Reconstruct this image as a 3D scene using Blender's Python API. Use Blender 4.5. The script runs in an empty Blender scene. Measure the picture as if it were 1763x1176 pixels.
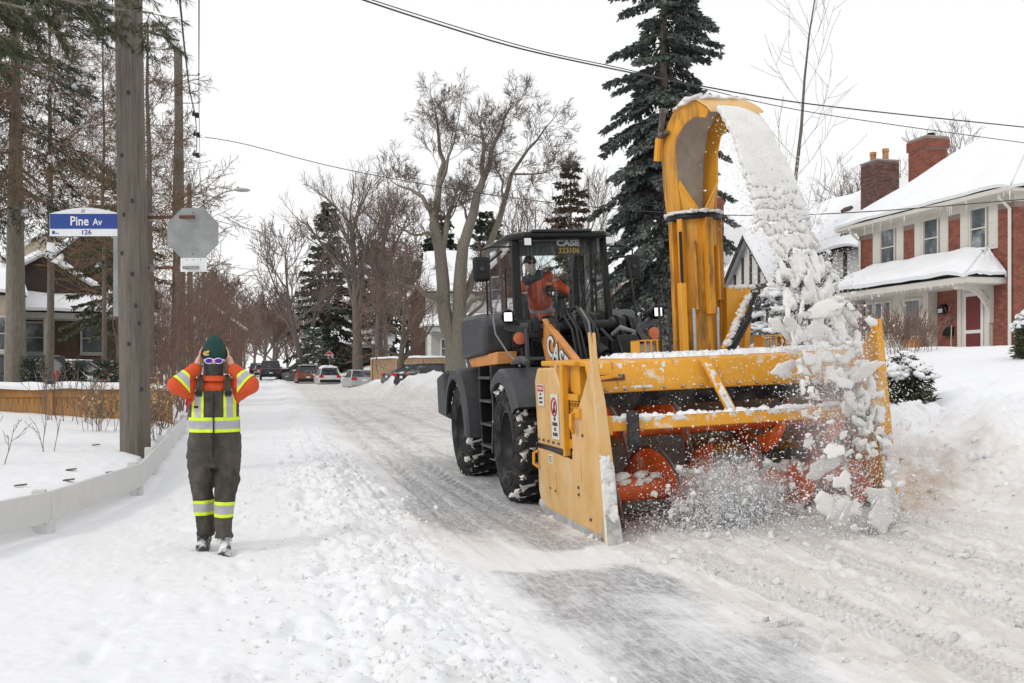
import bpy, bmesh, math, random
import numpy as np
from mathutils import Vector, Matrix
random.seed(7)
sc = bpy.context.scene
COL = sc.collection
rad = math.radians
# ---------------------------------------------------------------- camera
YAW = math.atan(416/1714)
SA, CA = math.sin(YAW), math.cos(YAW)
cam_d = bpy.data.cameras.new('camera')
cam = bpy.data.objects.new('camera', cam_d); COL.objects.link(cam)
cam.location = (0, 0, 1.6)
cam.rotation_euler = (rad(90), 0, -YAW)
cam_d.sensor_width = 36; cam_d.lens = 35.0
cam_d.shift_y = 52/1763
cam_d.clip_start = .1; cam_d.clip_end = 3000
sc.camera = cam
# ---------------------------------------------------------------- overcast sky and weak sun
SUN_EL, SUN_AZ = rad(34), rad(-70)      # sun to the left, behind thin cloud
wd = bpy.data.worlds.new('World'); sc.world = wd; wd.use_nodes = True
nt = wd.node_tree; nt.nodes.clear()
n_out = nt.nodes.new('ShaderNodeOutputWorld'); n_bg = nt.nodes.new('ShaderNodeBackground')
n_sky = nt.nodes.new('ShaderNodeTexSky'); n_sky.sky_type = 'NISHITA'; n_sky.sun_disc = False
n_sky.sun_elevation = SUN_EL; n_sky.sun_rotation = SUN_AZ
n_dim = nt.nodes.new('ShaderNodeVectorMath'); n_dim.operation = 'SCALE'; n_dim.inputs['Scale'].default_value = .1
n_mix = nt.nodes.new('ShaderNodeMix'); n_mix.data_type = 'RGBA'; n_mix.inputs[0].default_value = .95
n_mix.inputs[7].default_value = (1.0, 1.0, 1.0, 1)      # the cloud deck
nt.links.new(n_sky.outputs[0], n_dim.inputs[0]); nt.links.new(n_dim.outputs[0], n_mix.inputs[6])
nt.links.new(n_mix.outputs[2], n_bg.inputs[0]); n_bg.inputs[1].default_value = 1.04
nt.links.new(n_bg.outputs[0], n_out.inputs[0])
sun_d = bpy.data.lights.new('sun', 'SUN'); sun_d.energy = .9; sun_d.angle = rad(16); sun_d.color = (1, .97, .93)
sun = bpy.data.objects.new('sun', sun_d); COL.objects.link(sun)
_sd = Vector((math.sin(SUN_AZ)*math.cos(SUN_EL), math.cos(SUN_AZ)*math.cos(SUN_EL)*-1, math.sin(SUN_EL)))
sun.rotation_euler = _sd.to_track_quat('Z', 'Y').to_euler()
sc.view_settings.view_transform = 'Standard'; sc.view_settings.look = 'None'
sc.view_settings.exposure = 0; sc.view_settings.gamma = 1
sc.cycles.max_bounces = 8; sc.cycles.transparent_max_bounces = 16
sc.cycles.diffuse_bounces = 3; sc.cycles.glossy_bounces = 3
sc.cycles.use_denoising = True; sc.cycles.volume_bounces = 4
# ---------------------------------------------------------------- placing helpers
F = 1714.0
def at(u, v, d):            # a point of the place at distance d along the view axis
    r = (u-881)/F*d
    return Vector((r*CA+d*SA, -r*SA+d*CA, 1.6+(640-v)*d/F))
# ---------------------------------------------------------------- materials
MATS = {}
def node(t, kind, **kw):
    n = t.nodes.new(kind)
    for k, v in kw.items():
        if k in n.inputs: n.inputs[k].default_value = v
        else: setattr(n, k, v)
    return n
def mat(name, col, rough=.6, metal=0., var=.12, scale=6., bump=0., bscale=40., emit=None, spec=.5, island=0., dirt=None, stretch=None, dscale=3., dlo=.45, dhi=.7, scuff=None):
    m = bpy.data.materials.new(name); m.use_nodes = True; t = m.node_tree
    b = t.nodes['Principled BSDF']; L = t.links.new
    b.inputs['Roughness'].default_value = rough; b.inputs['Metallic'].default_value = metal
    b.inputs['Specular IOR Level'].default_value = spec
    tc = t.nodes.new('ShaderNodeTexCoord'); src = tc.outputs['Object']
    if stretch:
        mp = t.nodes.new('ShaderNodeMapping'); mp.inputs['Scale'].default_value = stretch
        L(src, mp.inputs[0]); src = mp.outputs[0]
    nz = node(t, 'ShaderNodeTexNoise', Scale=scale, Detail=6., Roughness=.6); L(src, nz.inputs['Vector'])
    c0 = [max(0, x*(1-var)) for x in col[:3]]+[1]; c1 = [min(1, x*(1+var)) for x in col[:3]]+[1]
    rp = t.nodes.new('ShaderNodeValToRGB'); rp.color_ramp.elements[0].position = .3; rp.color_ramp.elements[1].position = .7
    rp.color_ramp.elements[0].color = c0; rp.color_ramp.elements[1].color = c1
    L(nz.outputs['Fac'], rp.inputs[0]); cur = rp.outputs[0]
    if island:
        g = t.nodes.new('ShaderNodeNewGeometry')
        mr = node(t, 'ShaderNodeMapRange'); mr.inputs['To Min'].default_value = 1-island; mr.inputs['To Max'].default_value = 1+island
        L(g.outputs['Random Per Island'], mr.inputs[0])
        vm = node(t, 'ShaderNodeVectorMath', operation='SCALE'); L(cur, vm.inputs[0]); L(mr.outputs[0], vm.inputs['Scale']); cur = vm.outputs[0]
    if dirt:
        n2 = node(t, 'ShaderNodeTexNoise', Scale=dscale, Detail=8., Roughness=.65); L(src, n2.inputs['Vector'])
        r2 = t.nodes.new('ShaderNodeValToRGB'); r2.color_ramp.elements[0].position = dlo; r2.color_ramp.elements[1].position = dhi
        L(n2.outputs['Fac'], r2.inputs[0])
        mx = node(t, 'ShaderNodeMix', data_type='RGBA'); L(r2.outputs[0], mx.inputs[0]); L(cur, mx.inputs[6]); mx.inputs[7].default_value = (*dirt[:3], 1); cur = mx.outputs[2]
    for sc_ in (scuff or ()):
        mps = t.nodes.new('ShaderNodeMapping'); mps.inputs['Scale'].default_value = sc_[4]; L(tc.outputs['Object'], mps.inputs[0]); n4 = node(t, 'ShaderNodeTexNoise', Scale=sc_[1], Detail=10., Roughness=.78); L(mps.outputs[0], n4.inputs['Vector'])
        r4 = t.nodes.new('ShaderNodeValToRGB'); r4.color_ramp.elements[0].position = sc_[2]; r4.color_ramp.elements[1].position = sc_[3]; L(n4.outputs['Fac'], r4.inputs[0])
        mx = node(t, 'ShaderNodeMix', data_type='RGBA'); L(r4.outputs[0], mx.inputs[0]); L(cur, mx.inputs[6]); mx.inputs[7].default_value = (*sc_[0], 1); cur = mx.outputs[2]
    L(cur, b.inputs['Base Color'])
    if bump:
        n3 = node(t, 'ShaderNodeTexNoise', Scale=bscale, Detail=8., Roughness=.7); L(src, n3.inputs['Vector'])
        bp = node(t, 'ShaderNodeBump', Strength=bump, Distance=.02); L(n3.outputs['Fac'], bp.inputs['Height']); L(bp.outputs[0], b.inputs['Normal'])
    if emit:
        b.inputs['Emission Color'].default_value = (*emit[:3], 1); b.inputs['Emission Strength'].default_value = emit[3]
    MATS[name] = m
    return m
def glass_mat(name, tint, gloss=.12, streak=False):
    m = bpy.data.materials.new(name); m.use_nodes = True; t = m.node_tree; L = t.links.new
    t.nodes.remove(t.nodes['Principled BSDF']); out = t.nodes['Material Output']
    tr = node(t, 'ShaderNodeBsdfTransparent', Color=(*tint, 1)); gl = node(t, 'ShaderNodeBsdfGlossy', Roughness=.02)
    fr = node(t, 'ShaderNodeFresnel', IOR=1.45); ad = node(t, 'ShaderNodeMath', operation='ADD'); ad.inputs[1].default_value = gloss-.12
    L(fr.outputs[0], ad.inputs[0]); mx = t.nodes.new('ShaderNodeMixShader'); L(ad.outputs[0], mx.inputs[0]); L(tr.outputs[0], mx.inputs[1]); L(gl.outputs[0], mx.inputs[2])
    cur = mx.outputs[0]
    if streak:
        tc = t.nodes.new('ShaderNodeTexCoord'); mp = t.nodes.new('ShaderNodeMapping'); mp.inputs['Scale'].default_value = (26, 26, .9)
        L(tc.outputs['Object'], mp.inputs[0]); nz = node(t, 'ShaderNodeTexNoise', Scale=1., Detail=5., Roughness=.7); L(mp.outputs[0], nz.inputs['Vector'])
        rp = t.nodes.new('ShaderNodeValToRGB'); rp.color_ramp.elements[0].position = .5; rp.color_ramp.elements[1].position = .8
        rp.color_ramp.elements[1].color = (.30, .30, .30, 1); L(nz.outputs['Fac'], rp.inputs[0])
        df = node(t, 'ShaderNodeBsdfDiffuse', Color=(.6, .61, .6, 1)); m2 = t.nodes.new('ShaderNodeMixShader')
        L(rp.outputs[0], m2.inputs[0]); L(cur, m2.inputs[1]); L(df.outputs[0], m2.inputs[2]); cur = m2.outputs[0]
    L(cur, out.inputs[0]); MATS[name] = m
    return m
SNOWC = (.86, .87, .89)
mat('snow', SNOWC, .75, var=.02, scale=2, bump=.25, bscale=30, spec=.2)
mat('snow_fluffy', SNOWC, .8, var=.03, scale=3, bump=.5, bscale=25, spec=.15)
mat('snow_flying', (.80, .785, .76), .85, var=.07, scale=5, bump=.5, bscale=35, spec=.1)
mat('snow_dirty', (.56, .53, .49), .8, var=.2, scale=6, bump=.6, bscale=40, spec=.2)
mat('snow_crust', (.78, .77, .75), .8, var=.1, scale=20, bump=.7, bscale=60, spec=.2)
YS = (((.20, .085, .02), 7., .62, .72, (1, 1, .22)), ((.10, .06, .035), 24., .69, .73, (1, 1, 1)), ((.55, .30, .06), 2.2, .52, .75, (1, 1, .3)))
mat('yellow_paint', (.73, .335, .018), .42, var=.09, scale=3, bump=.03, bscale=60, dirt=(.60, .26, .02), dlo=.5, dhi=.8, scuff=YS)
mat('yellow_frosted', (.75, .345, .02), .42, var=.08, scale=3, bump=.15, bscale=140, dirt=(.74, .70, .62), dscale=5, dlo=.58, dhi=.68, scuff=YS)
mat('yellow_salted', (.70, .40, .12), .5, var=.14, scale=3, bump=.05, bscale=60, dirt=(.66, .47, .25), dlo=.35, dhi=.75, scuff=YS+(((.62, .58, .50), 3., .56, .70, (1, 1, .5)),))
mat('yellow_grimy', (.62, .27, .015), .5, var=.2, scale=4, bump=.08, bscale=60, dirt=(.10, .05, .02), stretch=(3, 3, .5), dlo=.46, dhi=.70, scuff=YS)
mat('orange_paint', (.64, .115, .022), .45, var=.2, scale=6, bump=.08, bscale=50, dirt=(.55, .48, .44), dscale=6, dlo=.58, dhi=.7)
mat('case_orange', (.62, .25, .06), .5, var=.15, scale=5, dirt=(.45, .25, .13), dlo=.5, dhi=.8)
mat('black_paint', (.010, .0105, .012), .38, var=.25, scale=8, dirt=(.03, .03, .032), dlo=.5, dhi=.8, spec=.3)
mat('grey_plastic', (.048, .050, .056), .5, var=.2, scale=6, dirt=(.058, .06, .066), dlo=.5, dhi=.8, bump=.05, spec=.35)
mat('rubber', (.014, .014, .015), .75, var=.3, scale=10, bump=.2, bscale=60, dirt=(.085, .083, .08), dscale=5, dlo=.42, dhi=.72, spec=.25)
mat('lug_rubber', (.013, .013, .014), .7, var=.3, scale=14, bump=.35, bscale=70, dirt=(.5, .49, .48), dscale=11, dlo=.6, dhi=.68, spec=.3)
mat('steel', (.42, .42, .43), .35, 1., var=.2, scale=10)
mat('steel_worn', (.16, .145, .14), .5, .6, var=.35, scale=12, bump=.2)
mat('grey_steel', (.36, .36, .35), .55, .2, var=.25, scale=8, dirt=(.6, .6, .6), dlo=.5, dhi=.65)
mat('hose', (.02, .02, .022), .5, var=.2)
mat('hose_pale', (.2, .2, .2), .5, var=.2)
mat('seat_cloth', (.035, .037, .04), .8, var=.2)
mat('lamp_lit', (.85, .85, .83), .3, var=.15, scale=25, emit=(1, .98, .94, .7))
mat('lamp_lens', (.62, .61, .57), .2, var=.08, scale=30)
mat('reflector', (.62, .16, .07), .35, var=.2, scale=60)
mat('white_paint', (.62, .62, .61), .5, var=.05, scale=4, bump=.04)
mat('placard', (.68, .68, .66), .5, var=.06, scale=8, dirt=(.55, .5, .42), dlo=.55, dhi=.75)
mat('print_black', (.03, .03, .03), .6, var=.1)
mat('print_red', (.45, .03, .05), .6, var=.1)
mat('print_white', (.75, .76, .77), .55, var=.05)
mat('print_yellow', (.80, .44, .05), .55, var=.05)
mat('sign_blue', (.012, .05, .27), .45, var=.06)
mat('sign_white', (.78, .79, .81), .45, var=.03)
mat('sign_grey', (.27, .285, .28), .55, .15, var=.08, scale=3, dirt=(.36, .38, .375), dlo=.4, dhi=.7)
mat('sign_red', (.50, .02, .025), .45, var=.05)
mat('sign_yellow', (.7, .5, .02), .5, var=.1)
mat('rust', (.13, .06, .035), .8, var=.4, scale=14, bump=.3, dirt=(.3, .3, .3), dlo=.55, dhi=.6)
mat('pole_wood', (.125, .105, .088), .85, var=.35, scale=7, bump=.5, bscale=12, stretch=(6, 6, .35), dirt=(.20, .175, .15), dlo=.4, dhi=.75)
mat('fence_wood', (.34, .165, .05), .75, var=.2, scale=6, bump=.15, bscale=18, stretch=(1, 1, .2), island=.12)
mat('fence_wood_pale', (.37, .255, .15), .8, var=.2, scale=6, bump=.15, stretch=(1, 1, .2), island=.15)
mat('bark_grey', (.14, .115, .095), .9, var=.35, scale=9, bump=.8, bscale=14, stretch=(3, 3, .6))
mat('bark_pale', (.20, .175, .145), .9, var=.3, scale=9, bump=.8, bscale=14, stretch=(3, 3, .6), dirt=(.16, .15, .09), dlo=.5, dhi=.75)
mat('twig_brown', (.16, .125, .105), .9, var=.2)
mat('twig_orange', (.165, .095, .052), .9, var=.25)
mat('twig_red', (.19, .12, .095), .9, var=.25)
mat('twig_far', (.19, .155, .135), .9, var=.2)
mat('needle_blue', (.115, .13, .118), .8, var=.35, scale=2.5, island=.45)
mat('needle_green', (.052, .064, .042), .8, var=.35, scale=2.5, island=.45)
mat('needle_pine', (.055, .065, .028), .8, var=.3, scale=2.5, island=.45)
mat('needle_brown', (.085, .06, .038), .8, var=.3, scale=2.5, island=.4)
mat('leaf_dry', (.40, .26, .13), .85, var=.3, island=.35)
mat('leaf_yellow', (.55, .40, .02), .6, var=.3, island=.2)
mat('brick_red', (.245, .082, .055), .85, var=.18, scale=3, bump=.2, bscale=60, island=.22)
mat('brick_dark', (.15, .075, .06), .85, var=.2, scale=3, bump=.2, bscale=60, island=.4)
mat('brick_tan', (.34, .155, .085), .85, var=.18, scale=3, bump=.2, bscale=60, island=.22)
mat('mortar', (.30, .24, .21), .9, var=.12, scale=10, bump=.2)
mat('stucco', (.62, .61, .585), .9, var=.06, scale=8, bump=.25, bscale=50)
mat('stucco_cream', (.55, .47, .36), .9, var=.08, scale=8, bump=.25, bscale=50)
mat('timber', (.055, .035, .028), .75, var=.3, stretch=(4, 4, .6))
mat('trim_cream', (.62, .59, .53), .6, var=.04, scale=3, bump=.03)
mat('trim_white', (.70, .70, .69), .6, var=.04, scale=3)
mat('shingle', (.10, .072, .062), .9, var=.3, scale=12, bump=.4)
mat('shingle_grey', (.075, .075, .08), .9, var=.3, scale=12, bump=.4)
mat('siding_brown', (.095, .055, .038), .8, var=.2, scale=4)
mat('siding_pale', (.42, .41, .38), .8, var=.1, scale=4)
mat('window_dark', (.10, .115, .125), .12, var=.5, scale=.9, dirt=(.42, .44, .46), dscale=1.1, dlo=.5, dhi=.7)
mat('curtain', (.20, .22, .23), .5, var=.4, scale=2.2, stretch=(1, 4, .4))
mat('pane_red_reflection', (.15, .028, .028), .4, var=.1)  # dark reddish reflection put into the colour of the door panes
mat('terracotta', (.50, .25, .10), .8, var=.2)
mat('stone_grey', (.33, .31, .29), .85, var=.15, bump=.3)
mat('skin', (.60, .34, .25), .55, var=.06, scale=10)
mat('overall', (.044, .039, .031), .9, var=.35, scale=3.5, bump=1., bscale=9, dirt=(.115, .10, .08), dlo=.42, dhi=.72, dscale=5, stretch=(1, 1, .6))
mat('jacket_orange', (.62, .075, .014), .75, var=.16, scale=5, bump=.9, bscale=11)
mat('hivis_yellow', (.66, .86, .03), .6, var=.04, scale=6)
mat('reflective', (.40, .40, .42), .45, .1, var=.08, scale=12)
mat('hat_green', (.008, .05, .042), .9, var=.2, scale=20, bump=.6, bscale=120)
mat('gaiter', (.03, .034, .032), .85, var=.8, scale=12)
mat('lens_purple', (.10, .015, .38), .15, .5, var=.2, scale=20)
mat('boot', (.05, .047, .043), .7, var=.3, dirt=(.75, .75, .76), dscale=9, dlo=.48, dhi=.58)
mat('vest_dark', (.03, .035, .045), .8, var=.2)
mat('beard', (.42, .40, .37), .9, var=.2, bump=.6)
mat('car_glass', (.035, .042, .048), .08, var=.3, dirt=(.3, .33, .35), dscale=1.5, dlo=.55, dhi=.75)
for nme, c in (('car_dark', (.03, .033, .038)), ('car_silver', (.42, .43, .44)), ('car_white', (.66, .66, .67)), ('car_redbrown', (.19, .065, .04)), ('car_black', (.018, .018, .02)), ('car_blue', (.07, .09, .12)), ('car_grey', (.2, .2, .21))):
    mat(nme, c, .3, .25, var=.08, scale=2, dirt=[min(1, x*1.2+.06) for x in c], dlo=.45, dhi=.8)
mat('tail_red', (.5, .015, .02), .25, var=.2)
mat('plastic_black', (.012, .012, .014), .5, var=.2, spec=.3)
glass_mat('cab_glass', (.90, .95, .94), .10, True)
glass_mat('cab_glass_clear', (.84, .89, .88), .10)
# ---------------------------------------------------------------- mesh builder
def V(*a): return Vector(a)
class MB:
    def __init__(s): s.v = []; s.f = []
    def add(s, vs, fs):
        o = len(s.v); s.v.extend([tuple(p) for p in vs]); s.f.extend([tuple(i+o for i in f) for f in fs]); return s
    def box(s, x0, x1, y0, y1, z0, z1):
        return s.add([(x0,y0,z0),(x1,y0,z0),(x1,y1,z0),(x0,y1,z0),(x0,y0,z1),(x1,y0,z1),(x1,y1,z1),(x0,y1,z1)],
                     [(0,3,2,1),(4,5,6,7),(0,1,5,4),(1,2,6,5),(2,3,7,6),(3,0,4,7)])
    def obox(s, c, ax, ay, az):           # oriented box: centre, half-axis vectors
        c, ax, ay, az = map(Vector, (c, ax, ay, az))
        P = [c+sx*ax+sy*ay+sz*az for sz in (-1, 1) for sx, sy in ((-1,-1),(1,-1),(1,1),(-1,1))]
        return s.add(P, [(0,3,2,1),(4,5,6,7),(0,1,5,4),(1,2,6,5),(2,3,7,6),(3,0,4,7)])
    def bar(s, a, b, w, h, up=(0, 0, 1)):  # rectangular bar from a to b
        a, b = Vector(a), Vector(b); d = (b-a); up = Vector(up)
        if d.normalized().cross(up).length < .02: up = Vector((1, 0, 0))
        sd = d.cross(up).normalized(); u2 = sd.cross(d).normalized()
        return s.obox((a+b)/2, d/2, sd*w/2, u2*h/2)
    def prism(s, poly, axis, a0, a1):      # polygon in the two other axes, extruded along axis
        def p3(q, a):
            return {'x': (a, q[0], q[1]), 'y': (q[0], a, q[1]), 'z': (q[0], q[1], a)}[axis]
        n = len(poly); vs = [p3(q, a0) for q in poly]+[p3(q, a1) for q in poly]
        fs = [tuple(range(n))[::-1], tuple(range(n, 2*n))]+[(i, (i+1) % n, n+(i+1) % n, n+i) for i in range(n)]
        return s.add(vs, fs)
    def tube(s, pts, r, n=8, cap=True):
        pts = [Vector(p) for p in pts]; m = len(pts); rs = r if hasattr(r, '__len__') else [r]*m
        vs = []; fs = []; ref = None
        for i, p in enumerate(pts):
            d = (pts[min(i+1, m-1)]-pts[max(i-1, 0)])
            d = d.normalized() if d.length > 1e-9 else Vector((0, 0, 1))
            if ref is None: ref = Vector((0, 0, 1)) if abs(d.z) < .9 else Vector((1, 0, 0))
            a = d.cross(ref).normalized(); b = a.cross(d).normalized(); ref = b
            for k in range(n):
                t = 2*math.pi*k/n; vs.append(p+rs[i]*(math.cos(t)*a+math.sin(t)*b))
        for i in range(m-1):
            for k in range(n):
                k2 = (k+1) % n; fs.append((i*n+k, i*n+k2, (i+1)*n+k2, (i+1)*n+k))
        if cap: fs.append(tuple(range(n))[::-1]); fs.append(tuple(range((m-1)*n, m*n)))
        return s.add(vs, fs)
    def lathe(s, prof, c, axis='z', n=24, a0=0., a1=2*math.pi):  # prof: (along axis, radius)
        c = Vector(c); full = abs(a1-a0-2*math.pi) < 1e-6; m = n if full else n+1
        vs = []
        for h, r in prof:
            for k in range(m):
                t = a0+(a1-a0)*k/n; p, q = r*math.cos(t), r*math.sin(t)
                vs.append(c+Vector({'z': (p, q, h), 'x': (h, p, q), 'y': (q, h, p)}[axis]))
        fs = []
        for i in range(len(prof)-1):
            for k in range(n):
                k2 = (k+1) % m; fs.append((i*m+k, i*m+k2, (i+1)*m+k2, (i+1)*m+k))
        return s.add(vs, fs)
    def ball(s, c, r, n=8, m=6, jit=0., rng=random):
        c = Vector(c); rx, ry, rz = r if hasattr(r, '__len__') else (r, r, r); vs = []; fs = []
        for i in range(m+1):
            ph = math.pi*i/m
            for k in range(n):
                t = 2*math.pi*k/n; j = 1+jit*(rng.random()-.5)*2
                vs.append(c+Vector((rx*math.sin(ph)*math.cos(t)*j, ry*math.sin(ph)*math.sin(t)*j, rz*math.cos(ph)*j)))
        for i in range(m):
            for k in range(n):
                k2 = (k+1) % n; fs.append((i*n+k, (i+1)*n+k, (i+1)*n+k2, i*n+k2))
        return s.add(vs, fs)
    def capsule(s, a, b, ra, rb, n=12, fl=1.):   # tapered limb with round ends
        a, b = Vector(a), Vector(b); d = (b-a).normalized(); pts = []; rs = []
        for k in range(5):
            t = math.pi/2*k/4; pts.append(a-d*ra*math.cos(t)*.999); rs.append(max(1e-4, ra*math.sin(t)))
        for k in range(5):
            t = math.pi/2*k/4; pts.append(b+d*rb*math.sin(t)*.999); rs.append(max(1e-4, rb*math.cos(t)))
        return s.tube(pts, rs, n)
BASE = {}
def mesh_from(name, mb, off=(0, 0, 0), smooth=35):
    me = bpy.data.meshes.new(name); o = np.array(off)
    vs = np.array(mb.v, dtype=float)-o if len(mb.v) else np.zeros((0, 3))
    me.from_pydata(vs.tolist(), [], mb.f); me.update()
    if smooth is not None:
        me.shade_smooth()
        if smooth < 180: me.set_sharp_from_angle(angle=rad(smooth))
    return me
def obj(name, mb, m, parent=None, bevel=0, smooth=35, recalc=False):
    off = BASE.get(parent.name, Vector()) if parent else Vector()
    me = mb if isinstance(mb, bpy.types.Mesh) else mesh_from(name, mb, off, smooth)
    if recalc:
        bm = bmesh.new(); bm.from_mesh(me); bmesh.ops.recalc_face_normals(bm, faces=bm.faces); bm.to_mesh(me); bm.free()
    o = bpy.data.objects.new(name, me); COL.objects.link(o)
    if m and not me.materials: me.materials.append(MATS[m])
    if parent: o.parent = parent; BASE[o.name] = off
    if bevel:
        md = o.modifiers.new('bevel', 'BEVEL'); md.width = bevel; md.segments = 2; md.limit_method = 'ANGLE'; md.angle_limit = rad(40)
    return o
def tag(o, label, cat, group=None, kind=None):
    o['label'] = label; o['category'] = cat
    if group: o['group'] = group
    if kind: o['kind'] = kind
    return o
def thing(name, label, cat, loc=(0, 0, 0), group=None):
    o = bpy.data.objects.new(name, None); COL.objects.link(o); o.location = loc; o.empty_display_size = .2
    BASE[o.name] = Vector(loc); return tag(o, label, cat, group)
def struct(name, mb, m, smooth=35): o = obj(name, mb, m, None, 0, smooth); o['kind'] = 'structure'; return o
def stuff(o): o['kind'] = 'stuff'; return o
def place(me, name, m, parent, loc, rot=(0, 0, 0), scale=(1, 1, 1)):      # one more piece that shares its mesh
    o = bpy.data.objects.new(name, me); COL.objects.link(o)
    if not me.materials: me.materials.append(MATS[m])
    o.parent = parent; o.location = Vector(loc)-(BASE.get(parent.name, Vector()) if parent else Vector()); o.rotation_euler = rot; o.scale = scale
    if parent: BASE[o.name] = BASE.get(parent.name, Vector())
    return o
def copy_tree(o, parent=None):
    c = o.copy(); COL.objects.link(c); c.parent = parent; BASE[c.name] = BASE.get(o.name, Vector())
    for ch in list(o.children): copy_tree(ch, c)
    return c
def text_mesh(body, size, depth=.004, bold=0., align='CENTER'):
    cu = bpy.data.curves.new('lettering', 'FONT'); cu.body = body; cu.size = size; cu.extrude = depth/2; cu.offset = bold
    cu.align_x = align; cu.align_y = 'CENTER'; cu.resolution_u = 3
    ob = bpy.data.objects.new('lettering', cu); COL.objects.link(ob)
    dg = bpy.context.evaluated_depsgraph_get(); me = bpy.data.meshes.new_from_object(ob.evaluated_get(dg))
    bpy.data.objects.remove(ob); bpy.data.curves.remove(cu); return me
def put_text(name, body, size, c, xdir, ydir, m, parent, depth=.004, bold=0., align='CENTER', sx=1.):
    me = text_mesh(body, size, depth, bold, align); X = Vector(xdir).normalized(); Y = Vector(ydir).normalized(); Z = X.cross(Y)
    off = BASE.get(parent.name, Vector()) if parent else Vector()
    M = Matrix.Translation(Vector(c)-off) @ Matrix((X*sx, Y, Z)).transposed().to_4x4(); me.transform(M)
    me.materials.clear(); me.materials.append(MATS[m])
    o = bpy.data.objects.new(name, me); COL.objects.link(o); o.parent = parent; return o
def eval_mesh(o):
    dg = bpy.context.evaluated_depsgraph_get(); dg.update(); return bpy.data.meshes.new_from_object(o.evaluated_get(dg))
# ---------------------------------------------------------------- noise and the lie of the land
def _hash(ix, iy, seed):
    h = (ix.astype(np.int64)*374761393 + iy.astype(np.int64)*668265263 + seed*1442695041) & 0xffffffff
    h = ((h ^ (h >> 13))*1274126177) & 0xffffffff
    return ((h ^ (h >> 16)) & 0xffff)/65535.0
def noise2(x, y, seed=0):
    ix, iy = np.floor(x), np.floor(y); fx, fy = x-ix, y-iy
    ux, uy = fx*fx*fx*(fx*(fx*6-15)+10), fy*fy*fy*(fy*(fy*6-15)+10)
    def g(dx, dy):
        a = _hash(ix+dx, iy+dy, seed)*2*np.pi; return np.cos(a)*(fx-dx)+np.sin(a)*(fy-dy)
    a = g(0, 0)*(1-ux)+g(1, 0)*ux; b = g(0, 1)*(1-ux)+g(1, 1)*ux
    return (a*(1-uy)+b*uy)*1.4
def fbm(x, y, o=4, seed=0, billow=False):
    t = 0; a = 1.; s = 0
    for k in range(o):
        n = noise2(x*2**k, y*2**k, seed+k*17); n = np.abs(n)*2-.6 if billow else n
        t = t+n*a; s += a; a *= .5
    return t/s
def sstep(a, b, x): t = np.clip((x-a)/(b-a), 0, 1); return t*t*(3-2*t)
def fence_x(y): return np.interp(y, [0, 5, 7, 8.5, 9.77, 12.5, 24, 60], [-9, -5.2, -3.3, -2.45, -1.95, -1.5, -1.9, -2.2])
PX = [-60, -14, -9, -6, -3.2, -2.2, -1.95, -1.72, -1.58, -1.1, -.6, .1, .35, .75, 1.15, 1.6, 2, 3, 6.0, 6.5, 7.3, 9, 12, 16, 20, 23, 80]
PZ = [1.1, 1.1, .85, .7, .48, .43, .42, .36, .13, .11, .10, .10, .13, .19, .14, .03, 0, 0, .05, .16, .45, .98, 1.62, 2.08, 2.25, 2.3, 2.4]
def xs_of(x, y):
    w = sstep(-.5, -1.3, x); q = x-w*(fence_x(y)+1.5); return np.where(x < -.3, np.minimum(q, -.3), q)
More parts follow.
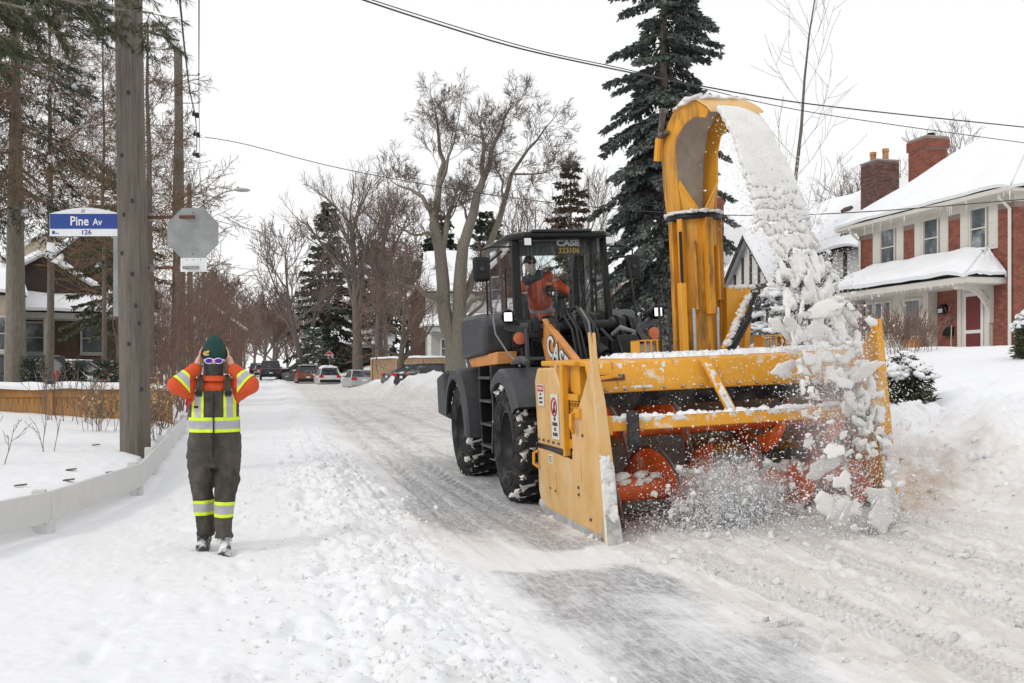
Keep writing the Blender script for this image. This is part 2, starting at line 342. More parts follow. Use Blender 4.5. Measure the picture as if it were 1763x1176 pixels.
def ground(x, y, fine=True):
    x = np.asarray(x, float); y = np.asarray(y, float)
    xs = xs_of(x, y)
    z = np.interp(xs, PX, PZ)
    z = z+.0085*(np.sqrt((y-15)**2+25)+(y-15))/2
    wind = sstep(.0, .5, x)*sstep(1.75, 1.2, x)*sstep(70, 30, y)
    bank = np.maximum(sstep(6.2, 7.2, x), sstep(5.4, 6.0, x)*sstep(17, 23, y))*sstep(13, 9.5, x)
    churn = sstep(2.7, 3.4, x+.25*noise2(x*1.3, y*1.3, 5))*sstep(7.6, 6.6, x)*sstep(10.6, 9.4, y)
    heap = sstep(3.3, 4.3, x)*sstep(6.4, 5.6, x)*np.exp(-((y-9.3)/.75)**2)
    lawn = sstep(8, 11, x); bed = sstep(-.2, -.5, xs+1.2)
    walk = sstep(-1.3, -1.0, xs)*sstep(.3, -.1, x)
    z = z+.06*churn+.16*heap-.10*wind*sstep(1, 0, np.abs(noise2(y*.35, y*.1, 4))*2)*.4
    # the ploughed ridge right of the machine
    z = z+.10*np.exp(-((x-6.75-.15*noise2(y*.8, y*0, 8))/.35)**2)*sstep(40, 14, y)*sstep(3, 6, y)
    z = z+.28*np.exp(-((x-8.1)/1.2)**2)*sstep(6, 8, y)*sstep(24, 16, y)*(1+.6*noise2(x*.7, y*.6, 55))
    # shoulder left of the trodden path
    z = z+.05*np.exp(-((xs+1.02)/.2)**2)*(1+.8*noise2(x*1.5, y*1.1, 21))*sstep(6, 9, y)
    # high banks beyond the machine, beside the parked cars
    far = sstep(17, 23, y)*(sstep(68, 54, y)*.6+.4)*sstep(120, 90, y); xw = x+.25*noise2(x*.5, y*.4, 78)
    z = z+far*np.interp(xw, [5.3, 5.9, 6.6, 7.6, 9, 12], [0, .42, .82, .68, .22, 0])*(.85+.45*noise2(x*.3, y*.28, 77))
    z = z+.03*fbm(x*.5, y*.5, 3, 3)*(1-sstep(1.4, 2, x)*sstep(6.3, 5.8, x)) + .05*lawn*fbm(x*.35, y*.35, 3, 9)+.04*bed*fbm(x*.7, y*.7, 3, 12)
    if fine:
        z = z+wind*(.10*fbm(x*2.4, y*2.0, 5, 31, True)+.045*fbm(x*8, y*6.5, 4, 33, True))
        z = z+bank*(.24*fbm(x*1.5, y*1.2, 5, 41, True)+.03*fbm(x*8, y*7, 3, 43, True))
        z = z+churn*(.055*fbm(x*2.1, y*1.9, 5, 51, True)+.035*fbm(x*8, y*8, 4, 53, True))
        z = z+walk*(.02*fbm(x*2.5, y*2, 4, 61)+.016*fbm(x*11, y*9, 4, 62, True))
        road = sstep(1.4, 1.9, x)*sstep(6.6, 6.0, x)*(1-churn)
        z = z+road*(.008*fbm(x*3, y*.5, 4, 71)+.006*fbm(x*12, y*4, 3, 72))
        z = z+lawn*(.03*fbm(x*1.2, y*1.2, 4, 83, True)+.012*fbm(x*5, y*5, 3, 81))+bed*.02*fbm(x*4, y*4, 4, 82)
        # footprints along the bank of the trodden strip
        z = z-.05*sstep(.35, .6, noise2(x*3.2, y*2.3, 90))*sstep(-.2, .1, x)*sstep(.9, .5, x)
        # boot prints on the trodden strip
        rp = np.random.RandomState(44)
        for _ in range(70):
            fx, fy, fa = rp.uniform(-1.1, .5), 4.8+9*rp.rand()**1.5, rp.normal()*.25; ex, ey = x-fx, y-fy; ux, uy = ex*math.cos(fa)-ey*math.sin(fa), ex*math.sin(fa)+ey*math.cos(fa); z = z-rp.uniform(.008, .028)*np.exp(-((ux/.055)**2+(uy/.14)**2)**2)
        # tyre-tread tracks
        z0_ = z*1.
        for xc, w, amp, y0, y1 in ((3.55, .25, .030, 3, 8.3), (2.55, .22, .016, 8, 40), (4.55, .26, .028, 3, 8.4), (5.5, .25, .028, 3, 8.8), (6.15, .22, .02, 4, 9.5), (1.95, .2, .016, 8, 60), (4.3, .25, .016, 17, 70), (3.2, .2, .014, 17, 70)):
            xc2 = xc+.10*noise2(y*.25, y*0+xc, 99)
            m = sstep(w, w*.7, np.abs(x-xc2))*sstep(y0, y0+.6, y)*sstep(y1, y1-.6, y)
            ph = (y+np.abs(x-xc2)*.55)/.085
            z = z+m*(amp*np.clip(np.sin(ph*2*np.pi)*2, -1, 1)*.6-amp*1.1-.6*churn*(.055*fbm(x*2.1, y*1.9, 5, 51, True)+.035*fbm(x*8, y*8, 4, 53, True)))+.03*churn*np.exp(-((np.abs(x-xc2)-w*1.15)/.05)**2)*sstep(y0, y0+.6, y)*sstep(y1, y1-.6, y)
    return z
def gz(x, y): return float(ground(np.array([x]), np.array([y]), False)[0])
def gp(u, d):       # ground point under a picture column at distance d
    p = at(u, 640, d); p.z = gz(p.x, p.y); return p

def crust(name, parent, quad, nx, ny, th, cover, seed, m='snow_crust', fx=1., fy=1.):
    """patchy caked snow on a face; quad runs a,b along one edge and d,c along the other, outward by the right-hand rule"""
    a, b, c, d_ = map(Vector, quad); n = (b-a).cross(d_-a).normalized(); U, W = np.meshgrid(np.linspace(0, 1, nx+1), np.linspace(0, 1, ny+1)); lx = (b-a).length; ly = (d_-a).length
    h = fbm(U*lx*9*fx+seed, W*ly*9*fy, 4, seed)*1.1+.35*fbm(U*lx*30+seed, W*ly*30, 2, seed+5)+(cover(U, W) if callable(cover) else cover); h[0, :] = h[-1, :] = -1; h[:, 0] = h[:, -1] = -1; h = np.where(h > 0, np.minimum(h*2.2, 1)**.6*(.75+.5*np.abs(h)), -1); mb = MB(); idx = {}
    def vid(j, i):
        if (j, i) not in idx:
            u, w = U[j, i], W[j, i]; p = (a*(1-u)+b*u)*(1-w)+(d_*(1-u)+c*u)*w; idx[(j, i)] = len(mb.v); mb.v.append(tuple(p+n*(th*h[j, i] if h[j, i] > 0 else -.004)))
        return idx[(j, i)]
    for j in range(ny):
        for i in range(nx):
            if max(h[j, i], h[j, i+1], h[j+1, i], h[j+1, i+1]) > 0: mb.f.append((vid(j, i), vid(j, i+1), vid(j+1, i+1), vid(j+1, i)))
    return stuff(obj(name, mb, m, parent, smooth=180)) if mb.f else None
# ================================================================ GROUND: one sheet of land, cut into lawn, walk, bank, road
def ground_mat(name):
    m = bpy.data.materials.new(name); m.use_nodes = True; t = m.node_tree; L = t.links.new; b = t.nodes['Principled BSDF']
    tc = t.nodes.new('ShaderNodeTexCoord')
    ai = node(t, 'ShaderNodeAttribute', attribute_name='ice'); ad = node(t, 'ShaderNodeAttribute', attribute_name='dirt')
    n1 = node(t, 'ShaderNodeTexNoise', Scale=1.3, Detail=6., Roughness=.65); L(tc.outputs['Object'], n1.inputs['Vector'])
    n2 = node(t, 'ShaderNodeTexNoise', Scale=14., Detail=6., Roughness=.7); L(tc.outputs['Object'], n2.inputs['Vector'])
    mp = t.nodes.new('ShaderNodeMapping'); mp.inputs['Scale'].default_value = (7, .5, 1); L(tc.outputs['Object'], mp.inputs[0])
    n3 = node(t, 'ShaderNodeTexNoise', Scale=1.6, Detail=8., Roughness=.75); L(mp.outputs[0], n3.inputs['Vector'])
    r3_ = t.nodes.new('ShaderNodeValToRGB'); r3_.color_ramp.elements[0].position = .34; r3_.color_ramp.elements[1].position = .66; L(n3.outputs['Fac'], r3_.inputs[0]); r3 = r3_.outputs[0]
    def mix(fac, a, bcol):
        mx = node(t, 'ShaderNodeMix', data_type='RGBA')
        if isinstance(fac, float): mx.inputs[0].default_value = fac
        else: L(fac, mx.inputs[0])
        for i, q in ((6, a), (7, bcol)):
            if isinstance(q, tuple): mx.inputs[i].default_value = q
            else: L(q, mx.inputs[i])
        return mx.outputs[2]
    def math_(op, a, bb, clamp=False):
        q = node(t, 'ShaderNodeMath', operation=op, use_clamp=clamp)
        for i, k in enumerate((a, bb)):
            if isinstance(k, (int, float)): q.inputs[i].default_value = k
            else: L(k, q.inputs[i])
        return q.outputs[0]
    n5_ = node(t, 'ShaderNodeTexNoise', Scale=8., Detail=12., Roughness=.85); mp5 = t.nodes.new('ShaderNodeMapping'); mp5.inputs['Scale'].default_value = (2.2, .9, 1); mp5.inputs['Rotation'].default_value = (0, 0, .5); L(tc.outputs['Object'], mp5.inputs[0]); L(mp5.outputs[0], n5_.inputs['Vector']); r5 = t.nodes.new('ShaderNodeValToRGB'); r5.color_ramp.elements[0].position = .42; r5.color_ramp.elements[1].position = .58; L(n5_.outputs['Fac'], r5.inputs[0]); n5 = r5.outputs[0]
    white = mix(n2.outputs['Fac'], (.815, .825, .845, 1), (.87, .875, .89, 1))
    # traffic-soiled snow: beige, blotchy
    dn = math_('MULTIPLY', ad.outputs['Fac'], math_('ADD', math_('MULTIPLY', n2.outputs['Fac'], .6), math_('MULTIPLY', r3, 1.15)), True)
    c = mix(dn, white, (.63, .595, .555, 1))
    # ice and asphalt showing through, streaked along the street and scratched by tyres
    n6 = node(t, 'ShaderNodeTexNoise', Scale=.9, Detail=9., Roughness=.72, Distortion=.6); L(tc.outputs['Object'], n6.inputs['Vector'])
    mp7 = t.nodes.new('ShaderNodeMapping'); mp7.inputs['Scale'].default_value = (30, 2.2, 1); mp7.inputs['Rotation'].default_value = (0, 0, .75); L(tc.outputs['Object'], mp7.inputs[0])
    n7 = node(t, 'ShaderNodeTexNoise', Scale=1., Detail=3., Roughness=.6); L(mp7.outputs[0], n7.inputs['Vector'])
    ice_n = math_('ADD', math_('ADD', math_('MULTIPLY', n3.outputs['Fac'], .55), math_('MULTIPLY', n6.outputs['Fac'], 1.5)), math_('MULTIPLY', n2.outputs['Fac'], .3))
    fi = math_('MULTIPLY', math_('SUBTRACT', math_('ADD', math_('MULTIPLY', ai.outputs['Fac'], .85), ice_n), 1.48), 2.2, True)
    icecol = mix(n5, (.24, .245, .255, 1), (.58, .585, .595, 1)); r7 = t.nodes.new('ShaderNodeValToRGB'); r7.color_ramp.elements[0].position = .54; r7.color_ramp.elements[1].position = .62; L(n7.outputs['Fac'], r7.inputs[0])
    icecol = mix(math_('MULTIPLY', r7.outputs[0], .5), icecol, (.72, .72, .73, 1)); c = mix(math_('MULTIPLY', fi, .92), c, icecol)
    L(c, b.inputs['Base Color'])
    b.inputs['Specular IOR Level'].default_value = .3
    L(math_('SUBTRACT', .78, math_('MULTIPLY', fi, .34)), b.inputs['Roughness'])
    n4 = node(t, 'ShaderNodeTexNoise', Scale=38., Detail=8., Roughness=.75); L(tc.outputs['Object'], n4.inputs['Vector'])
    bp = node(t, 'ShaderNodeBump', Strength=.32, Distance=.03)
    L(math_('ADD', n4.outputs['Fac'], n2.outputs['Fac']), bp.inputs['Height']); L(bp.outputs[0], b.inputs['Normal'])
    MATS[name] = m
ground_mat('ground_snow')
def geo(a, b, r0, g):       # growing steps from a to b
    out = []; x = a; st = r0
    while x < b: x += st; st *= g; out.append(x)
    return out
def axis_x(step, lo, hi, far):
    mid = list(np.arange(lo, hi+step/2, step)); rgt = geo(hi, far, step*1.15, 1.06); lft = [lo+hi-q for q in geo(hi, far+6, step*1.15, 1.06)]
    return np.array(sorted(lft+mid+rgt))
def make_grid(xa, ya):
    X, Y = np.meshgrid(xa, ya); Z = ground(X, Y)
    churn = sstep(2.6, 3.5, X+.25*noise2(X*1.3, Y*1.3, 5))*sstep(10.5, 4, Y)*0+sstep(2.7, 3.3, X+.3*noise2(X*1.1, Y*.8, 5))*sstep(11, 9, Y)*sstep(8.6, 6.6, X+.5*noise2(X, Y, 15))
    road = sstep(1.25, 2.0, X+.3*noise2(X*1.2, Y*.5, 6))*sstep(6.7, 6.0, X)
    dirt = np.clip(.60*churn+.50*road*sstep(8, 14, Y)+.34*road+.12*sstep(6, 6.8, X)*sstep(9, 7, X), 0, 1)
    dirt += .18*sstep(.2, .5, noise2(X*2.2, Y*1.6, 66))*sstep(.2, .6, X)*sstep(1.8, 1.2, X)
    # bare icy strip where the machine has cleared, and where cars have turned at the corner
    edge = 1.55+.22*noise2(Y*1.1, Y*0+3, 13)+.07*noise2(Y*5, X*5, 14)
    band = sstep(edge-.25, edge+.40, X)*sstep(3.25, 2.7, X+.2*noise2(Y*1.4, X*2, 19))
    along = sstep(8.0, 7.5, Y+.15*noise2(X*3, Y*3, 18))+.85*sstep(8.25, 8.7, Y+.12*noise2(X*3, Y*3, 28))*sstep(19, 11, Y)
    ice = band*along*(.84+.5*noise2(X*1.3, Y*.8, 29))
    ice += .8*np.exp(-(((X-1.62)/.22)**2+((Y-11.2)/1.2)**2))
    ice += .38*sstep(1.7, 2.2, X)*sstep(5.8, 5.2, X)*sstep(9.5, 11, Y)*sstep(80, 30, Y)
    for xc in (1.95, 2.55, 3.2, 4.3): ice += .34*np.exp(-((X-xc-.10*noise2(Y*.25, Y*0+xc, 99))/.13)**2)*sstep(8, 11, Y)*sstep(60, 35, Y)
    ice += .35*sstep(.3, .55, noise2(X*.9, Y*.9, 23))*sstep(-1.0, -.6, X)*sstep(.4, 0., X)*sstep(9, 7, Y)
    return X, Y, Z, np.clip(ice, 0, 1), np.clip(dirt, 0, 1)
def rows(a, b, g, mn):
    out = [a]
    while out[-1] < b: out.append(out[-1]+max(mn, out[-1]*g))
    return np.array(out)
near = make_grid(axis_x(.024, -3.6, 8.4, 45), rows(4.0, 24., .0047, .018))
fara = make_grid(axis_x(.11, -8, 13, 330), rows(24.0, 700., .011, .2)); fara_y0 = near[1][-1, 0]
back = make_grid(axis_x(.35, -8, 13, 60), np.concatenate([np.arange(-30, 3.6, .5), [3.95, 4.0]]))
fara[1][0, :] = fara_y0; fara[2][0, :] = ground(fara[0][0], fara[1][0])
def cls(x, y): return np.where(xs_of(x, y) < -1.5, 0, np.where(x < .1, 1, np.where(x < 1.45, 2, np.where(x < 6.5, 3, 4))))
names = ['garden_ground', 'sidewalk', 'snow_bank', 'road', 'lawn']
parts_ = {k: [[], [], [], [], 0] for k in range(5)}
for X, Y, Z, I, D_ in (near, fara, back):
    ny, nx = X.shape; idx = np.arange(ny*nx).reshape(ny, nx)
    q = np.stack([idx[:-1, :-1], idx[:-1, 1:], idx[1:, 1:], idx[1:, :-1]], -1).reshape(-1, 4)
    cx = (X[:-1, :-1]+X[1:, 1:]).ravel()/2; cy = (Y[:-1, :-1]+Y[1:, 1:]).ravel()/2; k_ = cls(cx, cy)
    P = np.stack([X.ravel(), Y.ravel(), Z.ravel()], -1); If = I.ravel(); Df = D_.ravel()
    for k in range(5):
        qq = q[k_ == k]
        if not len(qq): continue
        u_, inv = np.unique(qq, return_inverse=True); S = parts_[k]
        S[0].append(P[u_]); S[1].append(inv.reshape(-1, 4)+S[4]); S[2].append(If[u_]); S[3].append(Df[u_]); S[4] += len(u_)
for k in range(5):
    S = parts_[k]; P = np.concatenate(S[0]); Q = np.concatenate(S[1])
    me = bpy.data.meshes.new(names[k]); me.vertices.add(len(P)); me.vertices.foreach_set('co', P.astype(np.float32).ravel())
    me.loops.add(Q.size); me.loops.foreach_set('vertex_index', Q.astype(np.int32).ravel())
    me.polygons.add(len(Q)); me.polygons.foreach_set('loop_start', np.arange(0, Q.size, 4, dtype=np.int32))
    me.update(calc_edges=True); me.shade_smooth()
    for an, arr in (('ice', np.concatenate(S[2])), ('dirt', np.concatenate(S[3]))):
        a = me.attributes.new(an, 'FLOAT', 'POINT'); a.data.foreach_set('value', arr.astype(np.float32))
    me.materials.append(MATS['ground_snow'])
    o = bpy.data.objects.new(names[k], me); COL.objects.link(o); o['kind'] = 'structure'
# loose clods of snow thrown up along the bank and in front of the machine
_ICO = {}
def ico(sub=1):
    if sub not in _ICO:
        bm = bmesh.new()
        if sub: bmesh.ops.create_icosphere(bm, subdivisions=sub, radius=1)
        else:
            q = [bm.verts.new(p) for p in ((1, 0, 0), (-1, 0, 0), (0, 1, 0), (0, -1, 0), (0, 0, 1), (0, 0, -1))]; bm.verts.index_update()
            for a, b, c in ((0, 2, 4), (2, 1, 4), (1, 3, 4), (3, 0, 4), (2, 0, 5), (1, 2, 5), (3, 1, 5), (0, 3, 5)): bm.faces.new((q[a], q[b], q[c]))
        _ICO[sub] = (np.array([v.co[:] for v in bm.verts]), np.array([[v.index for v in f.verts] for f in bm.faces])); bm.free()
    return _ICO[sub]
def clods(name, spots, m, label=None, cat=None, parent=None, seed=1, smooth=180, sub=1, rough=.5):   # spots: (x,y,z,rx,ry,rz[,tilt])
    rs = np.random.RandomState(seed); iv, fc = ico(sub); nv = len(iv); S = np.array([q[:6] for q in spots], float); n = len(S)
    var = []
    for k in range(14):
        v = iv*(1+rough*1.1*noise2(iv[:, 0]*1.4+k*5.3, iv[:, 1]*1.4+iv[:, 2]*1.9+k, seed)+rough*.8*noise2(iv[:, 2]*2.7+k*3.3, iv[:, 0]*2.7-iv[:, 1]*2.1, seed+3))[:, None]; var.append(v)
    var = np.array(var); v = var[rs.randint(0, 14, n)]*S[:, None, 3:6]; full = len(spots[0]) < 7; A = rs.rand(n)*6.283; B = (rs.rand(n)-.5)*(2.6 if full else .5); C_ = (rs.rand(n)-.5)*(2.6 if full else .5)
    for (i, j), an in (((1, 2), B), ((0, 2), C_), ((0, 1), A)):
        c, s_ = np.cos(an)[:, None], np.sin(an)[:, None]; p, q = v[..., i].copy(), v[..., j].copy(); v[..., i] = p*c-q*s_; v[..., j] = p*s_+q*c
    v = (v+S[:, None, :3]).reshape(-1, 3)-(np.array(BASE.get(parent.name, Vector())) if parent else 0); Fc = (fc[None]+(np.arange(n)*nv)[:, None, None]).reshape(-1, 3)
    me = bpy.data.meshes.new(name); me.vertices.add(len(v)); me.vertices.foreach_set('co', v.astype(np.float32).ravel()); me.loops.add(Fc.size); me.loops.foreach_set('vertex_index', Fc.astype(np.int32).ravel()); me.polygons.add(len(Fc)); me.polygons.foreach_set('loop_start', np.arange(0, Fc.size, 3, dtype=np.int32)); me.update(calc_edges=True)
    if smooth: me.shade_smooth()
    o = obj(name, me, m, parent); stuff(o)
    if label: o['label'] = label; o['category'] = cat
    return o
rs = np.random.RandomState(5); sp = []; sp2 = []; tiny = []
while len(sp) < 420:
    y = 4.6+14*rs.rand()**1.6; x = rs.normal(.75, .42)
    if -.6 < x < 1.9: sp.append((x, y, .010+.032*rs.rand()**4))
while len(tiny) < 4200:
    y = 4.5+12*rs.rand()**1.6; x = rs.normal(.8, .55) if rs.rand() < .45 else rs.uniform(2.7, 7.5)
    if x > -1 and not (1.6 < x < 2.9 and rs.rand() < .9): tiny.append((x, y, .004+.010*rs.rand()**3))
for _ in range(220): sp.append((rs.uniform(6.4, 9.0), rs.uniform(7, 15), .012+.045*rs.rand()**4))
while len(sp2) < 650:
    y = 4.6+6.5*rs.rand(); x = rs.uniform(2.9, 7.2); sp2.append((x, y, .012+.045*rs.rand()**7))
def onground(L_, fl=.8):
    a = np.array(L_); z = ground(a[:, 0], a[:, 1]); return [(x, y, zz-r*.05, r*1.3, r*.95, r*fl) for (x, y, r), zz in zip(L_, z)]
clods('snow_clods', onground(sp), 'snow_fluffy', 'loose white snow clods scattered along the snowbanks', 'snow clods', seed=3, sub=2, rough=.6)
clods('churned_snow', onground(sp2), 'snow_crust', 'dirty beige snow lumps in front of the snow blower', 'snow clods', seed=4, sub=2, rough=.6)
clods('snow_crumbs', onground(tiny), 'snow_crust', 'tiny snow crumbs strewn over road and snowbank', 'snow crumbs', seed=6)
# ================================================================ WHEEL LOADER
ROLL = rad(-2.6)      # the machine leans: its far wheels ride on packed snow
LB = (3.0, 12.0, 0.0)
lo = thing('wheel_loader', 'black wheel loader with glazed cab driving the yellow snow blower', 'loader', LB)
lo.rotation_euler = (0, ROLL, 0)
def P5(name, mb, m, parent=None, bevel=.012, **k): return obj(name, mb, m, parent or lo, bevel, **k)
# wheels
def rim_mb(sgn):
    m = MB(); pr = [(.05, .375), (.03, .39), (.035, .36), (.09, .345), (.13, .315), (.20, .29), (.22, .20), (.17, .185), (.15, .12), (.12, .11), (.115, .001)]
    m.lathe([(sgn*h, r) for h, r in pr], (0, 0, 0), 'x', 32)
    for k in range(8):
        a = k*math.pi/4; m.lathe([(sgn*.165, .001), (sgn*.165, .018), (sgn*.2, .018)], (0, .15*math.cos(a), .15*math.sin(a)), 'x', 6)
    return m
def tyre_mb(sgn):
    m = MB(); pr = [(.07, .37), (.02, .385), (.015, .40), (.024, .405), (-.002, .44), (-.010, .47), (-.018, .475), (-.018, .49), (-.010, .495), (-.010, .545), (-.018, .55), (-.018, .562), (-.008, .566), (-.002, .61), (.02, .655), (.06, .685), (.275, .70), (.49, .685), (.53, .655), (.552, .61), (.56, .55), (.54, .42), (.48, .37)]
    return m.lathe([(sgn*h, r) for h, r in pr], (0, 0, 0), 'x', 48)
def lug_mesh(sgn, side):
    # chunky rock lug from shoulder to past the centre line, skewed
    m = MB(); w = .050
    def p(h, ang, r): return (sgn*h, r*math.sin(ang), r*math.cos(ang))
    hs = [(-.012, .585, .60), (.015, .655, .70), (.06, .69, .748), (.17, .698, .757), (.30, .698, .757)] if side == 0 else [(.562, .585, .60), (.535, .655, .70), (.49, .69, .748), (.38, .698, .757), (.26, .698, .757)]
    vs = []
    for i, (h, r0, r1) in enumerate(hs):
        sk = .035*i*(1 if side == 0 else 1); ww = w*(1, 1.05, 1.1, 1.25, .75)[i]
        for a_, r in ((-ww+sk, r0), (ww+sk, r0), (ww*.82+sk, r1), (-ww*.82+sk, r1)):
            vs.append(p(h, a_/.72*1., r))
    fs = []
    for i in range(4):
        for k in range(4):
            k2 = (k+1) % 4; fs.append((i*4+k, i*4+k2, (i+1)*4+k2, (i+1)*4+k))
    fs += [(3, 2, 1, 0), (16, 17, 18, 19)]
    m.add(vs, fs); me = mesh_from('lug', m, (0, 0, 0), 40)
    bm = bmesh.new(); bm.from_mesh(me); bmesh.ops.recalc_face_normals(bm, faces=bm.faces); bm.to_mesh(me); bm.free(); return me
LUG = {(s, d): lug_mesh(s, d) for s in (1, -1) for d in (0, 1)}
RIM = {s: mesh_from('wheel', rim_mb(s)) for s in (1, -1)}; TYR = {s: mesh_from('tyre', tyre_mb(s), smooth=40) for s in (1, -1)}
def wheel(xo, y, sgn, tag_, spin):
    w = place(RIM[sgn], 'wheel', 'black_paint', lo, (xo, y, .752)); w['label'] = tag_
    BASE[w.name] = Vector((xo, y, .752))
    place(TYR[sgn], 'tyre', 'rubber', w, (xo, y, .752))
    n = 20
    for k in range(n):
        for d in (0, 1):
            place(LUG[(sgn, d)], 'lug', 'lug_rubber', w, (xo, y, .752), (spin+2*math.pi*(k+.5*d)/n, 0, 0))
    # snow packed into the tread
    r_ = np.random.RandomState(int(abs(y*10))); sp = []
    for k in range(n*2):
        a = spin+2*math.pi*(k*.5+.25)/n; h = (.14 if k % 2 else .42)+r_.uniform(-.02, .02)
        if r_.rand() < .95: k_ = r_.uniform(.65, 1.25); sp.append((xo+sgn*(h+r_.uniform(-.04, .04)), y-math.sin(a)*.712, .752+math.cos(a)*.712, .10*k_*r_.uniform(.7, 1.3), .072*k_, .036, a))
    for k in range(n*2):
        a = spin+2*math.pi*(k*.5+.1)/n
        if r_.rand() < .7: k_ = r_.uniform(.5, 1.2); h_ = r_.uniform(.02, .12); q_ = .655+.35*(h_-.02); sp.append((xo+sgn*h_, y-math.sin(a)*q_, .752+math.cos(a)*q_, .05*k_, .06*k_*r_.uniform(.6, 1.4), .032, a))
    m = MB(); iv, fc = ico(2)
    for s in sp:
        v = iv*(1+.9*noise2(iv[:, 0]*1.8+s[0]*40+s[2]*9, iv[:, 1]*1.8+s[1]*30, 5)+.4*noise2(iv[:, 0]*4+s[2]*30, iv[:, 1]*4, 6))[:, None]*np.array(s[3:6]); ca, sa = math.cos(s[6]), math.sin(s[6])
        v = np.stack([v[:, 0], v[:, 1]*ca-v[:, 2]*sa, v[:, 1]*sa+v[:, 2]*ca], -1)+np.array(s[:3]); m.add(v, fc)
    stuff(obj('packed_snow', m, 'snow_flying', w, smooth=180))
wheel(2.82, 11.85, 1, 'front wheel with snow packed in its tread', .1)
wheel(2.84, 14.98, 1, 'rear wheel half behind the black steps', .25)
wheel(5.36, 11.85, -1, 'far front wheel', .2); wheel(5.36, 14.98, -1, 'far rear wheel', .05)
# chassis
m = MB().prism([(10.95, .45), (12.6, .45), (13.1, .75), (13.1, 1.35), (12.4, 1.75), (11.0, 1.2)], 'x', 3.62, 4.62); P5('front_frame', m, 'black_paint')
m = MB().prism([(13.0, .55), (17.0, .7), (17.0, 1.3), (15.4, 1.7), (13.0, 1.7)], 'x', 3.5, 4.74); P5('rear_frame', m, 'black_paint')
m = MB().box(3.35, 4.9, 11.72, 11.98, .62, .9).box(3.35, 4.9, 14.85, 15.1, .62, .9); P5('axle', m, 'black_paint')
m = MB().prism([(14.95, 1.7), (17.1, 1.5), (17.2, 2.0), (16.9, 2.3), (14.95, 2.45)], 'x', 3.42, 4.82); P5('engine_hood', m, 'grey_plastic', bevel=.06)
m = MB().prism([(16.6, .8), (17.6, .85), (17.6, 1.5), (16.9, 1.6)], 'x', 2.95, 5.29); P5('counterweight', m, 'grey_plastic', bevel=.05)
# side bodies under the cab
for x0, x1 in ((2.95, 3.52), (4.72, 5.29)):
    m = MB().prism([(13.45, 1.84), (15.05, 1.78), (15.12, 2.25), (14.95, 2.44), (13.75, 2.42), (13.42, 2.3)], 'x', x0, x1); P5('side_body', m, 'grey_plastic', bevel=.07)
m = MB().prism([(12.95, 1.70), (14.75, 1.66), (14.95, 1.80), (12.95, 1.865)], 'x', 3.02, 3.3); P5('orange_panel', m, 'case_orange')
m = MB().prism([(12.7, 1.66), (13.42, 1.66), (13.42, 2.34), (13.0, 2.30), (12.85, 2.05)], 'x', 3.32, 3.48); P5('front_panel', m, 'black_paint')
# fenders: curved guards with a rolled outer lip
def fender(xo, y, a0, a1, r, wdt, m='grey_plastic', n=14):
    mb = MB(); pr = [(-.03, r-.13), (-.02, r), (.02, r+.035), (wdt-.02, r+.035), (wdt, r), (wdt, r-.03), (.03, r-.005), (.0, r-.13), (-.03, r-.13)]
    mb.lathe(pr, (xo, y, .752), 'x', n, a0, a1); return mb
o = P5('front_fender', fender(2.80, 11.85, rad(52), rad(150), .86, .6), 'grey_plastic', bevel=0); stuff_ = None
m = MB().tube([(3.0, 11.3, 1.70), (3.05, 11.6, 1.735), (3.06, 11.9, 1.74), (3.04, 12.2, 1.70)], [.03, .05, .055, .02], 8); P5('fender_bracket', m, 'grey_plastic', bevel=0)
P5('rear_fender', fender(2.80, 14.98, rad(12), rad(186), .88, .62), 'grey_plastic', bevel=0)
P5('rear_fender', fender(4.78, 14.98, rad(12), rad(186), .88, .62), 'grey_plastic', bevel=0)
P5('front_fender', fender(4.78, 11.85, rad(52), rad(150), .86, .6), 'grey_plastic', bevel=0)
# ladder between the wheels
m = MB().prism([(12.98, 1.68), (12.92, 1.1), (13.1, .5), (13.16, .5), (13.0, 1.1), (13.06, 1.68)], 'x', 2.93, 3.3); P5('ladder_side', m, 'black_paint')
m = MB().prism([(13.72, 1.68), (13.78, 1.1), (13.7, .5), (13.76, .5), (13.86, 1.1), (13.8, 1.68)], 'x', 2.93, 3.3); P5('ladder_side', m, 'black_paint')
P5('ladder_back', MB().box(3.24, 3.28, 13.06, 13.74, .56, 1.68), 'black_paint')
for z in (.56, .86, 1.18, 1.5): P5('ladder_step', MB().box(2.92, 3.24, 13.05, 13.78, z, z+.035), 'grey_plastic', bevel=.006)
# cab
CX0, CX1, CYF, CYR, CZ0, CZ1 = 3.39, 4.81, 13.35, 14.9, 1.72, 3.40
m = MB().bar((CX0+.05, CYF-.03, CZ0), (CX0+.06, CYF+.12, CZ1), .115, .11, (0, 1, 0)); P5('front_pillar', m, 'black_paint')
m = MB().bar((CX1-.03, CYF-.03, CZ0), (CX1-.06, CYF+.12, CZ1), .075, .11, (0, 1, 0)); P5('front_pillar', m, 'black_paint')
for x in (CX0+.05, CX1-.05): P5('rear_pillar', MB().box(x-.05, x+.05, CYR-.1, CYR, CZ0, CZ1), 'black_paint')
for x in (CX0+.03, CX1-.03): P5('middle_pillar', MB().box(x-.025, x+.025, 14.1, 14.17, CZ0, CZ1), 'black_paint')
P5('cab_floor', MB().box(CX0, CX1, CYF, CYR, CZ0-.06, CZ0), 'black_paint')
P5('cab_sill', MB().box(CX0+.1, CX1-.08, CYF-.06, CYF+.02, CZ0, 2.02), 'black_paint')
m = MB().prism([(CX0-.05, 13.5), (CX0+.14, 13.22), (CX1-.1, 13.2), (CX1+.05, 13.42), (CX1+.05, 14.9), (CX1-.1, 15.05), (CX0+.1, 15.05), (CX0-.05, 14.9)], 'z', CZ1, CZ1+.1)
P5('roof', m, 'black_paint', bevel=.035)
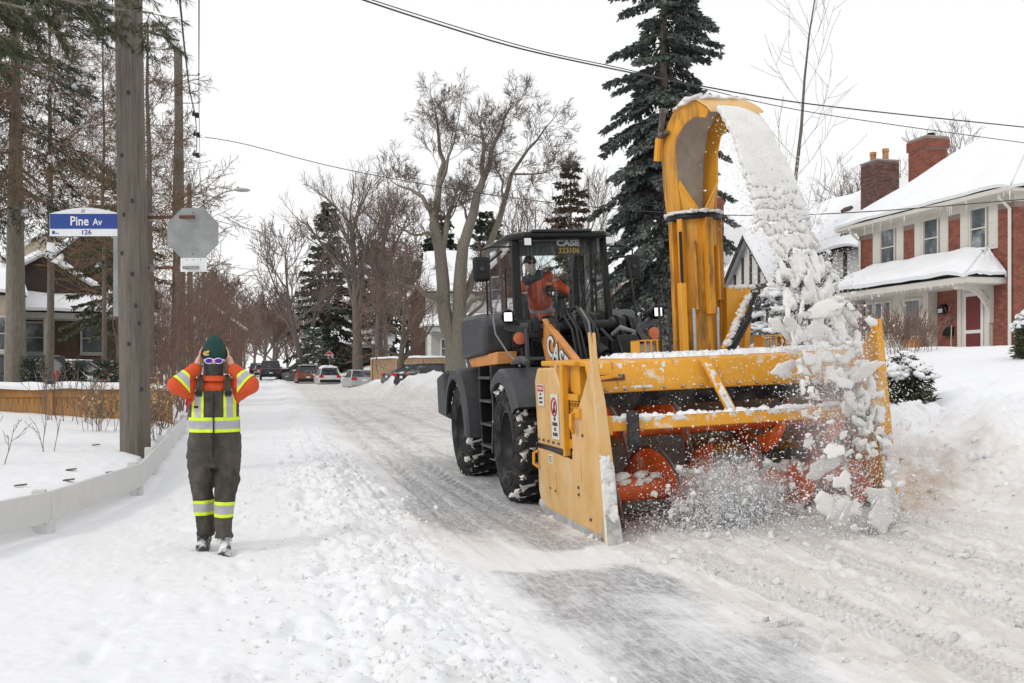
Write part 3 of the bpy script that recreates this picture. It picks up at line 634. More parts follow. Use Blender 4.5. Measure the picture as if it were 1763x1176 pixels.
m = MB().prism([(CX0+.25, 13.2), (CX1-.3, 13.18), (CX1-.32, 13.6), (CX0+.27, 13.6)], 'z', CZ1+.09, CZ1+.13); P5('roof_visor', m, 'grey_plastic', bevel=.02)
def pane(name, pts, m='cab_glass_clear'):
    mb = MB(); mb.add(pts, [tuple(range(len(pts)))]); return P5(name, mb, m, bevel=0, smooth=None)
# bowed windscreen
mb = MB(); nx = 8
for j, (z, yy) in enumerate(((2.0, CYF-.02), (CZ1, CYF+.12))):
    for i in range(nx+1):
        t = i/nx; mb.v.append((CX0+.1+t*(CX1-CX0-.17), yy-.09*math.sin(math.pi*t), z))
for i in range(nx): mb.f.append((i, i+1, nx+1+i+1, nx+1+i))
P5('windscreen', mb, 'cab_glass', bevel=0, smooth=180)
pane('side_window', [(CX0+.005, CYF+.09, CZ0+.3), (CX0+.005, 14.1, CZ0+.3), (CX0+.005, 14.1, CZ1), (CX0+.005, CYF+.15, CZ1)])
pane('side_window', [(CX0+.005, 14.17, CZ0+.6), (CX0+.005, CYR-.1, CZ0+.6), (CX0+.005, CYR-.1, CZ1), (CX0+.005, 14.17, CZ1)])
pane('side_window', [(CX1-.005, CYF+.09, CZ0+.1), (CX1-.005, 14.1, CZ0+.1), (CX1-.005, 14.1, CZ1), (CX1-.005, CYF+.15, CZ1)])
pane('side_window', [(CX1-.005, 14.17, CZ0+.6), (CX1-.005, CYR-.1, CZ0+.6), (CX1-.005, CYR-.1, CZ1), (CX1-.005, 14.17, CZ1)])
pane('rear_window', [(CX0+.1, CYR-.03, 2.3), (CX1-.1, CYR-.03, 2.3), (CX1-.1, CYR-.03, CZ1), (CX0+.1, CYR-.03, CZ1)])
P5('rear_panel', MB().box(CX0+.1, CX1-.1, CYR-.05, CYR-.01, CZ0, 2.3), 'black_paint')
P5('door_rail', MB().tube([(CX0-.03, 13.62, 2.1), (CX0-.05, 13.62, 2.2), (CX0-.05, 13.62, 2.95), (CX0-.03, 13.62, 3.05)], .014, 8), 'black_paint', bevel=0)
# sun band with the maker's name and fleet number
sb = P5('sun_band', MB().box(CX0+.12, CX1-.16, CYF+.09, CYF+.105, 3.19, CZ1-.005), 'grey_plastic', bevel=0)
put_text('lettering', 'CASE', .115, (4.22, CYF+.072, 3.355), (1, 0, 0), (0, 0, 1), 'print_white', sb, .006, .006, sx=1.25)
put_text('number', '323106', .105, (4.23, CYF+.072, 3.25), (1, 0, 0), (0, 0, 1), 'print_yellow', sb, .006, .002)
# inside
m = MB().prism([(CYF+.02, CZ0), (CYF+.30, CZ0), (CYF+.30, 2.25), (CYF+.22, 2.36), (CYF+.08, 2.34), (CYF+.02, 2.22)], 'x', 3.78, 4.62); P5('dashboard', m, 'black_paint', bevel=.09)
st = P5('steering_column', MB().tube([(4.13, CYF+.2, 2.3), (4.13, CYF+.36, 2.68)], [.10, .07], 10), 'grey_plastic', bevel=0)
ring = MB(); cst = V(4.13, CYF+.36, 2.70); e1 = V(1, 0, 0); e2 = V(0, .86, .5)
ring.tube([cst+.19*(math.cos(t)*e1+math.sin(t)*e2) for t in [2*math.pi*k/28 for k in range(29)]], .017, 8, False)
for a in (.3, 2.84, 4.71): ring.tube([cst, cst+.19*(math.cos(a)*e1+math.sin(a)*e2)], .012, 6)
P5('steering_wheel', ring, 'plastic_black', bevel=0)
sm = MB().box(3.84, 4.34, 14.15, 14.65, 2.0, 2.18); sm.obox((4.09, 14.7, 2.52), (.24, 0, 0), (0, .07, 0), (0, .05, .38)); P5('seat', sm, 'seat_cloth', bevel=.05)
P5('seat_base', MB().box(3.94, 4.24, 14.2, 14.6, CZ0, 2.0), 'black_paint')
P5('console', MB().box(4.42, 4.67, 14.0, 14.7, 2.1, 2.35), 'grey_plastic', bevel=.03)
for a, b in (((3.45, 13.55, CZ0), (3.45, 13.6, 3.2)),): P5('screen_post', MB().box(3.50, 3.57, 13.62, 13.70, 2.35, 3.18), 'siding_pale')
# wiper
wp = P5('wiper', MB().tube([(4.50, CYF-.12, 3.22), (4.53, CYF-.13, 2.85), (4.54, CYF-.13, 2.35)], .012, 6), 'plastic_black', bevel=0)
obj('wiper_arm', MB().tube([(4.52, CYF-.14, 2.8), (4.33, CYF-.14, 2.35), (4.23, CYF-.12, 2.1)], .010, 6).tube([(4.45, CYF-.14, 2.8), (4.25, CYF-.14, 2.3)], .008, 6).ball((4.515, CYF-.15, 2.82), .035), 'plastic_black', wp)
# roof work lamps
for x, y in ((3.57, 13.22), (4.74, 13.2)):
    w = P5('work_lamp', MB().box(x-.055, x+.055, y-.05, y+.03, 3.30, 3.41), 'plastic_black', bevel=.008); obj('lens', MB().box(x-.047, x+.047, y-.056, y-.051, 3.308, 3.402), 'sign_white', w)
# lit headlamps on brackets
for x, s in ((3.16, 1), (5.28, -1)):
    mb = MB(); mb.lathe([(12.80, .09), (12.82, .105), (12.92, .10), (13.12, .06), (13.16, .001)], (x, 0, 2.32), 'y', 16)
    hl = P5('headlamp', mb, 'grey_plastic' if s > 0 else 'plastic_black', bevel=0)
    obj('lens', MB().box(x-.055, x+.055, 12.79, 12.81, 2.262, 2.378), 'lamp_lit', hl, .03)
    P5('lamp_bracket', MB().bar((x, 13.0, 2.21), (x+.28*s, 12.85, 2.10), .05, .10).bar((x+.28*s, 12.85, 2.10), (x+.5*s, 12.7, 1.95), .05, .10), 'grey_plastic')
    P5('reflector', MB().lathe([(12.76, .001), (12.765, .08), (12.79, .085), (12.8, .001)], (x+.14*s if s > 0 else x-.08, 0, 2.03), 'y', 20), 'reflector', bevel=0)
P5('reflector_plate', MB().box(3.2, 3.42, 12.8, 12.83, 1.9, 2.1), 'black_paint')
# mirrors
for x, xr, yy in ((2.90, 3.42, 13.15), (5.11, 4.78, 13.25)):
    mm = P5('mirror', MB().box(x-.115, x+.115, yy-.05, yy+.05, 2.82, 3.16), 'plastic_black', bevel=.04)
    obj('mirror_arm', MB().tube([(x, yy, 3.14), (x, yy, 3.24), (x+(xr-x)*.3, yy+.1, 3.30), (xr, yy+.3, 3.32)], .013, 8), 'plastic_black', mm)
    obj('mirror_clamp', MB().lathe([(yy-.075, .001), (yy-.075, .028), (yy-.05, .035)], (x, 0, 2.99), 'y', 12), 'grey_plastic', mm)
P5('hand_rail', MB().tube([(4.80, 13.2, 3.12), (4.93, 13.1, 3.12), (4.97, 13.05, 3.04), (5.0, 12.9, 2.25)], .018, 8), 'plastic_black', bevel=0)
P5('hand_rail', MB().tube([(3.08, 13.7, 2.3), (3.1, 13.75, 3.1), (3.35, 13.8, 3.3)], .015, 8), 'plastic_black', bevel=0)
# boom with the maker's lettering
bm_ = MB().prism([(12.62, 2.22), (12.50, 2.24), (10.95, 1.60), (10.9, 1.2), (11.3, 1.1), (12.5, 1.72), (12.68, 2.02)], 'x', 3.56, 3.65)
boom = P5('boom_arm', bm_, 'case_orange'); P5('boom_edge', MB().bar((3.59, 12.56, 2.262), (3.59, 10.93, 1.60), .085, .02), 'case_orange')
ph = math.atan2(.64, 1.55); bx = V(0, -math.cos(ph), -math.sin(ph)); by = V(0, -math.sin(ph), math.cos(ph))
put_text('lettering', 'CASE', .36, V(3.552, 11.90, 1.77), bx, by, 'print_black', boom, .004, .022, sx=1.12)
put_text('lettering', 'CASE', .36, V(3.547, 11.90, 1.77), bx, by, 'print_white', boom, .004, .006, sx=1.12)
bm2 = MB().prism([(12.62, 2.22), (12.50, 2.24), (11.0, 1.30), (11.0, 1.0), (11.3, .98), (12.5, 1.80)], 'x', 4.72, 4.81); P5('boom_arm', bm2, 'black_paint')
# tower plates, cross tube and pivots
for x0, x1 in ((3.62, 3.68), (4.50, 4.58), (4.64, 4.71)):
    mb = MB().prism([(12.15, 1.2), (12.75, 1.2), (12.7, 2.1), (12.6, 2.24), (12.42, 2.29), (12.24, 2.24), (12.15, 2.1)], 'x', x0, x1); P5('tower_plate', mb, 'black_paint')
P5('pivot_pin', MB().lathe([(4.44, .001), (4.44, .085), (4.78, .085), (4.79, .001)], (0, 12.42, 2.17), 'x', 16), 'grey_plastic', bevel=0)
P5('cross_tube', MB().lathe([(3.6, .085), (4.5, .095)], (0, 12.42, 2.13), 'x', 16), 'black_paint', bevel=0)
P5('tilt_cylinder', MB().tube([(4.13, 12.5, 2.0), (4.13, 11.7, 1.75)], .085, 12).tube([(4.13, 11.7, 1.75), (4.13, 11.0, 1.5)], .045, 10), 'black_paint', bevel=0)
P5('lift_cylinder', MB().tube([(3.72, 12.9, 1.2), (3.72, 11.6, 1.45)], .07, 12), 'black_paint', bevel=0)
P5('link_plate', MB().prism([(11.3, .9), (11.7, .9), (11.75, 1.9), (11.5, 2.0), (11.35, 1.8)], 'x', 4.2, 4.46), 'black_paint')
r_ = random.Random(4)
for k in range(7):
    x = 3.78+.055*k; z1 = 2.22+r_.uniform(-.04, .14)
    P5('hose', MB().tube([(x, 12.55, 1.9), (x-.02, 12.5, z1), (x+.02, 12.36, z1+.06), (x+.07, 12.2, z1-.12), (x+.10+r_.uniform(-.04, .05), 12.0, 1.62), (x+.14, 11.6, 1.35)], .019, 8), 'hose_pale' if k == 4 else 'hose', bevel=0)
P5('hose', MB().tube([(4.40, 12.2, 2.02), (4.44, 12.02, 2.10), (4.60, 11.98, 2.04), (4.58, 12.0, 1.86), (4.40, 12.05, 1.88)], .035, 8), 'hose_pale', bevel=0)
P5('hose', MB().tube([(4.2, 12.1, 2.1), (4.45, 11.9, 1.75), (4.62, 11.95, 1.7), (4.7, 12.1, 1.95)], .022, 8), 'hose', bevel=0)
P5('cable', MB().tube([(3.10, 12.98, 2.62), (3.02, 12.95, 2.45), (2.98, 12.9, 2.3), (2.99, 12.85, 2.1), (3.1, 12.7, 1.86), (3.22, 12.5, 1.66)], .012, 6), 'hose_pale', bevel=0)
P5('bracket_frame', MB().bar((3.3, 12.7, 2.2), (3.62, 12.5, 2.16), .05, .07).bar((3.36, 12.66, 2.16), (3.36, 12.6, 1.3), .05, .10).bar((3.36, 12.6, 1.75), (3.62, 12.5, 1.75), .04, .05), 'grey_plastic')
P5('valve_block', MB().box(3.38, 3.62, 12.55, 12.75, 2.02, 2.25).box(3.42, 3.5, 12.5, 12.6, 2.1, 2.3), 'black_paint')
# ================================================================ SNOW BLOWER
sbw = thing('snow_blower', 'yellow snow blower attachment with orange augers and tall curved chute', 'snow blower', LB)
sbw.rotation_euler = (0, ROLL, 0)
def PB(name, mb, m, parent=None, bevel=.008, **k): return obj(name, mb, m, parent or sbw, bevel, **k)
X0, X1 = 3.0, 6.06
# side plates with swept leading edge and pointed fin
side = [(8.62, .02), (8.76, 1.33), (8.83, 1.97), (9.0, 1.60), (9.22, 1.38), (9.62, 1.02), (9.62, .70), (10.98, .76), (11.0, .25), (10.9, .10), (10.6, .03)]
sp_ = PB('side_plate', MB().prism(side, 'x', X0, X0+.035), 'yellow_salted')
sideR = [(8.72, .02), (8.84, 1.33), (8.90, 2.0), (9.30, 1.55), (10.3, 1.3), (10.4, .10), (10.3, .03)]
PB('side_plate', MB().prism(sideR, 'x', X1-.035, X1), 'yellow_paint')
for xa, xb, s in ((X0-.03, X0+.115, 1), (X1-.115, X1+.03, -1)):
    xi = xb if s > 0 else xa; xo = xa if s > 0 else xb
    q = MB(); pts = [(8.60, .0), (8.67, .66), (8.74, 1.33), (8.82, 1.97)] if s > 0 else [(8.70, .0), (8.76, .66), (8.82, 1.33), (8.88, 2.0)]; ws = [1, 1, .75, .12]
    vs = []
    for (y, z), w in zip(pts, ws):
        vs += [(xo, y, z), (xo+(xi-xo)*w, y+.02, z), (xo+(xi-xo)*w, y+.06, z), (xo, y+.06, z)]
    fs = [(0, 1, 2, 3)[::-1], (12, 13, 14, 15)]
    for i in range(3):
        for k in range(4):
            k2 = (k+1) % 4; fs.append((i*4+k, i*4+k2, i*4+4+k2, i*4+4+k))
    q.add(vs, fs); PB('leading_edge', q, 'yellow_frosted' if s < 0 else 'yellow_salted', recalc=True)
    # caked snow on the leading edge
    cv = lambda U, W: .28-.9*sstep(.45, .75, W)
    crust('caked_snow', sbw, ((min(xo, xi), pts[0][0], .0), (max(xo, xi), pts[0][0]+.0, .0), (max(xo, xi)-.02, pts[2][0]-.002, 1.4), (min(xo, xi), pts[2][0]-.002, 1.4)), 14, 130, .022, cv, 8+int(s))
PB('skid_shoe', MB().prism([(8.56, -.02), (8.64, .075), (10.6, .09), (10.92, .16), (10.98, .10), (10.65, .0)], 'x', X0-.02, X0+.06), 'grey_steel')
PB('corner_shoe', MB().prism([(8.52, -.02), (8.62, .28), (8.72, .28), (8.8, -.02)], 'x', X0-.02, X0+.12), 'grey_steel')
# drive housing on the near side
hs = MB().prism([(9.98, .78), (11.0, .78), (11.03, 1.50), (10.9, 1.64), (10.25, 1.645), (9.98, 1.42)], 'x', X0+.01, X0+.62); hz = PB('drive_housing', hs, 'yellow_salted', bevel=.02)
PB('housing_band', MB().box(X0-.004, X0+.4, 9.95, 11.02, .735, .785), 'black_paint')
PB('housing_top', MB().prism([(9.60, 1.34), (9.98, 1.40), (10.25, 1.66), (9.60, 1.66)], 'x', X0+.10, X0+.6), 'yellow_paint')
PB('housing_post', MB().box(X0+.0, X0+.07, 9.90, 9.975, .72, 1.70), 'yellow_paint')
PB('housing_post', MB().box(X0+.0, X0+.5, 9.46, 9.60, 1.66, 1.71).box(X0+.02, X0+.5, 9.60, 10.2, 1.665, 1.70), 'yellow_paint')
PB('grille_frame', MB().box(X0+.06, X0+.12, 9.58, 9.92, .80, .90).box(X0+.06, X0+.12, 9.58, 9.92, 1.30, 1.37), 'yellow_paint')
PB('grille_back', MB().box(X0+.2, X0+.22, 9.55, 9.95, .8, 1.4), 'print_black')
for k in range(8): PB('grille_bar', MB().box(X0+.075, X0+.095, 9.58, 9.90, .93+k*.05, .938+k*.05), 'yellow_paint', bevel=0)
for k in range(3): PB('grille_bar', MB().box(X0+.07, X0+.09, 9.66+.09*k, 9.668+.09*k, .90, 1.31), 'yellow_paint', bevel=0)
PB('access_panel', MB().box(X0-.006, X0+.0, 9.35, 9.62, .52, .80), 'yellow_salted', bevel=.003)
PB('access_panel', MB().box(X0-.006, X0+.0, 10.25, 10.5, .28, .52), 'yellow_salted', bevel=.003)
for y, z in ((9.45, .45), (9.45, .38), (10.28, .32), (10.48, .33), (9.1, .18), (9.25, .98), (10.1, .84), (10.3, .84), (10.5, .84), (10.7, .84), (10.9, .84)):
    PB('bolt', MB().lathe([(X0-.018, .001), (X0-.016, .015), (X0-.0, .016)], (0, y, z), 'x', 8), 'steel_worn', bevel=0)
PB('hook', MB().tube([(X0-.01, 9.42, 1.20), (X0-.07, 9.40, 1.18), (X0-.08, 9.38, 1.06), (X0-.05, 9.40, 1.0), (X0-.03, 9.48, 1.04), (X0-.03, 9.5, 1.16)], .018, 8).box(X0-.03, X0+.02, 9.26, 9.44, 1.15, 1.24), 'yellow_paint', bevel=0)
PB('hook', MB().tube([(X0-.01, 10.94, .70), (X0-.06, 10.94, .68), (X0-.07, 10.92, .56), (X0-.02, 10.9, .52)], .018, 8), 'yellow_paint', bevel=0)
# placards
def placard(y0, y1, z0, z1): return PB('placard', MB().box(X0-.003, X0+.006, y0, y1, z0, z1), 'placard', bevel=0)
lx, ly = (0, -1, 0), (0, 0, 1)
p = placard(10.08, 10.34, .88, 1.36); xp = X0-.005
rg = MB()
rg.tube([(xp, 10.21+.095*math.cos(t), 1.225+.095*math.sin(t)) for t in [2*math.pi*k/24 for k in range(25)]], .010, 6, False); rg.tube([(xp, 10.28, 1.16), (xp, 10.14, 1.29)], .008, 6)
obj('ban_ring', rg, 'print_red', p)
obj('figure', MB().ball((xp, 10.21, 1.27), (.004, .018, .018)).tube([(xp, 10.21, 1.25), (xp, 10.2, 1.21), (xp, 10.24, 1.16)], .011, 6).tube([(xp, 10.2, 1.21), (xp, 10.17, 1.165)], .010, 6).tube([(xp, 10.21, 1.24), (xp, 10.17, 1.255)], .008, 6), 'print_black', p)
for k, w in enumerate(('NO', 'CLIMBING', 'ON', 'BLOWER')): put_text('lettering', w, .052, (xp, 10.21, 1.095-.055*k), lx, ly, 'print_black', p, .003, .001, sx=.85)
p = placard(10.62, 10.86, 1.22, 1.46); obj('header', MB().box(X0-.005, X0-.003, 10.63, 10.85, 1.38, 1.45), 'print_red', p)
put_text('lettering', 'DANGER', .045, (X0-.007, 10.74, 1.415), lx, ly, 'print_white', p, .003)
for k in range(3): put_text('lettering', ('KEEP', 'CLEAR OF', 'BLOWER')[k], .032, (X0-.006, 10.74, 1.35-.045*k), lx, ly, 'print_black', p, .003)
p = placard(10.38, 10.52, .60, .70)
for k in range(3): obj('print_line', MB().box(X0-.005, X0-.003, 10.40, 10.50, .62+.025*k, .63+.025*k), 'print_black', p)
# hood, rubber curtain, bumper bar
hd = PB('hood', MB().prism([(9.16, 1.38), (9.145, 1.46), (9.22, 1.675), (9.30, 1.70), (10.9, 1.72), (10.9, 1.66), (9.30, 1.65), (9.19, 1.46), (9.19, 1.38)], 'x', X0+.06, X1-.05), 'yellow_frosted', bevel=.012)
PB('rubber_curtain', MB().prism([(9.17, 1.385), (9.20, 1.385), (9.27, 1.24), (9.24, 1.24)], 'x', X0+.08, X1-.08), 'rubber')
for k in range(14): PB('bolt', MB().ball((X0+.22+k*.2, 9.145, 1.415), .017, 8, 6), 'steel', bevel=0)
bar = PB('bumper_bar', MB().box(X0+.10, X1-.10, 8.84, 8.95, 1.03, 1.155), 'yellow_frosted', bevel=.012)
for x in (X0+.02, X1-.16): PB('bar_bracket', MB().box(x, x+.14, 8.82, 9.1, 1.0, 1.18), 'yellow_paint')
PB('strut', MB().bar((4.26, 9.15, 1.68), (4.40, 8.87, 1.15), .10, .03, (0, -1, .3)), 'yellow_paint')
for k in range(4): PB('bolt', MB().ball((4.28+.012*k+.04*(k % 2), 9.10-.02*(k//2), 1.56-.05*(k//2)), .016, 8, 6), 'steel_worn', bevel=0)
for x in (X0+.30, X1-.33): PB('rubber_buffer', MB().box(x, x+.105, 8.76, 8.835, .88, 1.22), 'rubber', bevel=.01)
PB('slot_shade_box', MB().box(X0+.09, X0+.42, 9.15, 9.168, 1.50, 1.56), 'rust', bevel=0)  # no opening: a dark box stands for the shaded recess in the hood
PB('latch_lever', MB().bar((X0+.06, 9.10, 1.52), (X0+.30, 9.10, 1.545), .02, .04).box(X0+.27, X0+.33, 9.08, 9.14, 1.53, 1.57), 'yellow_paint')
# inside of the housing
PB('back_wall', MB().prism([(10.25, .02), (10.33, .02), (10.33, 1.68), (10.25, 1.66)], 'x', X0+.05, X1-.05), 'snow_dirty', bevel=0)
PB('housing_floor', MB().box(X0+.05, X1-.05, 9.1, 10.3, .0, .03), 'steel_worn')
PB('middle_beam', MB().prism([(9.75, .66), (10.25, .60), (10.25, .80), (9.8, .76)], 'x', 4.55, X1-.06), 'yellow_paint')
def helix(x0, x1, cy, cz, r0, r1, turns, ph, n, th=.02):
    mb = MB(); N = int(n*turns)
    for i in range(N+1):
        t = i/N; a = ph+2*math.pi*turns*t; x = x0+(x1-x0)*t
        for rr, dx in ((r0, -th/2), (r1, -th/2), (r1, th/2), (r0, th/2)): mb.v.append((x+dx, cy+rr*math.cos(a), cz+rr*math.sin(a)))
    for i in range(N):
        for k in range(4):
            k2 = (k+1) % 4; mb.f.append((i*4+k, i*4+k2, i*4+4+k2, i*4+4+k))
    mb.f += [(0, 1, 2, 3)[::-1], tuple(range(N*4, N*4+4))]
    return mb
def auger(cy, cz, R, r_in, turns, ph, shaft_r):
    sh = PB('auger', MB().lathe([(X0+.05, shaft_r), (X1-.05, shaft_r)], (0, cy, cz), 'x', 16), 'orange_paint', bevel=0)
    for xa, xb, tn, p0 in ((X0+.10, 4.36, turns, ph), (X1-.10, 4.70, turns, ph+1.2)):
        obj('flight', helix(xa, xb, cy, cz, r_in, R-.03, tn, p0, 36), 'orange_paint', sh, smooth=40)
        obj('wear_edge', helix(xa, xb, cy, cz, R-.03, R, tn, p0, 36, .026), 'steel_worn', sh, smooth=40)
        for k in range(int(tn*4)):
            t = (k+.5)/(tn*4); a = p0+2*math.pi*tn*t; x = xa+(xb-xa)*t
            obj('spoke', MB().tube([(x, cy, cz), (x, cy+(r_in+.03)*math.cos(a), cz+(r_in+.03)*math.sin(a))], .02, 6), 'orange_paint', sh)
    return sh
auger(9.48, 1.0, .36, .15, 1.9, .6, .085)
lowa = auger(9.28, .43, .41, .13, 1.9, 2.2, .13)
# snow riding on the lower shaft and bumper
r_ = np.random.RandomState(3); sp = []
for k in range(90): sp.append((r_.uniform(X0+.2, X1-.2), 9.30+r_.uniform(-.13, .03), .52+r_.uniform(-.03, .05), .09, .06, .04, 0.))
clods('riding_snow', sp, 'snow_flying', None, None, sbw, seed=12)
crust('bar_snow', sbw, ((X0+.12, 8.835, 1.157), (X1-.1, 8.835, 1.157), (X1-.1, 8.952, 1.157), (X0+.12, 8.952, 1.157)), 260, 8, .035, .12, 31, 'snow_fluffy')
crust('bar_frost', sbw, ((X0+.12, 8.837, 1.10), (X1-.1, 8.837, 1.10), (X1-.1, 8.837, 1.16), (X0+.12, 8.837, 1.16)), 260, 8, .007, lambda U, W: -.25+.4*W, 32)
crust('hood_snow', sbw, ((X0+.75, 9.30, 1.706), (X1-.06, 9.30, 1.706), (X1-.06, 10.9, 1.722), (X0+.75, 10.9, 1.722)), 220, 60, .05, lambda U, W: .05+.25*U, 33, 'snow_fluffy')
crust('hood_frost', sbw, ((X0+.12, 9.143, 1.42), (X1-.1, 9.143, 1.42), (X1-.1, 9.219, 1.672), (X0+.12, 9.219, 1.672)), 280, 24, .006, lambda U, W: -.36+.34*np.exp(-((U-.16)/.13)**2)+.15*np.exp(-((U-.62)/.05)**2), 34)
crust('strut_snow', sbw, ((4.235, 9.125, 1.64), (4.31, 9.125, 1.64), (4.43, 8.85, 1.17), (4.355, 8.85, 1.17))[::-1], 10, 60, .02, .12, 35)
# caged lamps
for x in (4.08, 5.56):
    lb = PB('caged_lamp', MB().box(x-.14, x-.125, 10.1, 10.35, 1.72, 1.90).box(x+.125, x+.14, 10.1, 10.35, 1.72, 1.90).box(x-.14, x+.14, 10.1, 10.35, 1.885, 1.90).box(x-.14, x+.14, 10.1, 10.35, 1.71, 1.725), 'yellow_paint', bevel=.004)
    obj('lens', MB().box(x-.10, x+.10, 10.2, 10.26, 1.735, 1.865), 'lamp_lens', lb, .02)
    for k in range(3): obj('cage_bar', MB().box(x-.07+.07*k-.006, x-.07+.07*k+.006, 10.08, 10.1, 1.72, 1.89), 'yellow_paint', lb)
# chute column
CC = V(4.71, 10.25, 0)
col = PB('chute_column', MB().lathe([(1.72, .222), (2.22, .222)], CC, 'z', 10), 'yellow_grimy', bevel=0, smooth=20)
slv = PB('chute_sleeve', MB().lathe([(2.18, .235), (3.20, .24)], CC, 'z', 10), 'yellow_grimy', bevel=0, smooth=20)
for a, wd_, z0, z1 in ((-2.55, .05, 2.15, 3.2), (-1.42, .07, 2.15, 3.2), (-2.0, .02, 2.2, 2.95), (-1.0, .02, 2.3, 2.9), (-.35, .05, 2.3, 3.2), (-3.05, .06, 1.72, 3.18), (.4, .05, 1.72, 3.18)):
    c = CC+V(math.cos(a), math.sin(a), 0)*.262
    PB('chute_rib', MB().obox(c+V(0, 0, (z0+z1)/2), V(-math.sin(a), math.cos(a), 0)*wd_/2*1.3, V(math.cos(a), math.sin(a), 0)*.04, V(0, 0, (z1-z0)/2)), 'yellow_grimy')
PB('chute_post', MB().box(4.42, 4.49, 10.02, 10.12, 1.72, 2.5), 'yellow_paint'); PB('chute_post', MB().box(4.93, 5.0, 10.15, 10.3, 1.72, 3.16), 'yellow_grimy')
for x in (4.55, 4.83): PB('ram_rod', MB().tube([(x, 10.0, 1.72), (x, 10.0, 2.22)], .021, 10), 'steel', bevel=0)
PB('side_ram', MB().tube([(4.445, 10.03, 2.5), (4.445, 10.03, 3.05)], .018, 8), 'black_paint', bevel=0)
PB('hose', MB().tube([(4.20, 10.1, 1.75), (4.17, 10.05, 2.3), (4.22, 10.0, 2.36), (4.27, 10.0, 2.3), (4.26, 10.0, 1.75)], .014, 6), 'hose', bevel=0)
PB('collar', MB().lathe([(3.19, .23), (3.19, .30), (3.215, .308), (3.235, .30), (3.235, .308), (3.26, .295), (3.26, .2)], CC, 'z', 32), 'black_paint', bevel=0)
sp = [(CC.x+.28*math.cos(a)*r, CC.y+.28*math.sin(a)*r, 3.268, .055, .04, .022, 0.) for a, r in [(r_.uniform(0, 6.28), r_.uniform(.86, 1.04)) for _ in range(110)]]
clods('collar_snow', sp, 'snow_crust', None, None, sbw, seed=14)
# chute hood: back plate bending over, two cheeks, open toward the front
be = rad(88); DR = V(math.cos(be), -math.sin(be), 0); PD = V(math.sin(be), math.cos(be), 0); UPV = V(0, 0, 1)
path = [(-.22, 3.26, .34, .44), (-.26, 3.60, .36, .50), (-.29, 3.95, .34, .53), (-.24, 4.24, .32, .54), (-.10, 4.41, .30, .55), (.08, 4.49, .24, .56), (.27, 4.45, .17, .56), (.42, 4.33, .10, .58)]
def hood_ring(i, t):
    s_, z, dep, w = path[i]; a = path[max(i-1, 0)]; b = path[min(i+1, len(path)-1)]
    tg = V(b[0]-a[0], b[1]-a[1]); nrm = V(tg.y, -tg.x).normalized()          # towards the inside of the bend
    p = CC+DR*s_+UPV*z+PD*(.006*i*i*.75+.012*i); inn = DR*nrm.x+UPV*nrm.y
    return p, inn, dep, w
bp_ = MB(); ck = [MB(), MB()]; inner = MB()
for i in range(len(path)):
    p, inn, dep, w = hood_ring(i, 0)
    bp_.v += [tuple(p+PD*w/2), tuple(p-PD*w/2), tuple(p-PD*w/2+inn*.02), tuple(p+PD*w/2+inn*.02)]
    inner.v += [tuple(p+PD*(w/2-.02)+inn*.024), tuple(p-PD*(w/2-.02)+inn*.024)]
    for s, sg in ((0, 1), (1, -1)):
        e = p+PD*sg*w/2
        ck[s].v += [tuple(e+inn*.0), tuple(e+inn*dep), tuple(e+inn*dep-PD*sg*.018), tuple(e-PD*sg*.018)]
n = len(path)
for mb in (bp_, ck[0], ck[1]):
    for i in range(n-1):
        for k in range(4):
            k2 = (k+1) % 4; mb.f.append((i*4+k, i*4+k2, i*4+4+k2, i*4+4+k))
    mb.f += [(0, 1, 2, 3), tuple(range(n*4-4, n*4))]
inner.f += [(i*2, i*2+1, i*2+3, i*2+2) for i in range(n-1)]
ch = PB('chute_hood', bp_, 'yellow_grimy', recalc=True, bevel=0); obj('cheek_plate', ck[0], 'yellow_paint', ch, .004, recalc=True); obj('cheek_plate', ck[1], 'yellow_grimy', ch, .004, recalc=True)
obj('snow_lining', inner, 'snow_dirty', ch)
# front skirt of the hood just above the collar
sk = MB()
for sg in (1, -1):
    a = CC+DR*.08+PD*sg*.20+UPV*3.26; b = CC+DR*.21+PD*sg*.04+UPV*3.26; c2 = CC+DR*.10+PD*sg*.225+UPV*3.55; d2 = CC+DR*.20+PD*sg*.03+UPV*3.30
    c3 = CC+DR*.16+PD*sg*.23+UPV*3.62
    o_ = len(sk.v); sk.v += [tuple(q) for q in (a, b, d2, c3, c2)]; sk.f.append((o_, o_+1, o_+2, o_+3, o_+4))
skb = obj('front_skirt', sk, 'yellow_paint', ch, smooth=None); md = skb.modifiers.new('thick', 'SOLIDIFY'); md.thickness = .015
# deflector flap at the lip, with its ram and link
p, inn, dep, w = hood_ring(n-1, 0); p0, inn0, _, w0 = hood_ring(n-4, 0)
fl = MB(); e0 = p0-inn0*.02; em_ = hood_ring(n-3, 0)[0]-hood_ring(n-3, 0)[1]*.02; en_ = hood_ring(n-2, 0)[0]-hood_ring(n-2, 0)[1]*.02; e1 = p-inn*.02; e2 = p+(p-hood_ring(n-2, 0)[0]).normalized()*.07
for q, ww in ((e0, .54), (em_, .57), (en_, .60), (e1, .62), (e2, .63)): fl.v += [tuple(q+PD*ww/2), tuple(q-PD*ww/2), tuple(q-PD*ww/2+UPV*.02), tuple(q+PD*ww/2+UPV*.02)]
for i in range(4):
    for k in range(4): k2 = (k+1) % 4; fl.f.append((i*4+k, i*4+k2, i*4+4+k2, i*4+4+k))
fl.f += [(0, 1, 2, 3), (16, 17, 18, 19)]; obj('deflector_flap', fl, 'yellow_salted', ch, recalc=True)
sp = []
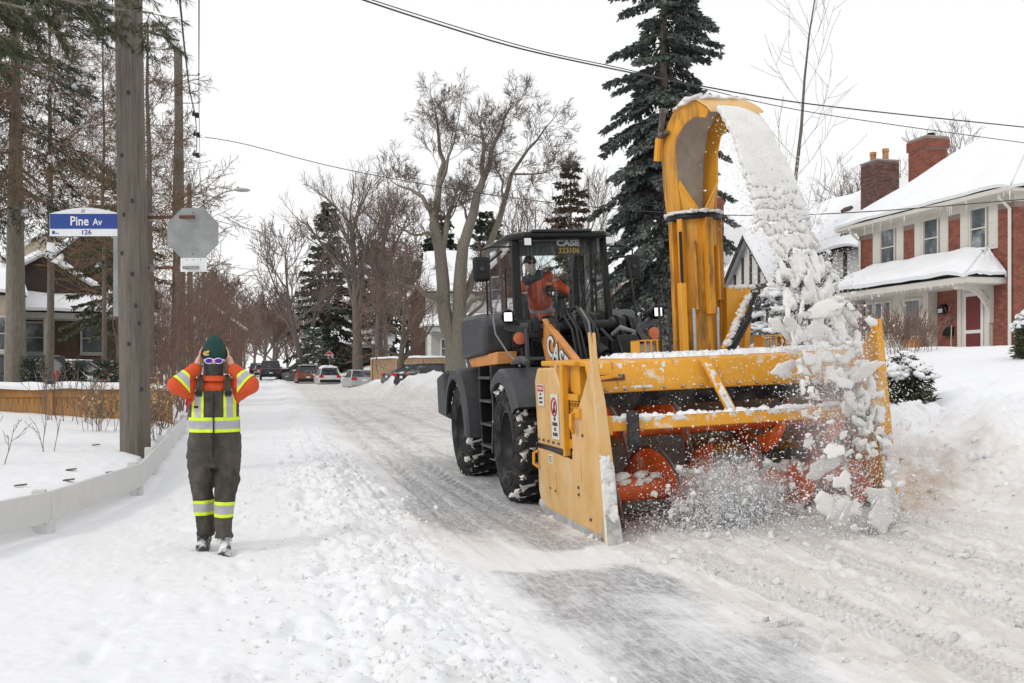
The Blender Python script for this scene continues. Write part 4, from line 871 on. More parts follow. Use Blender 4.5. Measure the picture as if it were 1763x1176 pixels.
for i in range(90):
    t = r_.rand(); q = (e0.lerp(en_, t))+PD*r_.uniform(-.28, .28)+UPV*.025; sp.append((q.x, q.y, q.z, .09, .07, .02, 0.))
clods('lip_snow', sp, 'snow_fluffy', None, None, sbw, seed=15)
pl = hood_ring(2, 0)[0]-PD*.29
obj('flap_ram', MB().tube([pl+UPV*-.02-DR*.06, pl+UPV*.22+DR*.02], .045, 10), 'yellow_paint', ch); obj('ram_hose', MB().tube([pl-UPV*.1-DR*.09, pl-DR*.12+UPV*.1, pl+DR*.0+UPV*.3], .014, 6), 'hose', ch)
obj('flap_link', MB().bar(pl+UPV*.2+DR*.03, pl+UPV*.52+DR*.16, .03, .06, PD).bar(pl+UPV*.22+DR*.05+PD*.02, pl+UPV*.25+DR*.2+PD*.02, .03, .05, PD), 'steel_worn', ch)
obj('pivot_bolt', MB().ball(pl+UPV*.24+DR*.1-PD*.02, .035), 'steel_worn', ch); obj('pivot_bolt', MB().ball(pl+UPV*.46+DR*.26-PD*.01, .025), 'steel_worn', ch)
# brace and swing ram right of the column
PB('brace_post', MB().prism([(4.96, 1.72), (5.06, 1.72), (5.09, 2.05), (5.26, 2.34), (5.26, 2.42), (4.97, 2.44)], 'y', 10.05, 10.2), 'yellow_paint')
PB('brace_leg', MB().bar((5.27, 10.15, 2.3), (5.25, 10.25, 1.72), .08, .09), 'yellow_paint')
rm = PB('swing_ram', MB().tube([(5.26, 9.95, 2.36), (5.11, 9.9, 2.02)], .03, 10).tube([(5.15, 9.9, 2.10), (4.89, 9.86, 1.74)], .045, 10), 'black_paint', bevel=0)
PB('brace_bar', MB().bar((5.21, 10.0, 2.34), (4.83, 9.88, 1.76), .05, .07), 'yellow_paint')
sp = [(4.85+.36*t+r_.uniform(-.02, .02), 9.86+.12*t, 1.80+.56*t, .05, .035, .025, 0.) for t in r_.rand(60)]+[(r_.uniform(5.03, 5.29), r_.uniform(10.05, 10.2), 2.44, .07, .05, .03, 0.) for _ in range(20)]
clods('brace_snow', sp, 'snow_crust', None, None, sbw, seed=16)
# ================================================================ PEOPLE
def loft(mb, secs, n=20):        # stacked ellipses (cx, cy, cz, rx, ry)
    vs = []; fs = []
    for cx, cy, cz, rx, ry in secs:
        for k in range(n):
            t = 2*math.pi*k/n; vs.append((cx+rx*math.cos(t), cy+ry*math.sin(t), cz))
    for i in range(len(secs)-1):
        for k in range(n):
            k2 = (k+1) % n; fs.append((i*n+k, i*n+k2, (i+1)*n+k2, (i+1)*n+k))
    fs += [tuple(range(n))[::-1], tuple(range((len(secs)-1)*n, len(secs)*n))]
    return mb.add(vs, fs)
_tx = bpy.data.textures.new('folds', 'CLOUDS'); _tx.noise_scale = .13; _tx.noise_depth = 2
def skin_over(name, mb, voxel, fold=0., smooth_it=4):
    """merge overlapping limbs into one continuous surface"""
    o = obj(name, mb, None, None, smooth=180)
    r = o.modifiers.new('merge', 'REMESH'); r.mode = 'VOXEL'; r.voxel_size = voxel; r.use_smooth_shade = True
    s = o.modifiers.new('soften', 'SMOOTH'); s.iterations = smooth_it; s.factor = .5
    if fold:
        d = o.modifiers.new('folds', 'DISPLACE'); d.texture = _tx; d.strength = fold; d.mid_level = .5
    me = eval_mesh(o); bpy.data.objects.remove(o); me.shade_smooth(); return me
def cut(me, planes, grow=0.):      # keep the side each plane's normal points to
    bm = bmesh.new(); bm.from_mesh(me)
    for p, nrm in planes:
        bmesh.ops.bisect_plane(bm, geom=bm.verts[:]+bm.edges[:]+bm.faces[:], plane_co=p, plane_no=nrm, clear_inner=True)
    bm.normal_update()
    if grow:
        for v in bm.verts: v.co += v.normal*grow
    out = bpy.data.meshes.new(me.name); bm.to_mesh(out); bm.free(); out.shade_smooth(); return out
def wear(name, me, m, parent):
    me = me.copy(); me.transform(Matrix.Translation(-BASE.get(parent.name, Vector()))); me.materials.clear(); return obj(name, me, m, parent)
px, py = -.46, 8.79; pz = float(ground(np.array([px]), np.array([py]))[0])
pe = thing('person', 'worker in green knit hat and reflective overalls covering both ears', 'person', (px, py, pz))
BASE[pe.name] = Vector((0, 0, 0))     # parts below are given around the worker's own feet
# body
b = MB()
loft(b, [(0, .0, .78, .16, .10), (0, 0, 1.0, .15, .105), (0, 0, 1.25, .165, .11), (0, 0, 1.38, .16, .09), (0, 0, 1.44, .07, .06)])
b.capsule((0, 0, 1.42), (0, -.01, 1.54), .055, .055)
b.ball((0, -.012, 1.615), (.076, .098, .118), 20, 14); b.ball((0, -.06, 1.545), (.05, .05, .045), 12, 8)
b.capsule((0, -.10, 1.62), (0, -.122, 1.585), .010, .017)            # nose
for s in (-1, 1):
    fy = .05 if s < 0 else -.08; b.capsule((s*.09, 0, .8), (s*.088, fy, .45), .075, .055); b.capsule((s*.088, fy, .45), (s*.078, fy*1.5, .1), .05, .035)
    el = V(s*.305, -.12, 1.40); wr = V(s*.152, -.062, 1.535); sh_ = V(s*.165, 0, 1.385)
    b.capsule(sh_, el, .05, .04); b.capsule(el, wr, .04, .029)
    pc = V(s*.118, -.022, 1.615); b.capsule(wr, pc, .027, .030)
    fx = V(-s*.12, .35, .93).normalized(); kn = V(s*.0, .9, -.35).normalized()
    for k, (off, ln) in enumerate(((-.034, .070), (-.012, .082), (.011, .078), (.032, .062))):
        r0 = pc+kn*off+fx*.02; r1 = r0+fx*ln*.55; r2 = r1+(fx+V(-s*.35, .1, 0)).normalized()*ln*.5
        b.capsule(r0, r1, .0105, .0095, 8); b.capsule(r1, r2, .0095, .008, 8)
    t0 = pc-kn*.02-fx*.03; t1 = t0+(-kn*.8+fx*.5).normalized()*.035; t2 = t1+(fx*.9-kn*.3).normalized()*.03
    b.capsule(t0, t1, .013, .011, 8); b.capsule(t1, t2, .011, .009, 8)
wear('body', skin_over('body', b, .0065, 0, 2), 'skin', pe)
# jacket
j = MB(); loft(j, [(0, 0, .95, .185, .135), (0, 0, 1.15, .19, .14), (0, 0, 1.30, .195, .138), (0, 0, 1.38, .185, .12), (0, .005, 1.44, .135, .10), (0, .0, 1.475, .10, .09)])
for s in (-1, 1):
    el = V(s*.30, -.12, 1.395); wr = V(s*.158, -.064, 1.528); sh_ = V(s*.155, 0, 1.36)
    j.capsule(sh_, el, .095, .078); j.capsule(el, wr, .078, .052); j.capsule(sh_+V(0, 0, -.06), el+V(-s*.05, 0, -.03), .08, .055)
jk = skin_over('jacket', j, .012, .028); 
jko = wear('jacket', cut(jk, [((0, 0, .9), (0, 0, 1))]), 'jacket_orange', pe)
for s in (-1, 1):
    el = V(s*.30, -.12, 1.395); wr = V(s*.158, -.064, 1.528); ax = (wr-el).normalized(); q = el+ax*.03
    side_ = (V(s*.19, 0, 1.4), V(s, 0, 0))
    for a0, a1, m_, g in ((0, .022, 'hivis_yellow', .004), (.022, .075, 'reflective', .0045), (.075, .097, 'hivis_yellow', .004)):
        wear('sleeve_band', cut(jk, [(q+ax*a0, ax), (q+ax*a1, -ax), side_], g), m_, jko)
    obj('cuff', MB().tube([wr-ax*.012, wr+ax*.014], [.044, .042], 14), 'plastic_black', jko)
obj('collar', MB().lathe([(1.43, .125), (1.455, .118), (1.475, .10), (1.46, .085)], (0, -.005, 0), 'z', 20), 'jacket_orange', jko)
# overalls
v = MB(); loft(v, [(0, 0, .70, .19, .14), (0, 0, .80, .225, .155), (0, 0, .92, .222, .155), (0, 0, 1.04, .205, .152), (0, 0, 1.2, .203, .152), (0, 0, 1.42, .20, .15)])
for s, fy in ((-1, .05), (1, -.08)):
    loft(v, [(s*.076+.004, fy*1.5, .12, .076, .095), (s*.077, fy*1.5, .2, .074, .092), (s*.082, fy*1.4, .32, .080, .098), (s*.090, fy*1.0, .45, .088, .105), (s*.102, fy*.3, .60, .100, .125), (s*.108, 0, .82, .108, .14)])
ov = skin_over('overalls', v, .010, .055, 2)
bib = [((0, 0, .115), (0, 0, 1)), ((0, -.15, 1.345), (0, .55, -1))]
ovo = wear('overalls', cut(ov, bib), 'overall', pe)
for z0, z1, m_, g in ((1.0, 1.028, 'hivis_yellow', .005), (1.028, 1.098, 'reflective', .0055), (1.098, 1.126, 'hivis_yellow', .005)): wear('waist_band', cut(ov, [((0, 0, z0), (0, 0, 1)), ((0, 0, z1), (0, 0, -1))], g), m_, ovo)
for z0, z1, m_, g in ((.30, .328, 'hivis_yellow', .005), (.328, .40, 'reflective', .0055), (.40, .428, 'hivis_yellow', .005)):
    for s in (-1, 1): wear('leg_band', cut(ov, [((0, 0, z0), (s*.05, 0, 1)), ((0, 0, z1), (-s*.05, 0, -1)), ((0, 0, 0), (s, 0, 0))], g), m_, ovo)
for s in (-1, 1):
    for x0, x1, m_, g in ((.078, .100, 'hivis_yellow', .005), (.100, .152, 'reflective', .0055), (.152, .176, 'hivis_yellow', .005)):
        wear('chest_stripe', cut(ov, [((s*x0, 0, 0), (s, 0, 0)), ((s*x1, 0, 0), (-s, 0, 0)), ((0, 0, 1.127), (0, 0, 1)), ((0, -.15, 1.338), (0, .55, -1)), ((0, -.02, 0), (0, -1, 0))], g), m_, ovo)
    st_ = MB(); pts = [(s*.118, -.155, 1.30), (s*.115, -.150, 1.36), (s*.105, -.115, 1.43), (s*.095, -.03, 1.475), (s*.09, .08, 1.43)]
    for a, c in zip(pts[:-1], pts[1:]): st_.bar(a, c, .05, .012, (0, -1, .6))
    obj('strap', st_, 'overall', ovo); obj('buckle', MB().box(s*.118-.03, s*.118+.03, -.168, -.158, 1.315, 1.345), 'plastic_black', ovo, .003)
obj('zip', MB().box(-.006, .006, -.172, -.160, .80, 1.33), 'plastic_black', ovo)
obj('pocket_flap', MB().box(-.155, -.12, -.17, -.15, 1.205, 1.225), 'plastic_black', ovo)
obj('key_loop', MB().tube([(-.205, -.06, 1.30), (-.225, -.09, 1.24), (-.205, -.10, 1.20), (-.19, -.09, 1.27), (-.205, -.06, 1.30)], .010, 6), 'print_red', ovo)
# hat, gaiter, glasses, boots
hm = MB().lathe([(1.622, .094), (1.617, .100), (1.65, .103), (1.69, .100), (1.695, .096), (1.74, .083), (1.785, .056), (1.812, .026), (1.82, .001)], (0, .0, 0), 'z', 24)
hm.v = [(x, y*1.08-.005, z+.0+.12*(y)) for x, y, z in hm.v]
ht = obj('knit_hat', hm, 'hat_green', pe, smooth=180)
em = MB(); em.tube([(-.085, -.098, 1.655), (-.072, -.109, 1.672), (-.058, -.116, 1.670), (-.045, -.121, 1.680), (-.035, -.124, 1.676)], .006, 6); em.tube([(-.08, -.103, 1.652), (-.06, -.117, 1.660), (-.04, -.123, 1.668)], .004, 6)
obj('emblem', em, 'print_yellow', ht); obj('emblem_line', MB().bar((-.075, -.108, 1.646), (-.038, -.124, 1.650), .004, .006), 'print_white', ht)
gm = MB(); loft(gm, [(0, -.01, 1.415, .085, .085), (0, -.015, 1.45, .078, .085), (0, -.03, 1.5, .070, .082), (0, -.03, 1.545, .076, .092), (0, -.022, 1.585, .080, .098)], 20)
obj('neck_gaiter', skin_over('neck_gaiter', gm, .009, .018, 1), 'gaiter', pe)
gl = MB()
for s in (-1, 1):
    c = V(s*.037, -.118, 1.598)
    gl.tube([c+V(.033*math.cos(t), .012*abs(math.cos(t))*(1 if s*math.cos(t) > 0 else 0), .022*math.sin(t)) for t in [2*math.pi*k/20 for k in range(21)]], .0042, 6, False)
    gl.tube([c+V(s*.033, .012, .008), (s*.083, -.05, 1.61), (s*.085, .03, 1.60)], .006, 6)
gl.tube([(-.008, -.122, 1.606), (.008, -.122, 1.606)], .006, 6)
go = obj('sunglasses', gl, 'print_white', pe, smooth=180)
for s in (-1, 1): obj('lens', MB().ball((s*.037, -.117, 1.598), (.030, .007, .020), 14, 8), 'lens_purple', go, smooth=180)
for s, fy in ((-1, .02), (1, -.17)):
    bt = MB(); bt.capsule((s*.085, fy+.06, .08), (s*.088, fy+.05, .18), .062, .06); bt.capsule((s*.085, fy+.05, .05), (s*.10, fy-.13, .047), .052, .05); bt.box(s*.09-.05, s*.09+.05, fy-.17, fy+.10, .0, .03)
    obj('boot', skin_over('boot', bt, .01, .012, 2), 'boot', pe)
# driver
dv = thing('person', 'loader driver with grey beard and orange jacket behind the windscreen', 'person', LB); dv.rotation_euler = (0, ROLL, 0); BASE[dv.name] = Vector(LB)-Vector((.11, -.02, .03))
d = MB(); HC = V(3.66, 13.86, 3.075)
d.ball(HC, (.078, .095, .115), 18, 12); d.capsule(HC+V(.02, .03, -.06), (3.78, 14.0, 2.93), .055, .06); d.capsule(HC+V(-.005, -.09, .0), HC+V(-.005, -.11, -.03), .01, .016)
d.capsule((3.78, 14.02, 2.80), (3.95, 14.3, 2.3), .14, .15); d.capsule((3.95, 14.3, 2.3), (3.8, 13.85, 2.28), .09, .08)
for hx, hy, hz in ((3.86, 13.66, 2.78), (3.50, 13.70, 2.66)):
    d.ball((hx, hy, hz), (.04, .05, .03))
    for k in range(4): d.capsule((hx-.03+.02*k, hy-.03, hz), (hx-.03+.02*k, hy-.07, hz-.015), .011, .010, 8)
    d.capsule((hx+.03, hy, hz), (hx+.05, hy-.04, hz+.01), .012, .010, 8)
wear('body', skin_over('body', d, .010, 0, 2), 'skin', dv)
j = MB(); j.capsule((3.80, 14.02, 2.80), (3.93, 14.28, 2.28), .165, .18); j.capsule((3.66, 14.02, 2.86), (3.96, 13.98, 2.90), .085, .09)
j.capsule((3.98, 13.98, 2.88), (4.17, 13.78, 2.66), .085, .07); j.capsule((4.17, 13.78, 2.66), (3.93, 13.68, 2.77), .07, .05)
j.capsule((3.62, 14.02, 2.82), (3.42, 13.92, 2.62), .08, .065); j.capsule((3.42, 13.92, 2.62), (3.48, 13.74, 2.65), .062, .048); j.capsule((3.9, 14.25, 2.3), (3.78, 13.75, 2.28), .10, .085); j.capsule((3.78, 13.75, 2.28), (3.78, 13.70, 1.95), .08, .065)
jm = skin_over('jacket', j, .014, .03); jo = wear('jacket', jm, 'jacket_orange', dv)
ax = V(-.13, -.26, .52).normalized(); q = V(3.87, 14.2, 2.45)
wear('reflective_band', cut(jm, [(q, ax), (q+ax*.06, -ax), ((4.02, 0, 0), (-1, 0, 0))], .006), 'reflective', jo)
wear('reflective_band', cut(jm, [((3.66, 0, 2.5), (1, 0, .25)), ((3.72, 0, 2.5), (-1, 0, -.25)), ((0, 0, 2.5), (0, 0, 1)), ((0, 13.98, 0), (0, -1, 0))], .006), 'reflective', jo)
ax = V(.19, -.2, -.22).normalized(); q = V(4.03, 13.93, 2.82); wear('reflective_band', cut(jm, [(q, ax), (q+ax*.05, -ax), ((3.95, 0, 0), (1, 0, 0))], .006), 'reflective', jo)
obj('scarf', MB().capsule((3.62, 13.92, 2.86), (3.80, 13.9, 2.93), .075, .075), 'vest_dark', dv, smooth=180)
obj('beard', MB().ball(HC+V(.01, -.06, -.075), (.055, .06, .085), 14, 10, .06), 'beard', dv, smooth=180)
obj('cap', MB().lathe([(.02, .092), (.06, .092), (.11, .07), (.14, .03), (.145, .001)], HC+V(0, .01, 0), 'z', 18), 'plastic_black', dv, smooth=180)
sgm = MB().ball(HC+V(-.032, -.092, .02), (.030, .012, .02), 12, 8).ball(HC+V(.034, -.092, .02), (.030, .012, .02), 12, 8).tube([HC+V(-.08, 0, .03), HC+V(-.06, -.085, .03), HC+V(.06, -.085, .03), HC+V(.08, 0, .03)], .006, 6)
obj('sunglasses', sgm, 'plastic_black', dv, smooth=180)
# ================================================================ HOUSES
def bricks(name, parent, m, o, ux, wid, hgt, openings=(), bw=.215, bh=.075, th=.015, n=None):
    """courses of real bricks laid on a wall: origin o, run direction ux, outward normal n"""
    o, ux = Vector(o), Vector(ux).normalized(); up = Vector((0, 0, 1)); n = n or ux.cross(up); n = Vector(n).normalized(); mb = MB(); g = .010
    r = 0; z = 0.
    while z+bh*.9 < hgt:
        x = -bw/2 if r % 2 else 0.
        while x < wid:
            a, b = max(0, x)+g/2, min(wid, x+bw)-g/2
            if b-a > .03:
                segs = [(a, b)]
                for (x0, x1, z0, z1) in openings:
                    if z+bh > z0 and z < z1:
                        nxt = []
                        for p, q in segs:
                            if q <= x0 or p >= x1: nxt.append((p, q))
                            else:
                                if p < x0: nxt.append((p, x0))
                                if q > x1: nxt.append((x1, q))
                        segs = nxt
                for p, q in segs:
                    if q-p < .02: continue
                    jit = ((r*131+int(x*50)*57) % 7)*.0008; pts = []
                    for d_ in (0, th+jit):
                        for xx, zz in ((p, z+g/2), (q, z+g/2), (q, z+bh-g/2), (p, z+bh-g/2)): pts.append(o+ux*xx+up*zz+n*d_)
                    mb.add(pts, [(4, 5, 6, 7), (0, 1, 5, 4), (1, 2, 6, 5), (2, 3, 7, 6), (3, 0, 4, 7)])
            x += bw
        z += bh; r += 1
    return stuff(obj(name, mb, m, parent, 0, smooth=None))
def slab(o, ux, vy, n, wid, hgt, th):      # box from a corner along two directions, with thickness along n
    o, ux, vy, n = map(Vector, (o, ux, vy, n)); return MB().obox(o+ux*wid/2+vy*hgt/2+n*th/2, ux*wid/2, vy*hgt/2, n*th/2)
UZ = V(0, 0, 1)
def window(parent, o, ux, n, w, h, frame='trim_cream', glass='window_dark', bars=(1, 1), fw=.07, sill=True, snow=True):
    o, ux, n = Vector(o), Vector(ux), Vector(n)
    f = MB()
    for a, b, c, d_ in ((-fw, w+fw, -fw, 0), (-fw, w+fw, h, h+fw), (-fw, 0, 0, h), (w, w+fw, 0, h)): f.obox(o+ux*(a+b)/2+UZ*(c+d_)/2+n*.03, ux*(b-a)/2, UZ*(d_-c)/2, n*.05)
    for k in range(1, bars[0]+1): f.obox(o+UZ*h*k/(bars[0]+1)+ux*w/2+n*.02, ux*w/2, UZ*.022, n*.025)
    for k in range(1, bars[1]): f.obox(o+ux*w*k/bars[1]+UZ*h/2+n*.02, ux*.02, UZ*h/2, n*.022)
    wo = obj('window', f, frame, parent, 0); obj('pane', slab(o+n*.0, ux, UZ, n, w, h, .008), glass, wo)
    if sill: obj('sill', slab(o-ux*.1-UZ*(fw+.07), ux, UZ, n, w+.2, .06, .14), frame, wo, .01)
    if snow:
        m = MB()
        for k in range(5): m.ball(o+ux*w*(k+.5)/5-UZ*(fw-.0)+n*.10, (.14, .14, .05+.02*(k % 2)), 8, 6)
        obj('sill_snow', m, 'snow', wo, smooth=180)
    return wo
def snow_slab(name, quad, th, m='snow', parent=None, nx=24, ny=10, seed=1, edge=.12):
    """rounded blanket of snow on a roof face: quad corners a,b (eave) c,d (ridge)"""
    a, b, c, d_ = map(Vector, quad); nrm = (b-a).cross(d_-a).normalized(); nrm = nrm if nrm.z > 0 else -nrm; mb = MB()
    for j in range(ny+1):
        for i in range(nx+1):
            u, v = i/nx, j/ny; p = (a*(1-u)+b*u)*(1-v)+(d_*(1-u)+c*u)*v
            e = min(1, min(u, 1-u, v+.08)/edge)**.5 if edge else 1
            h = th*(.35+.65*e)*(1+.35*float(noise2(np.array([u*6.+seed]), np.array([v*4.]), seed)[0]))
            ov = -.06*float(noise2(np.array([u*9.+seed*3]), np.array([.5]), seed+4)[0]) if j == 0 else 0
            mb.v.append(tuple(p+nrm*h+(d_-a).normalized()*(ov-.05 if j == 0 else 0)))
    for j in range(ny):
        for i in range(nx): k = j*(nx+1)+i; mb.f.append((k, k+1, k+nx+2, k+nx+1))
    o_ = len(mb.v); base = [0, nx, (ny+1)*(nx+1)-1, ny*(nx+1)]
    loop = list(range(0, nx+1))+[j*(nx+1)+nx for j in range(1, ny+1)]+[ny*(nx+1)+i for i in range(nx-1, -1, -1)]+[j*(nx+1) for j in range(ny-1, 0, -1)]
    lows = []
    for k in loop: p = Vector(mb.v[k])-nrm*th*.55; p.z = min(p.z, mb.v[k][2]-.03); mb.v.append(tuple(p)); lows.append(len(mb.v)-1)
    for k in range(len(loop)): k2 = (k+1) % len(loop); mb.f.append((loop[k2], loop[k], lows[k], lows[k2]))
    return obj(name, mb, m, parent, smooth=50)
def icicles(parent, a, b, n, seed, L=.3, mt='snow'):
    R_ = random.Random(seed); m = MB(); a, b = Vector(a), Vector(b)
    for k in range(n):
        p = a.lerp(b, R_.random()); l = L*R_.uniform(.2, 1)**1.3; m.tube([p, p-UZ*l*.5, p-UZ*l], [.014, .009, .002], 5, False)
    return stuff(obj('icicles', m, mt, parent, smooth=180))
def chimney(parent, c, w, d_, z0, z1, m, pots=(), band=True):
    cx, cy = c; core = obj('chimney', MB().box(cx-w/2, cx+w/2, cy-d_/2, cy+d_/2, z0, z1), 'mortar', parent)
    for o, ux, wd_ in (((cx-w/2, cy+d_/2, z0), (0, -1, 0), d_), ((cx-w/2, cy-d_/2, z0), (1, 0, 0), w), ((cx+w/2, cy-d_/2, z0), (0, 1, 0), d_)): bricks('bricks', core, m, o, ux, wd_, z1-z0-(.5 if band else .12))
    if band:
        e = .06; zb = z1-.5; obj('flare', MB().box(cx-w/2-e, cx+w/2+e, cy-d_/2-e, cy+d_/2+e, zb, z1-.08), 'mortar', core)
        for o, ux, wd_ in (((cx-w/2-e, cy+d_/2+e, zb), (0, -1, 0), d_+2*e), ((cx-w/2-e, cy-d_/2-e, zb), (1, 0, 0), w+2*e)): bricks('bricks', core, m, o, ux, wd_, .42)
    obj('cap', MB().box(cx-w/2-.05, cx+w/2+.05, cy-d_/2-.05, cy+d_/2+.05, z1-.07, z1), 'stone_grey', core, .015)
    for px_, py_, h, mt in pots: obj('chimney_pot', MB().lathe([(0, .14), (h*.7, .135), (h*.72, .16), (h, .15), (h, .08)], (px_, py_, z1), 'z', 14), mt, core)
    return core
# ---------------- house at the right: red brick, cream trim
HX, HY0, HY1, GZ, EV = 23.0, 27.0, 35.6, 2.1, 7.25
hc = thing('brick_house', 'red brick house with cream shutters and a snowy porch at the right', 'house', (HX, 31, GZ))
obj('wall', MB().box(HX, HX+9, HY0, HY1, GZ-.5, EV), 'mortar', hc)
NX = V(-1, 0, 0); YR = V(0, -1, 0)                # facade run goes from far (left in view) to near
def fo(y): return HY1-y
wins = [(34.06, 33.21, 5.67, 7.05), (31.46, 30.69, 5.70, 7.05), (28.97, 28.25, 5.72, 7.05)]
ops = [(fo(a)-.08, fo(b)+.08, z0-GZ-.1, z1-GZ+.1) for a, b, z0, z1 in wins]+[(fo(34.6), fo(30.75), .0, 2.4), (fo(29.5), fo(27.95), 0., 2.4)]
bricks('bricks', hc, 'brick_red', (HX, HY1, GZ-.2), YR, HY1-HY0, EV-GZ-.2, [(a, b, c+.2, d_+.2) for a, b, c, d_ in ops], n=NX)
bricks('bricks', hc, 'brick_red', (HX, HY0, GZ-.2), (1, 0, 0), 9, EV-GZ-.2)
for a, b, z0, z1 in wins:
    w = window(hc, (HX, a, z0), YR, NX, a-b, z1-z0, 'trim_cream', 'window_dark', (1, 1), .06)
    for s0 in (a+.10+.44, b-.12):
        sh = obj('shutter', slab((HX, s0, z0-.1), YR, UZ, NX, .42, z1-z0+.22, .05), 'trim_cream', hc, .008)
        for k in range(2): obj('shutter_panel', slab((HX-.05, s0-.06, z0+.0+k*(z1-z0+.2)*.5), YR, UZ, NX, .30, (z1-z0)*.42, .012), 'trim_cream', sh, .005)
# eaves, gutter, roof (hipped) with its snow
E0, E1 = HY0-.55, HY1+.7
obj('soffit', MB().box(HX-.55, HX+9.5, E0, E1, EV, EV+.10), 'trim_cream', hc); obj('frieze', MB().box(HX-.06, HX+9, HY0-.06, HY1+.05, EV-.22, EV), 'trim_cream', hc); obj('gutter', MB().box(HX-.66, HX-.55, E0, E1, EV+.0, EV+.16), 'trim_cream', hc, .03)
RZ = 11.1; ra, rb = V(HX+4.5, E0+4.3, RZ), V(HX+4.5, E1-4.3, RZ)
A_, B_, C_, D__ = V(HX-.6, E0, EV+.12), V(HX-.6, E1, EV+.12), V(HX+9.6, E1, EV+.12), V(HX+9.6, E0, EV+.12)
rm = MB(); rm.add([A_, B_, C_, D__, ra, rb], [(0, 4, 5, 1), (1, 5, 2), (2, 5, 4, 3), (3, 4, 0), (0, 1, 2, 3)]); rf = obj('roof', rm, 'shingle_grey', hc, smooth=None)
snow_slab('roof_snow', (B_, A_, ra, rb), .22, 'snow', rf, 40, 14, 3, .06); snow_slab('roof_snow', (A_, D__, ra, ra), .22, 'snow', rf, 24, 12, 4, .06); snow_slab('roof_snow', (C_, B_, rb, rb), .22, 'snow', rf, 24, 12, 5, .06)
icicles(hc, (HX-.62, E0, EV+.05), (HX-.62, E1, EV+.05), 26, 5, .5)
chimney(hc, (26.6, 36.2), 1.0, 1.15, 8.2, 11.3, 'brick_red', ((26.6, 36.0, .18, 'plastic_black'),))
for y in (HY0+.1, HY1-.2): obj('downpipe', MB().tube([(HX-.5, y, EV+.05), (HX-.5, y, EV-.12), (HX-.10, y, EV-.45), (HX-.10, y, GZ-.2)], .055, 10), 'trim_cream', hc)
# porch roof on brackets
q0, q1 = HY0+.35, HY1+.55
pf = MB(); pf.add([V(HX-1.5, q0, 4.62), V(HX-1.5, q1, 4.62), V(HX, q1-.9, 5.55), V(HX, q0+1.0, 5.55), V(HX, q0, 4.62), V(HX, q1, 4.62)], [(0, 3, 2, 1), (0, 4, 3), (1, 2, 5), (0, 1, 5, 4)]); pr_ = obj('porch_roof', pf, 'shingle_grey', hc, smooth=None)
snow_slab('porch_snow', (V(HX-1.55, q1, 4.66), V(HX-1.55, q0, 4.66), V(HX-.02, q0+1.0, 5.56), V(HX-.02, q1-.9, 5.56)), .26, 'snow', pr_, 40, 8, 6, .1); snow_slab('porch_snow', (V(HX-1.55, q0, 4.66), V(HX, q0-.02, 4.66), V(HX-.0, q0+1.0, 5.56), V(HX-.02, q0+1.0, 5.56)), .22, 'snow', pr_, 12, 6, 7, .1)
obj('porch_fascia', MB().box(HX-1.52, HX-1.44, q0, q1, 4.44, 4.64).box(HX-1.5, HX, q0-.02, q0+.06, 4.44, 4.62), 'trim_cream', hc); obj('porch_ceiling', MB().box(HX-1.45, HX, q0+.05, q1, 4.42, 4.46), 'trim_cream', hc)
icicles(hc, (HX-1.53, q0, 4.46), (HX-1.53, q1, 4.46), 40, 8, .16)
for y in (HY0+1.0, HY1-.25):
    bk = MB(); pts = [(HX-.03, 3.35)]+[(HX-.08-1.15*(1-math.cos(t)), 3.35+1.05*math.sin(t)) for t in [math.pi/2*k/8 for k in range(9)]]
    for (x0, z0), (x1, z1) in zip(pts[:-1], pts[1:]): bk.bar((x0, y, z0), (x1, y, z1), .16, .14, (0, 1, 0))
    bk.box(HX-.18, HX-.02, y-.09, y+.09, 3.2, 4.4).box(HX-1.4, HX-.02, y-.08, y+.08, 4.28, 4.42); obj('bracket', bk, 'trim_cream', hc)
# bay of cream windows, door, lamp, letter box
obj('bay', MB().box(HX-.40, HX, 30.75, 34.55, 2.35, 4.42), 'trim_cream', hc); 
for a, b in ((34.35, 33.98), (33.82, 33.40), (33.22, 32.86)): window(hc, (HX-.405, a, 2.95), YR, NX, a-b, 1.25, 'trim_cream', 'curtain', (0, 1), .07, False, False)
window(hc, (HX-.405, 31.98, 2.90), YR, NX, .84, 1.26, 'trim_cream', 'curtain', (0, 1), .09, False, False); obj('bay_base', MB().box(HX-.42, HX, 30.7, 34.6, 2.0, 2.36), 'stone_grey', hc)
obj('door_case', MB().box(HX-.12, HX, 27.98, 29.50, 2.2, 4.42), 'trim_cream', hc)
dr = obj('door', slab((HX-.13, 29.15, 2.3), YR, UZ, NX, .90, 1.95, .04), 'trim_white', hc, .01); obj('pane', slab((HX-.175, 29.05, 3.0), YR, UZ, NX, .70, 1.12, .008), 'pane_red_reflection', dr); obj('pane', slab((HX-.175, 29.05, 2.4), YR, UZ, NX, .70, .48, .008), 'pane_red_reflection', dr)
for y in (29.42, 28.06): obj('pilaster', MB().box(HX-.17, HX-.1, y-.09, y+.09, 2.2, 4.42), 'trim_cream', hc, .01)
lp = obj('wall_lamp', MB().box(HX-.25, HX-.05, 30.12, 30.45, 3.62, 3.88).box(HX-.2, HX, 30.2, 30.36, 3.88, 3.95), 'plastic_black', hc, .02); obj('lens', MB().box(HX-.26, HX-.25, 30.17, 30.40, 3.66, 3.80), 'lamp_lens', lp)
obj('letter_box', MB().box(HX-.18, HX-.01, 29.85, 30.28, 2.85, 3.15), 'plastic_black', hc, .02); obj('house_number', MB().box(HX-.04, HX-.01, 29.95, 30.25, 3.28, 3.42), 'siding_brown', hc)
